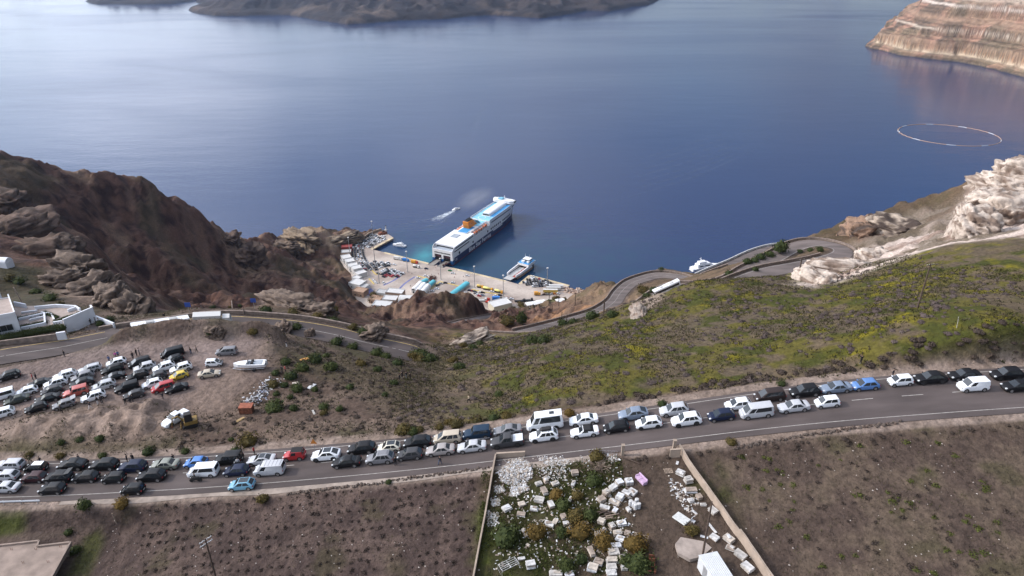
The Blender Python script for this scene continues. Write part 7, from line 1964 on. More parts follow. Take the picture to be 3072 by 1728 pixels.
def hbm(x, fl=0.0):      # half beam along the length; fl = flare aloft
 return float(np.interp(x, [0, 4, 95, 112, 125, 136, 143, 146], [HB * .985, HB, HB, HB * (.94 + fl * .05), HB * (.76 + fl * .18), HB * (.44 + fl * .33), HB * (.16 + fl * .36), HB * (.03 + fl * .3)]))
XS = [0, 2, 4, 20, 50, 80, 95, 104, 112, 119, 125, 131, 136, 140, 143, 146]
def hull(name, z0, z1, f0, f1, material, xs=XS, out=0.0, parent=FE, rake=0.0):
 m = MB()
 m.loft([[(x + rake * (x > 100) * 0, hbm(x, f0) + out, z0), (x, hbm(x, f1) + out, z1), (x, -hbm(x, f1) - out, z1), (x, -hbm(x, f0) - out, z0)] for x in xs])
 return m.build(name, material, parent)
hull('boot_stripe', -2.0, .7, 0, .05, M_SRED)
hull('hull_lower', .702, 7.0, .05, .35, M_NAVY, XS[2:])
hull('hull_upper', 7.002, 14.5, .35, .9, M_SWHITE, [3] + XS[3:])
for y, w in ((-10.4, 2.4), (0, 2.2), (10.4, 2.4)):
 m = MB(); m.box(1.6, y, .8, 3.2, w, 8.4); m.build('stern_pillar', M_SWHITE if y else M_SWHITE, FE)
 m = MB(); m.box(1.6, y, .75, 3.3, w + .1, 4.2); m.build('stern_pillar_base', mat('stern_blue', (.02, .10, .26), .5), FE)
for y in (-5.1, 5.1):
 m = MB(); m.box(2.4, y, .8, 1.4, 7.9, 7.0); m.build('stern_door_recess', M_DARK, FE)
 m = MB(); m.box(.9, y, 6.4, .25, 7.2, 1.9); m.build('raised_stern_door', mat('ship_dark_red', (.09, .04, .05), .6), FE)
 m = MB(); m.loft([[(2.6, y - 3.4, 2.1), (2.6, y + 3.4, 2.1), (2.6, y + 3.4, 2.6), (2.6, y - 3.4, 2.6)], [(-13.0, y - 3.4, ZP + .02), (-13.0, y + 3.4, ZP + .02), (-13.0, y + 3.4, ZP + .2), (-13.0, y - 3.4, ZP + .2)]])
 c = m.build('stern_ramp', mat('ramp_steel', (.24, .22, .20), .7, noise=.2, nscale=.3), FE)
 for s in (-1, 1):
  m = MB(); m.loft([[(2.6, y + s * 3.5 - .12, 2.3), (2.6, y + s * 3.5 + .12, 2.3), (2.6, y + s * 3.5 + .12, 3.9), (2.6, y + s * 3.5 - .12, 3.9)], [(-12.5, y + s * 3.5 - .12, ZP + .1), (-12.5, y + s * 3.5 + .12, ZP + .1), (-12.5, y + s * 3.5 + .12, ZP + .5), (-12.5, y + s * 3.5 - .12, ZP + .5)]])
  m.build('ramp_side', M_NAVY, c)
m = MB(); m.box(1.6, 0, 9.202, 3.2, 22.9, 5.3); m.build('stern_upper', M_SWHITE, FE)
for k in range(12):
 m = MB(); m.box(-.02, -8.6 + k * 1.56, 10.6, .12, 1.15, 1.2); m.build('window', M_GLASS, FE)
def block(name, x0, x1, w, z0, z1, material, k0=1.0, k1=1.0):
 m = MB(); m.loft([[(x, min(w, hbm(x, 1.0)) * a, z0), (x, min(w, hbm(x, 1.0)) * b, z1), (x, -min(w, hbm(x, 1.0)) * b, z1), (x, -min(w, hbm(x, 1.0)) * a, z0)] for x, a, b in [(x0, 1, 1)] + [(x, 1, 1) for x in (60, 90, 104, 112, 119, 125, 131, 136, 140) if x0 < x < x1] + [(x1, 1, 1)]])
 return m.build(name, material, FE)
block('aft_deckhouse', 5.5, 42, HB, 14.502, 18.0, M_SWHITE)
m = MB(); m.box(3.2, 0, 14.51, 5.4, 21.0, .06); m.build('aft_deck', M_SGREY, FE)
for s in (-1, 1):
 m = MB(); m.loft([[(x, s * (HB - .15) - .15, 14.5), (x, s * (HB - .15) + .15, 14.5), (x, s * (HB - .15) + .15, z), (x, s * (HB - .15) - .15, z)] for x, z in ((.1, 14.9), (1.2, 16.2), (3, 17.4), (5.6, 18.05))]); m.build('stern_bulwark', M_SWHITE, FE)
m = MB(); m.box(5.44, 0, 15.0, .12, 19, 1.4); m.build('window_band', M_GLASS, FE)
block('middle_deckhouse', 42, 74, 7.2, 14.502, 18.4, M_SWHITE)
block('forward_block', 74, 138, HB, 14.502, 19.2, M_SWHITE)
m = MB(); m.box(57, 0, 14.506, 31.5, 2 * HB - .3, .05); m.build('lifeboat_deck', M_SGREY, FE)
m = MB(); m.box(46, 0, 18.42, 18, 11.5, .3); m.box(46, 0, 18.72, 17, 10.5, .02, 1); m.build('aft_blue_deck', [M_SWHITE, M_SBLUE], FE)
m = MB(); m.box(28, 2, 18.01, 8, 7, .5); m.build('roof_hatch', M_SGREY, FE)
m = MB(); m.box(66, 0, 18.41, 15, 13.5, .12); m.build('pool_deck', M_SLB, FE)
m = MB(); m.box(80, 0, 19.21, 11, 21, .1); m.build('lido_deck', M_SLB, FE)
m = MB(); m.tube([(80, 1, 19.32), (80, 1, 19.5)], 4.2, 20); m.build('pool_rim', M_SWHITE, FE)
m = MB(); m.tube([(80, 1, 19.5), (80, 1, 19.54)], 3.7, 20); m.build('pool_cover', M_SLB, FE)
for s in (-1, 1):
 m = MB(); m.box(106, s * 7.9, 19.21, 40, 5.4, .1); m.build('side_deck', M_SBLUE if s < 0 else M_SLB, FE)
m = MB(); m.loft([[(x, -w_, 19.21), (x, w_, 19.21), (x, w_ * .9, 21.6), (x, w_ * .6, 22.2), (x, -w_ * .6, 22.2), (x, -w_ * .9, 21.6)] for x, w_ in ((87, 4.4), (90, 4.9), (124, 4.9), (128, 4.4))]); m.build('central_deckhouse', M_SWHITE, FE)
m = MB(); m.box(86.8, 0, 19.6, .3, 7.6, 1.3); m.build('deckhouse_window', M_GLASS, FE)
for s in (-1, 1):
 m = MB(); m.loft([[(x, s * (min(HB, hbm(x, 1)) - .1) - .1, 19.2), (x, s * (min(HB, hbm(x, 1)) - .1) + .1, 19.2), (x, s * (min(HB, hbm(x, 1)) - .1) + .1, 20.4), (x, s * (min(HB, hbm(x, 1)) - .1) - .1, 20.4)] for x in (74.5, 90, 104, 112, 119, 125, 131, 137)]); m.build('bulwark', M_SWHITE, FE)
m = MB(); m.loft([[(x, -w_, z0), (x, w_, z0), (x, w_ * .97, z1), (x, -w_ * .97, z1)] for x, w_, z0, z1 in ((124.5, 9, 20.6, 23.6), (127, 13.4, 20.4, 23.9), (131, 13.6, 20.4, 23.7), (134, 8, 20.6, 23.0))]); br = m.build('bridge', M_SWHITE, FE)
m = MB(); m.loft([[(x, -w_, 21.7), (x, w_, 21.7), (x, w_, 22.9), (x, -w_, 22.9)] for x, w_ in ((127, 13.62), (131.2, 13.75), (134.3, 7.9))]); m.build('bridge_window', M_GLASS, br)
m = MB(); m.box(128, 3, 23.9, 5, 5, 1.2); m.box(128, 3, 25.1, 3.4, 3.4, .3); m.build('radar_house', M_SLB, br)
m = MB(); m.tube([(128, -1, 23.8), (128, -1, 28.5)], [.5, .2], 6); m.tube([(128, -3, 26.5), (128, 1, 26.5)], .15, 5); m.tube([(126, 6, 23.8), (126, 6, 27)], .25, 5); m.build('mast', M_SWHITE, FE)
m = MB(); m.loft([[(x, hbm(x, .9) - .3, 14.51), (x, hbm(x, .9) - .3, 14.6), (x, -hbm(x, .9) + .3, 14.6), (x, -hbm(x, .9) + .3, 14.51)] for x in (138.1, 141, 144, 145.5)]); m.build('foredeck', M_SLB, FE)
for s in (-1, 1):
 m = MB(); m.loft([[(x, s * (hbm(x, .9) - .15) - .12, 14.4), (x, s * (hbm(x, .9) - .15) + .12, 14.4), (x, s * (hbm(x, .9) - .15) + .3, 16.6), (x, s * (hbm(x, .9) - .15) + .06, 16.6)] for x in (137, 140, 143, 146)]); m.build('bow_bulwark', M_SWHITE, FE)
fx, fy = 55.5, 1.2
m = MB(); m.loft([[(x + dx, fy - w_, z), (x + dx, fy + w_, z), (x + dx + L_, fy + w_ * .75, z), (x + dx + L_, fy - w_ * .75, z)] for x, dx, w_, L_, z in ((fx - 7, 0, 3.6, 17, 18.4), (fx - 7, -1.2, 3.4, 14, 22.0), (fx - 7, -2.2, 3.2, 10.5, 26.2))]); fu = m.build('funnel', M_FUN, FE)
m = MB(); m.box(fx - 3.2, fy, 26.205, 9.4, 4.6, .9, taper=.85); m.build('funnel_top', M_TRIM, fu)
for k in range(6):
 m = MB(); m.tube([(fx - 6.5 + k * 1.4, fy + (.9 if k % 2 else -.9), 27.0), (fx - 6.9 + k * 1.4, fy + (.9 if k % 2 else -.9), 28.2)], .35, 6); m.build('exhaust_pipe', M_TRIM, fu)
star = []
for k in range(10):
 r = 2.0 if k % 2 == 0 else .8; a = math.pi / 2 + k * math.pi / 5
 star.append((fx - 2.0 + r * math.cos(a), 0, 22.2 + r * math.sin(a)))
for s in (-1, 1):
 m = MB(); m.add([(x, fy + s * (2.98 + (22.2 - z) * .06), z) for x, _, z in star] + [(fx - 2.0, fy + s * 3.0, 22.2)], [(k, (k + 1) % 10, 10) for k in range(10)]); m.build('funnel_star', M_TRIM, fu)
m = MB(); m.loft([[(68.5, -3.5, 18.5), (68.5, 3.5, 18.5), (68.5, 3.5, 18.9), (68.5, -3.5, 18.9)], [(63.5, -3.8, 22.6), (63.5, 3.8, 22.6), (63.3, 3.8, 23.1), (63.3, -3.8, 23.1)]]); m.build('wind_screen', M_SLB, FE)
for s in (-1, 1):
 for k, x in enumerate((48, 57.5, 67)):
  m = MB(); m.loft([[(x + a * 4.2, s * 10.0 + b * 1.45 * r, 16.6 + c_ * 1.25 * r) for b, c_ in ((-1, 0), (-.7, -.8), (.7, -.8), (1, 0), (.75, .75), (0, 1.1), (-.75, .75))] for a, r in ((-1, .25), (-.75, .8), (0, 1), (.75, .8), (1, .25))]); lb = m.build('lifeboat', M_ORA, FE, smooth=False)
  m = MB(); m.box(x, s * 10.0, 17.55, 5.2, 1.3, .22); m.build('lifeboat_stripe', M_SWHITE if k % 2 else M_ORA, lb)
  for dx in (-2.6, 2.6):
   m = MB(); m.tube([(x + dx, s * 11.2, 14.6), (x + dx, s * 11.3, 17.0), (x + dx, s * 10.2, 18.6), (x + dx, s * 8.2, 18.7)], .22, 6); m.build('davit', M_SWHITE, FE)
for s in (-1, 1):
 for x in (13, 39.5, 70, 77.5, 81.5, 85.5, 89.5, 93.5, 97.5, 104.5, 108, 111.5, 115, 118.5, 122):
  z = 9.6 if x > 30 else 8.8; fl = .35 + .55 * (z - 7) / 7.5; y = s * (hbm(x, fl) + .02)
  m = MB(); m.tube([(x, y - s * .2, z), (x, y + s * .05, z)], 1.25 if x > 30 else 1.4, 14); m.build('porthole', M_GLASS, FE)
 for x0, x1, z in ((6, 40, 15.9), (4, 32, 13.0), (78, 136, 16.4)):
  m = MB(); n = 10
  m.loft([[(x, s * (min(HB, hbm(x, 1)) if z > 14.5 else hbm(x, .8)) + s * (-.1), z - .55), (x, s * (min(HB, hbm(x, 1)) if z > 14.5 else hbm(x, .8)) + s * .06, z - .55), (x, s * (min(HB, hbm(x, 1)) if z > 14.5 else hbm(x, .8)) + s * .06, z + .55), (x, s * (min(HB, hbm(x, 1)) if z > 14.5 else hbm(x, .8)) - s * .1, z + .55)] for x in np.linspace(x0, x1, n)]); m.build('window_band', M_GLASS, FE)
 m = MB(); m.box(92, s * (hbm(92, .3) + .03), 5.2, 21, .08, 1.5); m.build('name_plate', M_SWHITE, FE)
M_LET = mat('letter_white', (.85, .86, .88), .5)
def lettering(txt, size, parent, loc, rot, material, sx=1.0):
 cu = bpy.data.curves.new('letters', 'FONT'); cu.body = txt; cu.size = size; cu.extrude = .03; cu.offset = .10; cu.space_character = 1.06
 t = bpy.data.objects.new('letters', cu); COL.objects.link(t)
 dg = bpy.context.evaluated_depsgraph_get(); dg.update()
 me = bpy.data.meshes.new_from_object(t.evaluated_get(dg)); bpy.data.objects.remove(t)
 me.materials.clear(); me.materials.append(material)
 o = link('hull_lettering', me, parent, loc, rot); o.scale = (sx, 1, 1)
 return o
lt = lettering('Blue Star Ferries', 6.3, FE, (31, -HB - .06, 1.7), (math.pi / 2, 0, 0), M_LET, 1.0)
lettering('Blue Star Ferries', 6.3, FE, (80, HB + .06, 1.7), (math.pi / 2, 0, math.pi), M_LET, 1.0)
for k in range(2):
 m = MB(); m.box(7, -HB - .02, 3.2 + k * 1.4, 3.4, .08, .5); m.build('draught_mark', M_SWHITE, FE)
bm = bmesh.new(); bmesh.ops.create_icosphere(bm, subdivisions=3, radius=1.0)
sme = bpy.data.meshes.new('exhaust_smoke'); bm.to_mesh(sme); bm.free()
M_SMOKE = bpy.data.materials.new('exhaust_smoke'); M_SMOKE.use_nodes = True
nt = M_SMOKE.node_tree; nt.nodes.remove(nt.nodes['Principled BSDF'])
vol = nt.nodes.new('ShaderNodeVolumePrincipled'); vol.inputs['Color'].default_value = (.75, .78, .85, 1)
tc = nt.nodes.new('ShaderNodeTexCoord'); ln = nt.nodes.new('ShaderNodeVectorMath'); ln.operation = 'LENGTH'; nt.links.new(tc.outputs['Object'], ln.inputs[0])
nz = nt.nodes.new('ShaderNodeTexNoise'); nz.inputs['Scale'].default_value = 2.2; nz.inputs['Detail'].default_value = 4; nt.links.new(tc.outputs['Object'], nz.inputs['Vector'])
mr = nt.nodes.new('ShaderNodeMapRange'); mr.interpolation_type = 'SMOOTHSTEP'; mr.inputs['From Min'].default_value = 1; mr.inputs['From Max'].default_value = .15; mr.inputs['To Min'].default_value = 0; mr.inputs['To Max'].default_value = .028; nt.links.new(ln.outputs['Value'], mr.inputs['Value'])
mu = nt.nodes.new('ShaderNodeMath'); mu.operation = 'MULTIPLY'; nt.links.new(mr.outputs['Result'], mu.inputs[0]); nt.links.new(nz.outputs['Fac'], mu.inputs[1]); nt.links.new(mu.outputs[0], vol.inputs['Density'])
nt.links.new(vol.outputs[0], nt.nodes['Material Output'].inputs['Volume'])
sme.materials.append(M_SMOKE); sp0 = at_z(1426, 596, 24); so = link('exhaust_smoke', sme, None, sp0, (0, 0, 1.0), (42, 17, 13))
tag(so, 'faint exhaust smoke drifting from the ferry funnel', None, kind='stuff')
a_, b_ = at_z(1533, 838, 0), at_z(1597, 793, 0)
lc = empty('landing_ferry', (a_.x, a_.y, 0), math.atan2(b_.y - a_.y, b_.x - a_.x), 'small open deck car ferry with its ramp down at the quay', 'ferry')
LF = (b_ - a_).length
def h2(x): return float(np.interp(x / LF, [0, .1, .7, .9, 1], [5.2, 6.2, 6.4, 5.0, 2.2]))
m = MB(); m.loft([[(x, h2(x) * .92, -1.2), (x, h2(x), 3.0), (x, -h2(x), 3.0), (x, -h2(x) * .92, -1.2)] for x in np.linspace(0, LF, 9)]); m.build('hull', mat('small_ferry_hull', (.05, .05, .06), .5), lc)
m = MB(); m.box(LF * .30, 1.6, 3.01, LF * .58, 5.6, .06); m.build('car_deck', M_PGREY, lc)
m = MB(); m.box(LF * .30, -3.0, 3.01, LF * .58, 3.0, .07); m.build('red_deck', mat('deck_red', (.32, .07, .05), .7), lc)
for s in (-1, 1):
 m = MB(); m.loft([[(x, s * (h2(x) - .5) - .5, 3.0), (x, s * (h2(x) - .5) + .5, 3.0), (x, s * (h2(x) - .5) + .5, 5.2 + .04 * x), (x, s * (h2(x) - .5) - .5, 5.2 + .04 * x)] for x in np.linspace(1, LF * .72, 6)]); m.build('side_gallery', M_SWHITE, lc)
 m = MB(); m.loft([[(x, s * (h2(x) + .03) - .03, .8), (x, s * (h2(x) + .03) + .03, .8), (x, s * (h2(x) + .06) + .03, 2.6), (x, s * (h2(x) + .06) - .03, 2.6)] for x in np.linspace(2, LF * .8, 6)]); m.build('hull_band', M_POCHRE, lc)
m = MB(); m.box(LF * .72, 0, 5.6, LF * .34, 12.4, 2.4); m.build('passenger_house', M_SWHITE, lc)
m = MB(); m.box(LF * .72, 0, 8.005, LF * .33, 12.0, .1); m.build('upper_deck', M_SBLUE, lc)
m = MB(); m.box(LF * .76, 0, 8.11, 6.5, 7.5, 2.6); m.build('wheelhouse', M_SWHITE, lc)
m = MB(); m.box(LF * .76, 0, 9.3, 6.7, 7.7, .9); m.build('wheelhouse_window', M_GLASS, lc)
m = MB(); m.box(LF * .64, 2, 8.11, 3, 3, 1.5); m.box(LF * .66, -3.4, 8.11, 3, 2, 1.2); m.build('deck_locker', M_SWHITE, lc)
for y in (-2.2, 2.6):
 m = MB(); m.tube([(LF * .76, y, 10.7), (LF * .76, y, 15)], [.2, .1], 5); m.build('mast', M_SWHITE, lc)
m = MB(); m.loft([[(.3, -4.2, 2.6), (.3, 4.2, 2.6), (.3, 4.2, 3.0), (.3, -4.2, 3.0)], [(-7.5, -4.0, ZP + .02), (-7.5, 4.0, ZP + .02), (-7.5, 4.0, ZP + .2), (-7.5, -4.0, ZP + .2)]]); m.build('bow_ramp', M_PGREY, lc)
def motor_yacht(px, py, ang, L, label, H=1.0, name='motor_yacht'):
 p = at_z(px, py, 0); o = empty(name, (p.x, p.y, 0), math.radians(ang), label, 'boat')
 hb = L * .14
 w_ = lambda t: hb * float(np.interp(t, [0, .1, .6, .85, 1], [.85, 1, 1, .65, .05]))
 m = MB(); m.loft([[(t * L - L / 2, w_(t) * .8, -.4), (t * L - L / 2, w_(t), L * .10 + t * L * .02), (t * L - L / 2, -w_(t), L * .10 + t * L * .02), (t * L - L / 2, -w_(t) * .8, -.4)] for t in (0, .1, .3, .6, .75, .85, .94, 1)]); m.build('hull', M_SWHITE, o)
 z = L * .11
 m = MB(); m.loft([[(x * L, -k * hb, z), (x * L, k * hb, z), (x * L, k * hb * .8, z + h * L * H), (x * L, -k * hb * .8, z + h * L * H)] for x, k, h in ((-.32, .8, .085), (-.1, .85, .10), (.15, .8, .09), (.32, .45, .015))]); m.build('cabin', M_SWHITE, o)
 m = MB(); m.loft([[(x * L, -k * hb, z + .03 * L), (x * L, k * hb, z + .03 * L), (x * L, k * hb * .93, z + .065 * L), (x * L, -k * hb * .93, z + .065 * L)] for x, k in ((-.25, .82), (.14, .80), (.2, .6))]); m.build('cabin_window', M_GLASS, o)
 m = MB(); m.box(-.12 * L, 0, z + .098 * L * H, .26 * L, hb * 1.1, .045 * L * H); m.build('flybridge', M_SWHITE, o)
 m = MB(); m.tube([(-.15 * L, 0, z + .14 * L * H), (-.18 * L, 0, z + .26 * L * H)], [.012 * L, .006 * L], 5); m.tube([(-.17 * L, -hb * .5, z + .2 * L * H), (-.17 * L, hb * .5, z + .2 * L * H)], .007 * L, 5); m.build('mast', M_SWHITE, o)
 m = MB(); m.box(-.5 * L, 0, .3, .06 * L, hb * 1.5, .12); m.build('swim_platform', M_PGREY, o)
 return o
motor_yacht(1198, 738, 160, 15.5, 'white motor yacht moored inside the jetty')
motor_yacht(2112, 806, 20, 30, 'white motor yacht half hidden behind the lower road', 1.3)
sp = motor_yacht(1369, 629, 38, 11, 'small white speedboat heading out to sea', .8, 'speedboat')
def foam_mat(name, thr, alpha):
 m = bpy.data.materials.new(name); m.use_nodes = True; nt = m.node_tree; b = nt.nodes['Principled BSDF']; b.inputs['Base Color'].default_value = (.62, .68, .74, 1); b.inputs['Roughness'].default_value = .7
 tc = nt.nodes.new('ShaderNodeTexCoord'); n = nt.nodes.new('ShaderNodeTexNoise'); n.inputs['Scale'].default_value = .30; n.inputs['Detail'].default_value = 6; n.inputs['Roughness'].default_value = .7
 mp = nt.nodes.new('ShaderNodeMapping'); mp.inputs['Scale'].default_value = (.4, 1.2, 1); nt.links.new(tc.outputs['Object'], mp.inputs[0]); nt.links.new(mp.outputs[0], n.inputs['Vector'])
 at = nt.nodes.new('ShaderNodeAttribute'); at.attribute_name = 'Col'
 sp_ = nt.nodes.new('ShaderNodeSeparateColor'); nt.links.new(at.outputs['Color'], sp_.inputs[0])
 mr = nt.nodes.new('ShaderNodeMapRange'); mr.inputs['From Min'].default_value = thr; mr.inputs['From Max'].default_value = thr + .18; mr.inputs['To Max'].default_value = alpha; nt.links.new(n.outputs['Fac'], mr.inputs['Value'])
 mu = nt.nodes.new('ShaderNodeMath'); mu.operation = 'MULTIPLY'; nt.links.new(mr.outputs['Result'], mu.inputs[0]); nt.links.new(sp_.outputs[0], mu.inputs[1]); nt.links.new(mu.outputs[0], b.inputs['Alpha'])
 return m
M_FOAM = foam_mat('wake_foam', .40, .95); M_RIP = foam_mat('wake_ripple', .42, .16)
def foam(name, pts, widths, fades, material, label, z=.03):
 P = resample(np.array([tuple(at_z(*p, 0)) for p in pts]), 5); n = len(P); t = np.linspace(0, 1, n)
 w_ = np.interp(t, np.linspace(0, 1, len(widths)), widths); f_ = np.interp(t, np.linspace(0, 1, len(fades)), fades)
 T = np.gradient(P[:, :2], axis=0); T /= np.linalg.norm(T, axis=1)[:, None]; N = np.stack([-T[:, 1], T[:, 0]], 1)
 V = []; C = []; F = []
 for i in range(n):
  for k, e in ((-1, 0), (-.4, 1), (.4, 1), (1, 0)):
   V.append((P[i, 0] + N[i, 0] * w_[i] * k / 2, P[i, 1] + N[i, 1] * w_[i] * k / 2, z)); C.append([f_[i] * e] * 3)
 for i in range(n - 1):
  for k in range(3): F.append((i * 4 + k, i * 4 + k + 1, i * 4 + k + 5, i * 4 + k + 4))
 return tag(link(name, np_mesh(name, V, F, True, [material], None, np.array(C))), label, None, kind='stuff')
foam('boat_wake', [(1371, 628), (1340, 642), (1312, 656), (1295, 664)], [2, 9, 13, 11], [1, 1, .7, 0], M_FOAM, 'white foaming wake behind the speedboat')
for i, pts in enumerate(([(1372, 627), (1300, 655), (1230, 668), (1180, 678)], [(1373, 631), (1335, 660), (1300, 682), (1275, 705)], [(1373, 630), (1320, 662), (1270, 688)])):
 foam('wake_ripple', pts, [1.5, 3, 4], [1, .8, 0], M_RIP, ('upper', 'lowest', 'middle')[i] + ' thin ripple spreading from the speedboat', .05 + i * .01)
for i in range(7):
 t = i * 9
 foam('swell_ripple', [(1640 + t, 660 - t * 2.2 + 0), (1850 + t, 600 - t * 2.2), (2080 + t, 530 - t * 2.2), (2330 + t, 420 - t * 1.6)], [1.5, 2.6, 3, 3], [0, .5, .45, 0], M_RIP, 'faint long ripple of an old wake crossing the bay, number %d from the quay' % (i + 1), .03 + .004 * i)
for i in range(6):
 t = i * 22
 foam('swell_ripple', [(1385 + t * .3, 470 - t), (1400 + t * .3, 440 - t), (1430 + t * .3, 400 - t), (1455 + t * .3, 370 - t)], [2, 3, 3, 2], [0, .4, .4, 0], M_RIP, 'short faint ripple of the wake in mid bay, number %d from the quay' % (i + 1), .035 + .004 * i)
M_SLICK = bpy.data.materials.new('calm_slick'); M_SLICK.use_nodes = True
_b = M_SLICK.node_tree.nodes['Principled BSDF']; _b.inputs['Base Color'].default_value = (.02, .04, .08, 1); _b.inputs['Roughness'].default_value = .05; _b.inputs['IOR'].default_value = 1.333
pc = at_z(2845, 404, 0); m = MB(); n = 72
ring = [(77 * math.cos(2 * math.pi * k / n) * (1 + .02 * math.sin(3 * k)), 72 * math.sin(2 * math.pi * k / n), .25) for k in range(n + 1)]
o = empty('floating_boom', (pc.x, pc.y, 0), 0, 'orange floating boom forming a ring on the water', 'boom')
for k in range(0, n, 2):
 m = MB(); m.tube(ring[k:k + 3], .36, 6); m.build('float', mat('boom_orange', (.56, .36, .22), .6) if (k // 2) % 4 else M_SWHITE, o)
def body_mesh(pose):
 """one continuous skinned figure"""
 me = bpy.data.meshes.new('figure')
 J = {'pel': (0, 0, .95), 'spi': (0, .01, 1.18), 'che': (0, .0, 1.38), 'nek': (0, .01, 1.52), 'hd0': (0, .03, 1.60), 'hd1': (0, .02, 1.74)}
 R = {'pel': .145, 'spi': .135, 'che': .155, 'nek': .055, 'hd0': .085, 'hd1': .075}
 E = [('pel', 'spi'), ('spi', 'che'), ('che', 'nek'), ('nek', 'hd0'), ('hd0', 'hd1')]
 st = {'stand': (.04, -.04, 0, 0), 'walk': (.26, -.26, .12, -.12), 'photo': (.05, -.02, 0, 0)}[pose]
 for s, n in ((1, 'l'), (-1, 'r')):
  f = st[0] if s > 0 else st[1]
  J['hip' + n] = (s * .10, 0, .90); J['kne' + n] = (s * .11, f * .6 + .03, .50); J['ank' + n] = (s * .12, f - .02, .09); J['toe' + n] = (s * .13, f + .15, .05)
  R['hip' + n] = .10; R['kne' + n] = .068; R['ank' + n] = .052; R['toe' + n] = .045
  E += [('pel', 'hip' + n), ('hip' + n, 'kne' + n), ('kne' + n, 'ank' + n), ('ank' + n, 'toe' + n)]
  a = st[2] if s > 0 else st[3]
  J['sho' + n] = (s * .19, 0, 1.42); R['sho' + n] = .068
  if pose == 'photo': J['elb' + n] = (s * .27, .18, 1.28); J['wri' + n] = (s * .12, .32, 1.52); J['han' + n] = (s * .07, .36, 1.58)
  else: J['elb' + n] = (s * .26, a * .5 - .02, 1.15); J['wri' + n] = (s * .27, a + .05, .92); J['han' + n] = (s * .26, a + .08, .84)
  R['elb' + n] = .05; R['wri' + n] = .036; R['han' + n] = .042
  E += [('che', 'sho' + n), ('sho' + n, 'elb' + n), ('elb' + n, 'wri' + n), ('wri' + n, 'han' + n)]
 K = list(J); ix = {k: i for i, k in enumerate(K)}
 me.from_pydata([J[k] for k in K], [(ix[a], ix[b]) for a, b in E], [])
 o = bpy.data.objects.new('figure', me); COL.objects.link(o)
 md = o.modifiers.new('skin', 'SKIN'); o.modifiers.new('sub', 'SUBSURF').levels = 1
 for i, k in enumerate(K):
  v = me.skin_vertices[0].data[i]; v.radius = (R[k], R[k] * (.72 if k in ('pel', 'spi', 'che') else 1)); v.use_root = (k == 'pel')
 dg = bpy.context.evaluated_depsgraph_get(); dg.update()
 r = bpy.data.meshes.new_from_object(o.evaluated_get(dg)); bpy.data.objects.remove(o)
 r.materials.clear()
 for mm in (M_TRIM, M_TRIM, M_TRIM, M_TRIM): r.materials.append(mm)
 for p in r.polygons:
  c = p.center; p.use_smooth = True
  hand = (abs(c.x) > .22 and c.z < .92 and c.z > .7) if pose != 'photo' else (c.y > .28 and c.z > 1.45)
  p.material_index = 3 if hand or c.z > 1.50 else (2 if c.z > .93 else (1 if c.z > .10 else 0))
 h = MB()
 n = 8; h.loft([[(rr * math.cos(2 * math.pi * k / n), .015 + rr * 1.1 * math.sin(2 * math.pi * k / n) - .015, z) for k in range(n)] for rr, z in ((.088, 1.64), (.098, 1.70), (.09, 1.77), (.05, 1.82))])
 return r, h.mesh('hair', [mat('dark_hair', (.025, .018, .015), .8)], smooth=True)
FIG = {k: body_mesh(k) for k in ('stand', 'walk', 'photo')}
CL = {'black': (.018, .018, .021), 'dark': (.035, .033, .04), 'red': (.36, .04, .045), 'white': (.62, .62, .64), 'grey': (.16, .16, .17), 'blue': (.06, .09, .20), 'pink': (.40, .08, .26), 'jeans': (.05, .07, .12), 'olive': (.10, .09, .05), 'beige': (.34, .28, .21)}
CM = {k: mat('cloth_' + k, c, .9, noise=.12, nscale=6) for k, c in CL.items()}
SKINM = mat('skin', (.42, .25, .18), .6)
def person(px, py, top, legs, label, pose='stand', face=None, group=None, z=None):
 p = hit(px, py)
 o = empty('person', (p.x, p.y, (ground(p.x, p.y) if z is None else z)), face if face is not None else random.uniform(0, 6.28), label, 'person', group)
 b = link('body', FIG[pose][0], o)
 for i, mm in enumerate((CM['black'] if random.random() < .7 else CM['white'], CM[legs], CM[top], SKINM)):
  b.material_slots[i].link = 'OBJECT'; b.material_slots[i].material = mm
 link('hair', FIG[pose][1], o)
 k = random.uniform(.94, 1.05); o.scale = (k, k, k)
 return o
Z1 = lambda x, y: (x / 4.025, 1000 + y / 4.025)
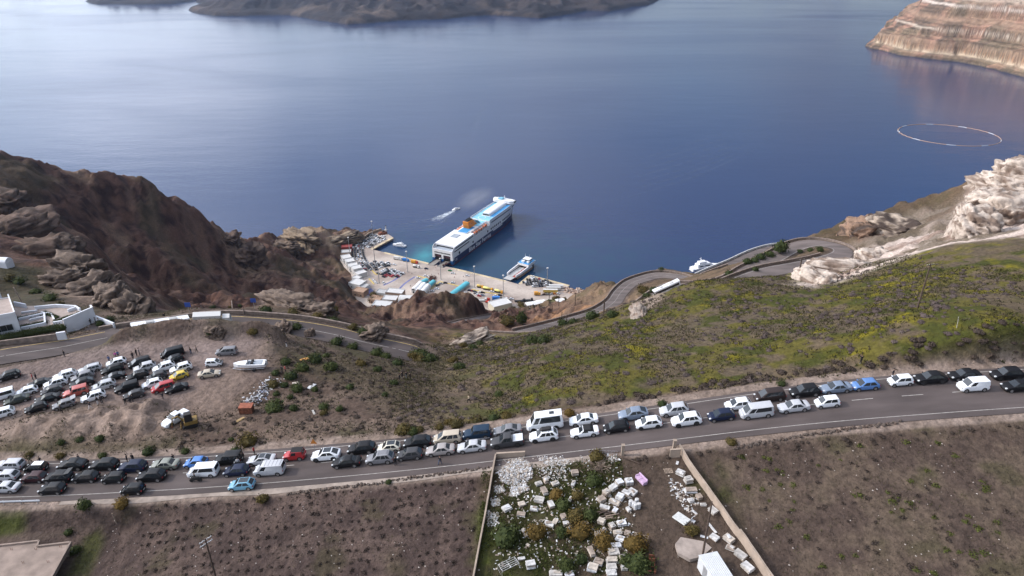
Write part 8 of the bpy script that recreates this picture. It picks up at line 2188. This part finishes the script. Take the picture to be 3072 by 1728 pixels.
PEOPLE = [(*Z1(785, 285), 'black', 'dark', 'person in black alone on the grass edge of the car park', 'stand'), (*Z1(1325, 350), 'blue', 'jeans', 'person in dark blue left of the topmost white hatchback', 'stand'), (*Z1(1405, 305), 'pink', 'dark', 'person in a pink top behind the topmost white hatchback', 'stand'),
  (*Z1(1437, 300), 'blue', 'dark', 'smaller person in blue beside the one in pink', 'stand'), (*Z1(1610, 312), 'dark', 'dark', 'person in dark clothes nearest the black minivan', 'stand'), (*Z1(1655, 272), 'black', 'black', 'middle of three people in dark clothes behind the black minivan', 'stand'), (*Z1(1690, 268), 'grey', 'dark', 'person in grey at the right of the three behind the black minivan', 'stand'),
  (*Z1(2310, 250), 'black', 'jeans', 'left of two people standing right of the long black van', 'stand'), (*Z1(2380, 235), 'black', 'black', 'right of two people standing right of the long black van', 'walk'), (*Z1(405, 572), 'red', 'dark', 'person in a red jacket behind the black saloon', 'stand'), (*Z1(447, 570), 'dark', 'dark', 'person in dark clothes beside the one in the red jacket', 'stand'),
  (*Z1(560, 735), 'white', 'dark', 'person in a white top among the left cars of the car park', 'stand'), (*Z1(750, 960), 'black', 'black', 'person in black in front of the car with raised tailgate', 'stand'), (*Z1(1095, 915), 'dark', 'white', 'person in white trousers in front of the white SUV', 'walk'), (*Z1(1185, 858), 'black', 'white', 'left of two people at the side of the front white SUV', 'stand'),
  (*Z1(1235, 845), 'dark', 'dark', 'right of two people at the side of the front white SUV', 'stand'), (*Z1(1520, 862), 'black', 'black', 'person in black in front of the dark grey hatchback, at left', 'stand'), (*Z1(1575, 838), 'dark', 'dark', 'person in dark clothes second from left at the dark grey hatchback', 'stand'), (*Z1(1610, 830), 'black', 'dark', 'person in black third from left at the dark grey hatchback', 'stand'),
  (*Z1(1970, 797), 'dark', 'dark', 'person in dark clothes in front of the red minivan', 'stand'), (860, 1041, 'dark', 'white', 'person in a dark top and white trousers on the rim rocks', 'stand'), (847, 1118, 'dark', 'dark', 'person in dark clothes beside the one in red among the bushes', 'stand'), (857, 1118, 'red', 'dark', 'person in a red jacket among the green bushes', 'stand'),
  (1200, 1142, 'black', 'black', 'leftmost of the four people on the shrubby slope', 'stand'), (1207, 1135, 'black', 'dark', 'second of the four people on the shrubby slope', 'stand'), (1219, 1135, 'black', 'grey', 'third of the four people on the shrubby slope, pale trousers', 'stand'), (1231, 1139, 'black', 'black', 'rightmost of the four people on the shrubby slope', 'stand'),
  (236, 987, 'black', 'black', 'person in black alone on the hotel forecourt', 'stand'), (267, 972, 'blue', 'dark', 'left of the people standing below the white hotel wall', 'stand'), (274, 975, 'dark', 'dark', 'second of the people below the white hotel wall', 'stand'), (288, 971, 'dark', 'dark', 'third of the people below the white hotel wall', 'stand'), (298, 974, 'grey', 'jeans', 'person in grey at the right end of the white hotel wall', 'walk'),
  (495, 957, 'black', 'black', 'person in black leaning at the rim road wall near the pale rocks', 'stand'), (734, 943, 'black', 'dark', 'person in black sitting place at the rim wall above the truck', 'stand'), (1407, 1209, 'beige', 'black', 'person in a pale top walking on the hillside footpath', 'walk'), (2581, 1092, 'black', 'black', 'person in black standing on the hillside taking a picture', 'photo'),
  (2675, 1134, 'dark', 'dark', 'person at the bonnet of the small white hatchback', 'stand'), (93, 1391, 'olive', 'olive', 'person in olive walking on the far verge at the left', 'walk'), (124, 1394, 'dark', 'dark', 'person in dark clothes beside the small car with the white roof', 'stand'), (240, 1386, 'dark', 'dark', 'person in dark clothes on the far verge behind the black SUV', 'stand'),
  (384, 1388, 'dark', 'dark', 'left of two people on the verge behind the navy SUV', 'stand'), (401, 1386, 'black', 'dark', 'right of two people on the verge behind the navy SUV', 'stand'), (522, 1386, 'dark', 'dark', 'person at the open door of the grey green saloon', 'stand'), (764, 1364, 'red', 'black', 'person in a bright red top on the verge above the silver coupe', 'stand'),
  (1187, 1396, 'black', 'black', 'person in black standing behind the grey SUV', 'stand'), (1320, 1394, 'black', 'jeans', 'person in a black jacket and jeans walking in the empty lane', 'walk')]
for a in PEOPLE: person(*a)
def motorbike(px, py, label, rider_top='black'):
 p = hit(px, py); x = p.x
 sl_ = (float(zr(x + 2)) - float(zr(x - 2))) / 4
 o = empty('motorcycle', (p.x, p.y, float(zr(x)) + .02), 0, label, 'motorcycle')
 o.matrix_world = place_frame((p.x, p.y, float(zr(x)) + .02), (-1, 0, -sl_), (-sl_, 0, 1))
 for x_ in (.68, -.68):
  m = MB(); m.tube([(0, -.07, 0), (0, .07, 0)], .31, 14); m.build('wheel', M_TYRE, o, (x_, 0, .31))
 m = MB(); m.loft([[(x_, -w_, z0), (x_, w_, z0), (x_, w_ * .8, z1), (x_, -w_ * .8, z1)] for x_, w_, z0, z1 in ((-.85, .10, .62, .80), (-.35, .16, .42, .80), (.2, .18, .40, .98), (.55, .10, .62, .95))]); m.build('frame', M_TRIM, o)
 m = MB(); m.box(-.35, 0, .80, .7, .28, .1); m.build('seat', M_SOFT, o, bevel=.03)
 m = MB(); m.tube([(.45, -.34, 1.1), (.55, 0, 1.02), (.45, .34, 1.1)], .02, 5); m.tube([(.55, 0, 1.0), (.68, 0, .31)], .03, 5); m.build('handlebar', M_CHROME, o)
 m = MB(); m.tube([(.62, 0, .9), (.72, 0, .9)], .09, 8); m.build('headlight', M_HEAD, o)
 return o
motorbike(589, 1446, 'black motorcycle standing beside the white passenger van')
motorbike(720, 1400, 'scooter between the black boxy SUV and the navy hatchback')
person(588, 1444, 'black', 'dark', 'person in black at the motorcycle beside the white passenger van', 'walk')
person(716, 1399, 'white', 'black', 'person in a white jacket at the scooter')
M_HW = mat('hotel_white', (.66, .68, .73), .7, noise=.05, nscale=.5)
M_TERR = mat('hotel_paving', (.34, .28, .25), .85, noise=.12, nscale=1)
M_HEDGE = BUSH
def HP(zx, zy, z):
 return at_z(zx / 8.05, 860 + zy / 8.05, z)
def seg(name, a, b, z0, h, th, parent, material=M_HW, h1=None):
 p, q = HP(*a, z0), HP(*b, z0); d = (q - p); L = d.length; an = math.atan2(d.y, d.x)
 m = MB(); h1 = h if h1 is None else h1
 m.loft([[(x, -th / 2, -1.5), (x, th / 2, -1.5), (x, th / 2, hh), (x, -th / 2, hh)] for x, hh in ((0, h), (L, h1))])
 o = m.build(name, material, parent); o.location = p - (parent.location if parent else Vector()); o.rotation_euler = (0, 0, an)
 return o
hp = HP(300, 1150, 220.3)
HO = empty('hotel', (hp.x, hp.y, 0), 0, 'white terraced hotel on the rim at the left edge', 'building')
HO.location.z = 0
m = MB()
for poly, z0, z1, mi in (([(-250, 1240), (520, 1090), (440, 830), (360, 640), (-250, 720)], 218, 224.6, 0), ([(-250, 700), (150, 640), (120, 470), (100, 400), (-250, 420)], 218, 227.2, 0)):
 P = [HP(*q, 220.3) - HO.location for q in poly]; m.prism([(q.x, q.y) for q in P], z0, z1, 0)
m.build('wall', M_HW, HO)
m = MB()
for poly, z in (([(-250, 1215), (500, 1070), (425, 840), (345, 655), (-250, 740)], 224.62), ([(-250, 690), (140, 632), (108, 475), (92, 410), (-250, 430)], 227.22)):
 P = [HP(*q, 220.3) - HO.location for q in poly]; m.prism([(q.x, q.y) for q in P], z, z + .03)
m.build('roof_terrace', M_TERR, HO)
for a, b in (((-250, 1240), (520, 1090)), ((520, 1090), (360, 640)), ((150, 640), (100, 400))):
 p, q = HP(*a, 220.3) - HO.location, HP(*b, 220.3) - HO.location; d = q - p; zt = 224.6 if a[0] != 150 else 227.2
 m = MB(); m.box(0, 0, zt, d.length, .25, .8); o = m.build('parapet', M_HW, HO, ((p.x + q.x) / 2, (p.y + q.y) / 2, .003), math.atan2(d.y, d.x))
for k in range(4):
 p = HP(-150 + k * 150, 1225 - k * 30, 220.3) - HO.location; d = HP(520, 1090, 220.3) - HP(-250, 1240, 220.3)
 m = MB(); m.box(0, -.1, 221.3, 1.1, .1, 1.4); m.build('window', M_GLASS, HO, (p.x, p.y, 0), math.atan2(d.y, d.x))
TE = empty('hotel_terrace', (HP(900, 900, 219.8).x, HP(900, 900, 219.8).y, 219.8), 0, 'hotel terrace with white planters right of the white building', 'terrace')
P = [HP(*q, 219.8) - TE.location for q in ((380, 1130), (1310, 960), (1590, 1030), (2290, 790), (1850, 560), (1400, 520), (380, 500), (350, 640))]
m = MB(); m.prism([(q.x, q.y) for q in P], -4, .5); m.build('paving', M_TERR, TE)
for a, b, h, h1 in (((1590, 1030), (2310, 780), 2.6, 3.2), ((2310, 780), (2240, 640), 3.2, 2.2), ((1310, 960), (1530, 925), 1.2, 1.2), ((380, 500), (660, 560), 1.6, 1.6), ((870, 590), (1380, 540), 1.3, 1.3), ((1380, 540), (1850, 570), 1.3, 1.3), ((1850, 570), (1960, 640), 1.3, 1.3),
     ((480, 860), (1100, 720), 1.1, 1.1), ((540, 1090), (1120, 970), 1.2, 1.2), ((730, 880), (1090, 790), 1.0, 1.0), ((1100, 720), (1120, 970), 1.2, 1.2), ((540, 690), (920, 640), .9, .9), ((1020, 680), (1260, 720), .9, .9), ((1260, 720), (1330, 860), .9, .9), ((1660, 660), (1850, 590), 1.2, 1.2)):
 seg('terrace_wall', a, b, 219.8, h, .35, TE, M_HW, h1)
for a, b, r, n in (((430, 800), (1000, 690), .75, 10), ((520, 1010), (1080, 890), .8, 10), ((1080, 640), (1380, 760), .65, 8), ((1350, 850), (1900, 660), .6, 9)):
 for k in range(n):
  p = HP(a[0] + (b[0] - a[0]) * k / (n - 1), a[1] + (b[1] - a[1]) * k / (n - 1), 220.2)
  c = link('terrace_plant', random.choice(BUSH), TE, (p.x - TE.location.x, p.y - TE.location.y, .45)); c.scale = (r, r, r * 1.0)
o = empty('clipped_hedge', HP(0, 1280, 219.8), 0, 'long dark hedge between the hotel and the roadside wall', 'hedge')
for k in range(26):
 t = k / 25; p = HP(-120 + 1640 * t, 1330 - 280 * t, 219.8); c = link('hedge_clump', random.choice(BUSH), o, (p.x - o.location.x, p.y - o.location.y, .35)); c.scale = (1.15, 1.15, 1.35)
o = empty('roadside_boundary_wall', (0, 0, 0), 0, 'brown stone wall with a white end along the road below the hotel hedge', 'wall')
seg('stone_wall', (-160, 1480), (1400, 1275), 220.4, 1.5, .4, o, M_PARAPET)
seg('white_end', (1402, 1273), (1620, 1240), 220.4, 1.7, .45, o, M_HW)
o = empty('forecourt_wall', (0, 0, 0), 0, 'low white wall running down from the tall hotel wall to the road', 'wall')
seg('wall_body', (2330, 770), (2760, 930), 219.9, .8, .35, o, M_HW, .6)
m = MB(); m.prism([APRON[i] for i in range(5)], 219.0, 219.47)
ap = m.build('hotel_forecourt', M_ASPH); tag(ap, 'asphalt forecourt below the tall white hotel wall', None, kind='structure')
for k in range(4):
 a, b = HP(1500 + k * 250, 1080 - k * 80, 219.5), HP(1640 + k * 250, 1130 - k * 80, 219.5); P_ = np.array([tuple(a), tuple(b)]); ribbon('bay_line', P_, -.06, .06, .0, M_PAINT, ap).location.z = -.02
for zx, zy, zb, lb in ((400, 60, 470, 'yellowish lamp post behind the hotel terrace'), (30, -40, 300, 'grey post at the left edge behind the hotel')):
 p = HP(zx + 200 if zx > 100 else zx, zb, 219); m = MB(); m.tube([(0, 0, -1), (-1.1, 0, 5.2)] if zx > 100 else [(0, 0, -1), (-.4, 0, 6)], .16, 7); o = m.build('lamp_post', M_RENDER, None, (p.x, p.y, 219)); tag(o, lb, 'post')
p = hit(20, 800); o = empty('white_hut', (p.x, p.y, ground(p.x, p.y)), -.1, 'small white hut on the slope above the hotel', 'hut')
m = MB(); m.box(-2, 0, -.5, 7, 3, 2.4); m.build('wall', M_HW, o)
m = MB(); m.loft([[(x, 1.5 * math.cos(math.pi * k / 8), 1.91 + 1.2 * math.sin(math.pi * k / 8)) for k in range(9)] for x in (-5.4, 1.4)]); m.build('roof', M_HW, o)
pc_ = [at_z(*q, 220.6) for q in ((-260, 1668), (118, 1625), (113, 1641), (213, 1629), (120, 1800), (-300, 1800))]
o = empty('concrete_frame_building', (pc_[2].x, pc_[2].y, 216), 0, 'unfinished concrete building with a flat roof at the bottom left corner', 'building')
m = MB(); m.prism([(q.x - o.location.x, q.y - o.location.y) for q in pc_], 4.1, 4.6); m.build('roof_slab', mat('raw_concrete', (.25, .195, .165), .9, noise=.25, nscale=.6, bump=.2), o)
n_ = len(pc_)
for i in range(n_):
 p, q = pc_[i] - o.location, pc_[(i + 1) % n_] - o.location; d = q - p; d.z = 0
 if i in (0, 1, 2, 3):
  m = MB(); m.box(0, 0, 4.603, d.length, .25, .28); m.build('roof_kerb', _MC['raw_concrete'], o, ((p.x + q.x) / 2, (p.y + q.y) / 2, 0), math.atan2(d.y, d.x))
for px, py in ((195, 1640), (130, 1790), (100, 1660), (20, 1700), (-100, 1690)):
 p = at_z(px, py, 220.6) - o.location; m = MB(); m.box(p.x, p.y, -1.5, .4, .4, 5.6); m.build('column', _MC['raw_concrete'], o)
for px, py in ((108, 1650), (182, 1642), (70, 1690), (145, 1688), (35, 1650)):
 p = at_z(px, py, 220.6) - o.location
 for dx in (-.1, .1):
  m = MB(); m.tube([(p.x + dx, p.y, 4.6), (p.x + dx * 1.4, p.y + .05, 5.0)], .025, 5); m.build('rebar', M_RUSTY, o)
p = hit(572, 1276); M_EXC = mat('digger_yellow', (.22, .14, .04), .6, noise=.2, nscale=3)
o = empty('mini_excavator', (p.x, p.y, ground(p.x, p.y)), math.radians(205), 'yellow mini excavator with a dark cab beside the white pickup', 'excavator')
for s in (-1, 1):
 m = MB(); m.loft([[(x * 1.3, s * .75 - .22, z) for x, z in ((-.8, 0), (.8, 0), (1, .3), (.8, .6), (-.8, .6), (-1, .3))], [(x * 1.3, s * .75 + .22, z) for x, z in ((-.8, 0), (.8, 0), (1, .3), (.8, .6), (-.8, .6), (-1, .3))]]); m.build('track', M_TYRE, o)
m = MB(); m.box(-.2, 0, .62, 2.2, 1.7, .75); m.build('body', M_EXC, o, bevel=.06)
m = MB(); m.box(.1, .3, 1.372, 1.25, 1.1, 1.5, taper=.92); m.build('cab', M_TRIM, o)
m = MB(); m.box(.66, .3, 1.6, .04, .8, .85); m.build('cab_window', M_GLASS, o)
m = MB(); m.tube([(.8, -.3, 1.0), (1.7, -.3, 2.3), (2.6, -.3, 2.1)], [.16, .14, .12], 6); m.build('boom', M_EXC, o)
m = MB(); m.tube([(2.6, -.3, 2.1), (2.9, -.3, .6)], [.12, .1], 6); m.build('stick', M_EXC, o)
m = MB(); m.loft([[(2.7, -.6, .1), (3.1, -.6, .05), (3.15, -.6, .6), (2.8, -.6, .6)], [(2.7, 0, .1), (3.1, 0, .05), (3.15, 0, .6), (2.8, 0, .6)]]); m.build('bucket', M_RUSTY, o)
m = MB(); m.box(1.5, 0, .15, .1, 1.8, .4); m.build('dozer_blade', M_EXC, o)
p = hit(752, 1108)
o = empty('trailer_boat', (p.x, p.y, ground(p.x, p.y)), math.radians(186), 'open white motorboat standing on a road trailer', 'boat')
w_ = lambda t: 1.05 * float(np.interp(t, [0, .1, .6, .85, 1], [.9, 1, .95, .6, .05]))
m = MB(); m.loft([[(t * 6.2 - 3.1, w_(t) * .25, .62 + .25 * max(0, t - .7)), (t * 6.2 - 3.1, w_(t) * .9, .95), (t * 6.2 - 3.1, w_(t), 1.55 + .15 * t), (t * 6.2 - 3.1, -w_(t), 1.55 + .15 * t), (t * 6.2 - 3.1, -w_(t) * .9, .95), (t * 6.2 - 3.1, -w_(t) * .25, .62 + .25 * max(0, t - .7))] for t in (0, .12, .3, .5, .7, .85, .95, 1)]); m.build('hull', M_SWHITE, o)
m = MB(); m.box(-1.0, 0, 1.6, 3.0, 1.5, .03); m.build('cockpit_floor', M_SGREY, o)
m = MB(); m.add([(.6, -.8, 1.66), (.6, .8, 1.66), (.1, .65, 2.15), (.1, -.65, 2.15)], [(0, 1, 2, 3)]); m.build('windscreen', M_GLASS, o)
for y in (-.42, .42):
 m = MB(); m.box(-.6, y, 1.632, .5, .5, .35); m.build('seat', M_TRIM, o, bevel=.04)
m = MB(); m.box(-3.3, 0, 1.0, .4, .45, .95); m.build('outboard_motor', M_PGREY, o, bevel=.06)
for s in (-.7, .7):
 m = MB(); m.tube([(-2.9, s, .5), (1.6, s, .5), (3.4, 0, .45)], .06, 6); m.build('trailer_beam', M_STEEL, o)
 m = MB(); m.tube([(0, -.1, 0), (0, .1, 0)], .32, 12); m.build('trailer_wheel', M_TYRE, o, (-.9, s * 1.4, .32))
m = MB(); m.tube([(-.9, -1.0, .4), (-.9, 1.0, .4)], .05, 6); m.build('axle', M_STEEL, o)
p = hit(741, 1235)
o = empty('rusty_container', (p.x, p.y, ground(p.x, p.y)), math.radians(4), 'rust red steel container standing on the rough ground', 'container')
m = MB(); m.box(0, 0, 0, 2.3, 1.5, 1.35); m.build('body', M_RUSTY, o)
m = MB(); m.box(0, 0, 1.352, 2.4, 1.6, .06); m.build('lid', mat('rusty_lid', (.26, .09, .055), .85, noise=.3, nscale=2), o)
for x in (-.75, 0, .75):
 m = MB(); m.box(x, -.77, 0, .08, .05, 1.35); m.build('rib', M_RUSTY, o)
rg = np.random.RandomState(33); V = []; F = []; FM = []
for i in range(620):
 t = rg.rand(); px = 752 + 66 * t + rg.normal(0, 7); py = 1205 - 62 * t + rg.normal(0, 10); q = hit(px, py) if i < 1 else None
 w0, w1 = HEAP_A, HEAP_B = (hit(755, 1208), hit(820, 1142)) if i == 0 else (HEAP_A, HEAP_B)
 c = w0.lerp(w1, t); x = c.x + rg.normal(0, .9); y = c.y + rg.normal(0, .9); b = len(V); s = rg.uniform(.08, .3)
 z = ground(x, y) + max(0, .55 - .35 * math.hypot(x - c.x, y - c.y)) * rg.rand()
 for v in BV * rg.uniform(.5, 1.2, (len(BV), 1)): V.append((x + v[0] * s, y + v[1] * s * .8, z + v[2] * s * .5))
 mi = rg.choice(4, p=[.30, .30, .25, .15])
 for f in BF: F.append([b + k for k in f]); FM.append(mi)
tag(link('rubbish_heap', np_mesh('rubbish_heap', V, F, False, [M_MARBLE[4], M_TRIM, mat('rubbish_brown', (.14, .11, .10), .9), mat('rubbish_blue', (.26, .28, .36), .8)], FM)), 'heap of rubbish bags and debris at the edge of the car park', None, kind='stuff')
for px, py, L, W_, a, mm, lb in ((935, 1160, 1.8, 1.0, 70, M_MARBLE[4], 'white crumpled sheet lying among the bushes'), (910, 1080, 2.2, .9, 35, mat('orange_board', (.42, .21, .06), .8), 'orange board frame lying among the green bushes, upper one'), (892, 1096, 1.8, .9, 35, mat('tan_board', (.38, .24, .11), .8), 'tan board frame lying among the green bushes, lower one'),
        (941, 1238, 1.4, .35, -60, M_MARBLE[1], 'pale plank lying on the rough slope above the road'), (717, 1262, 2.2, .6, 50, mat('ochre_board', (.36, .25, .13), .9), 'ochre board lying below the rusty container'), (887, 1150, 1.3, .6, 10, M_MARBLE[2], 'pale slab lying above the crumpled sheet')):
 p = hit(px, py); m = MB(); m.box(0, 0, 0, L, W_, .08); m.box(L * .3, 0, .081, L * .25, W_ * .8, .05)
 tag(m.build('dumped_board', mm, None, (p.x, p.y, ground(p.x, p.y) + .06), math.radians(a)), lb, 'board')
def bus(px, py, z, ang, label, L=12.0, colour=M_SWHITE):
 p = at_z(px, py, z)
 o = empty('coach', (p.x, p.y, z), math.radians(ang), label, 'bus')
 m = MB(); m.loft([[(x, y * 1.25 * k, zz) for y, zz in ((-1, .4), (1, .4), (1, 1.6), (.97, 2.9), (.8, 3.25), (-.8, 3.25), (-.97, 2.9), (-1, 1.6))] for x, k in ((-L / 2, .97), (-L / 2 + .3, 1), (L / 2 - .5, 1), (L / 2, .94))]); m.build('body', colour, o)
 for s in (-1, 1):
  m = MB(); m.box(-.1, s * 1.262, 1.55, L - 1.4, .03, 1.05); m.build('side_window', M_GLASS, o)
 m = MB(); m.box(L / 2 + .01, 0, 1.3, .06, 2.1, 1.5); m.build('windscreen', M_GLASS, o)
 for x in (-L * .22, L * .18):
  m = MB(); m.box(x, 0, 3.252, 1.7, 1.2, .2); m.build('roof_unit', M_PGREY, o, bevel=.03)
 for x in (-L * .28, L * .32):
  for s in (-1, 1):
   m = MB(); m.tube([(0, -.14, 0), (0, .14, 0)], .5, 12); m.build('wheel', M_TYRE, o, (x, s * 1.13, .5))
 return o
def path_at(key, px, off):
 hw, P = ROAD_PATH[key]; k = int(np.argmin([abs(((q[0] / (q[1] * CP - (q[2] - CAM_Z) * SP)) * FPX + W_PX / 2) - px) for q in P])); k = min(max(k, 2), len(P) - 3)
 t = P[k + 2] - P[k - 2]; a = math.atan2(t[1], t[0]); n = Vector((-math.sin(a), math.cos(a), 0))
 return Vector(P[k]) + n * off, a, t[2] / math.hypot(t[0], t[1])
def on_road(o, key, px, off, back=False):
 p, a, sl_ = path_at(key, px, off); f = Vector((math.cos(a), math.sin(a), sl_)) * (-1 if back else 1)
 o.matrix_world = place_frame(p + Vector((0, 0, .04)), f, (-sl_ * math.cos(a), -sl_ * math.sin(a), 1))
b_ = bus(0, 900, 0, 0, 'long white coach on the old road half hidden by the bank'); on_road(b_, 'old_road', 478, -1.9, True)
_k = [i for i in range(len(ROAD_PATH['upper_hairpin'][1])) if i > _hx]
b_ = bus(0, 900, 0, 0, 'white coach climbing the serpentine below the green hill')
P_ = ROAD_PATH['upper_hairpin'][1]; q_ = min(_k, key=lambda i: abs(P_[i, 0] / (P_[i, 1] * CP - (P_[i, 2] - CAM_Z) * SP) * FPX + W_PX / 2 - 2000)); t_ = P_[q_ + 2] - P_[q_ - 2]
b_.matrix_world = place_frame(P_[q_] + np.array([0, 0, .04]), t_, (0, 0, 1))
tk = lorry(0, 900, 0, 8.5, M_PWHITE, M_PWHITE, 'white box truck on the old road above the grey minivan'); tk['group'] = 'trucks on the old road'; tk.matrix_world = Matrix(); on_road(tk, 'old_road', 648, -1.9, False)
def sign(px, py, h, kind, colour, label, face=0.0, z=None):
 p = hit(px, py); o = empty('road_sign', (p.x, p.y, ground(p.x, p.y)), face, label, 'sign')
 m = MB(); m.tube([(0, 0, -.3), (0, 0, h)], .05, 6); m.build('post', M_STEEL, o)
 m = MB()
 pts = [(-.55, 0), (.55, 0), (0, .95)] if kind == 'tri' else [(-.75, 0), (.75, 0), (.75, 1.3), (-.75, 1.3)]
 m.loft([[(x, y, h - .5 + zz) for x, zz in pts] for y in (-.09, -.055)]); m.build('sign_plate', colour, o)
 return o
M_SB = mat('sign_blue', (.04, .09, .36), .5); M_SO = mat('sign_orange', (.45, .16, .03), .6)
sign(569, 940, 2.4, 'rect', M_SB, 'blue road sign on the rim beside the small parapet')
sign(764, 925, 2.4, 'rect', M_SB, 'blue road sign on the rim above the truck')
sign(945, 1352, 2.0, 'tri', M_SO, 'orange backed triangular sign on the far verge')
o = straight_wall('ruined_parapet', hit(605, 925), hit(695, 905), .8, .4, M_PARAPET, 'short stone parapet corner on the rim left of the pale outcrop', n=4)
M_STONED = mat('dark_field_stone', (.10, .078, .066), .9, noise=.3, nscale=2)
def stone_row(a, b, n, label, seed):
 rg2 = random.Random(seed); a, b = hit(*a), hit(*b)
 o = empty('dry_stone_wall', (a.x, a.y, ground(a.x, a.y)), 0, label, 'wall')
 for i in range(n):
  c = a.lerp(b, i / (n - 1)); s = rg2.uniform(.13, .26); b0 = []
  m = MB(); vs = [(v[0] * s * rg2.uniform(.8, 1.3), v[1] * s * rg2.uniform(.8, 1.2), v[2] * s * .8) for v in BV]; m.add(vs, [tuple(f) for f in BF])
  x, y = c.x + rg2.uniform(-.2, .2), c.y + rg2.uniform(-.25, .25)
  m.build('stone', rg2.choice((M_STONED, M_DARKWOOD, M_STONED)), o, (x - o.location.x, y - o.location.y, ground(x, y) - o.location.z + rg2.uniform(.02, .25)))
stone_row((2200, 1345), (2700, 1268), 150, 'dark dry stone wall along the top of the right field', 1)
stone_row((860, 1485), (1470, 1402), 130, 'dark dry stone edge along the top of the brown field', 2)
m = MB(); m.box(0, 5250, -60, 18400, 14000, 470)
M_HAZE = bpy.data.materials.new('haze_air'); M_HAZE.use_nodes = True
nt = M_HAZE.node_tree; nt.nodes.remove(nt.nodes['Principled BSDF'])
vol = nt.nodes.new('ShaderNodeVolumePrincipled')
vol.inputs['Density'].default_value = .00004
vol.inputs['Color'].default_value = (.52, .68, 1.0, 1)
vol.inputs['Anisotropy'].default_value = .55
nt.links.new(vol.outputs[0], nt.nodes['Material Output'].inputs['Volume'])
hz_o = m.build('haze', M_HAZE); tag(hz_o, 'thin bluish sea haze filling the air', None, kind='stuff')
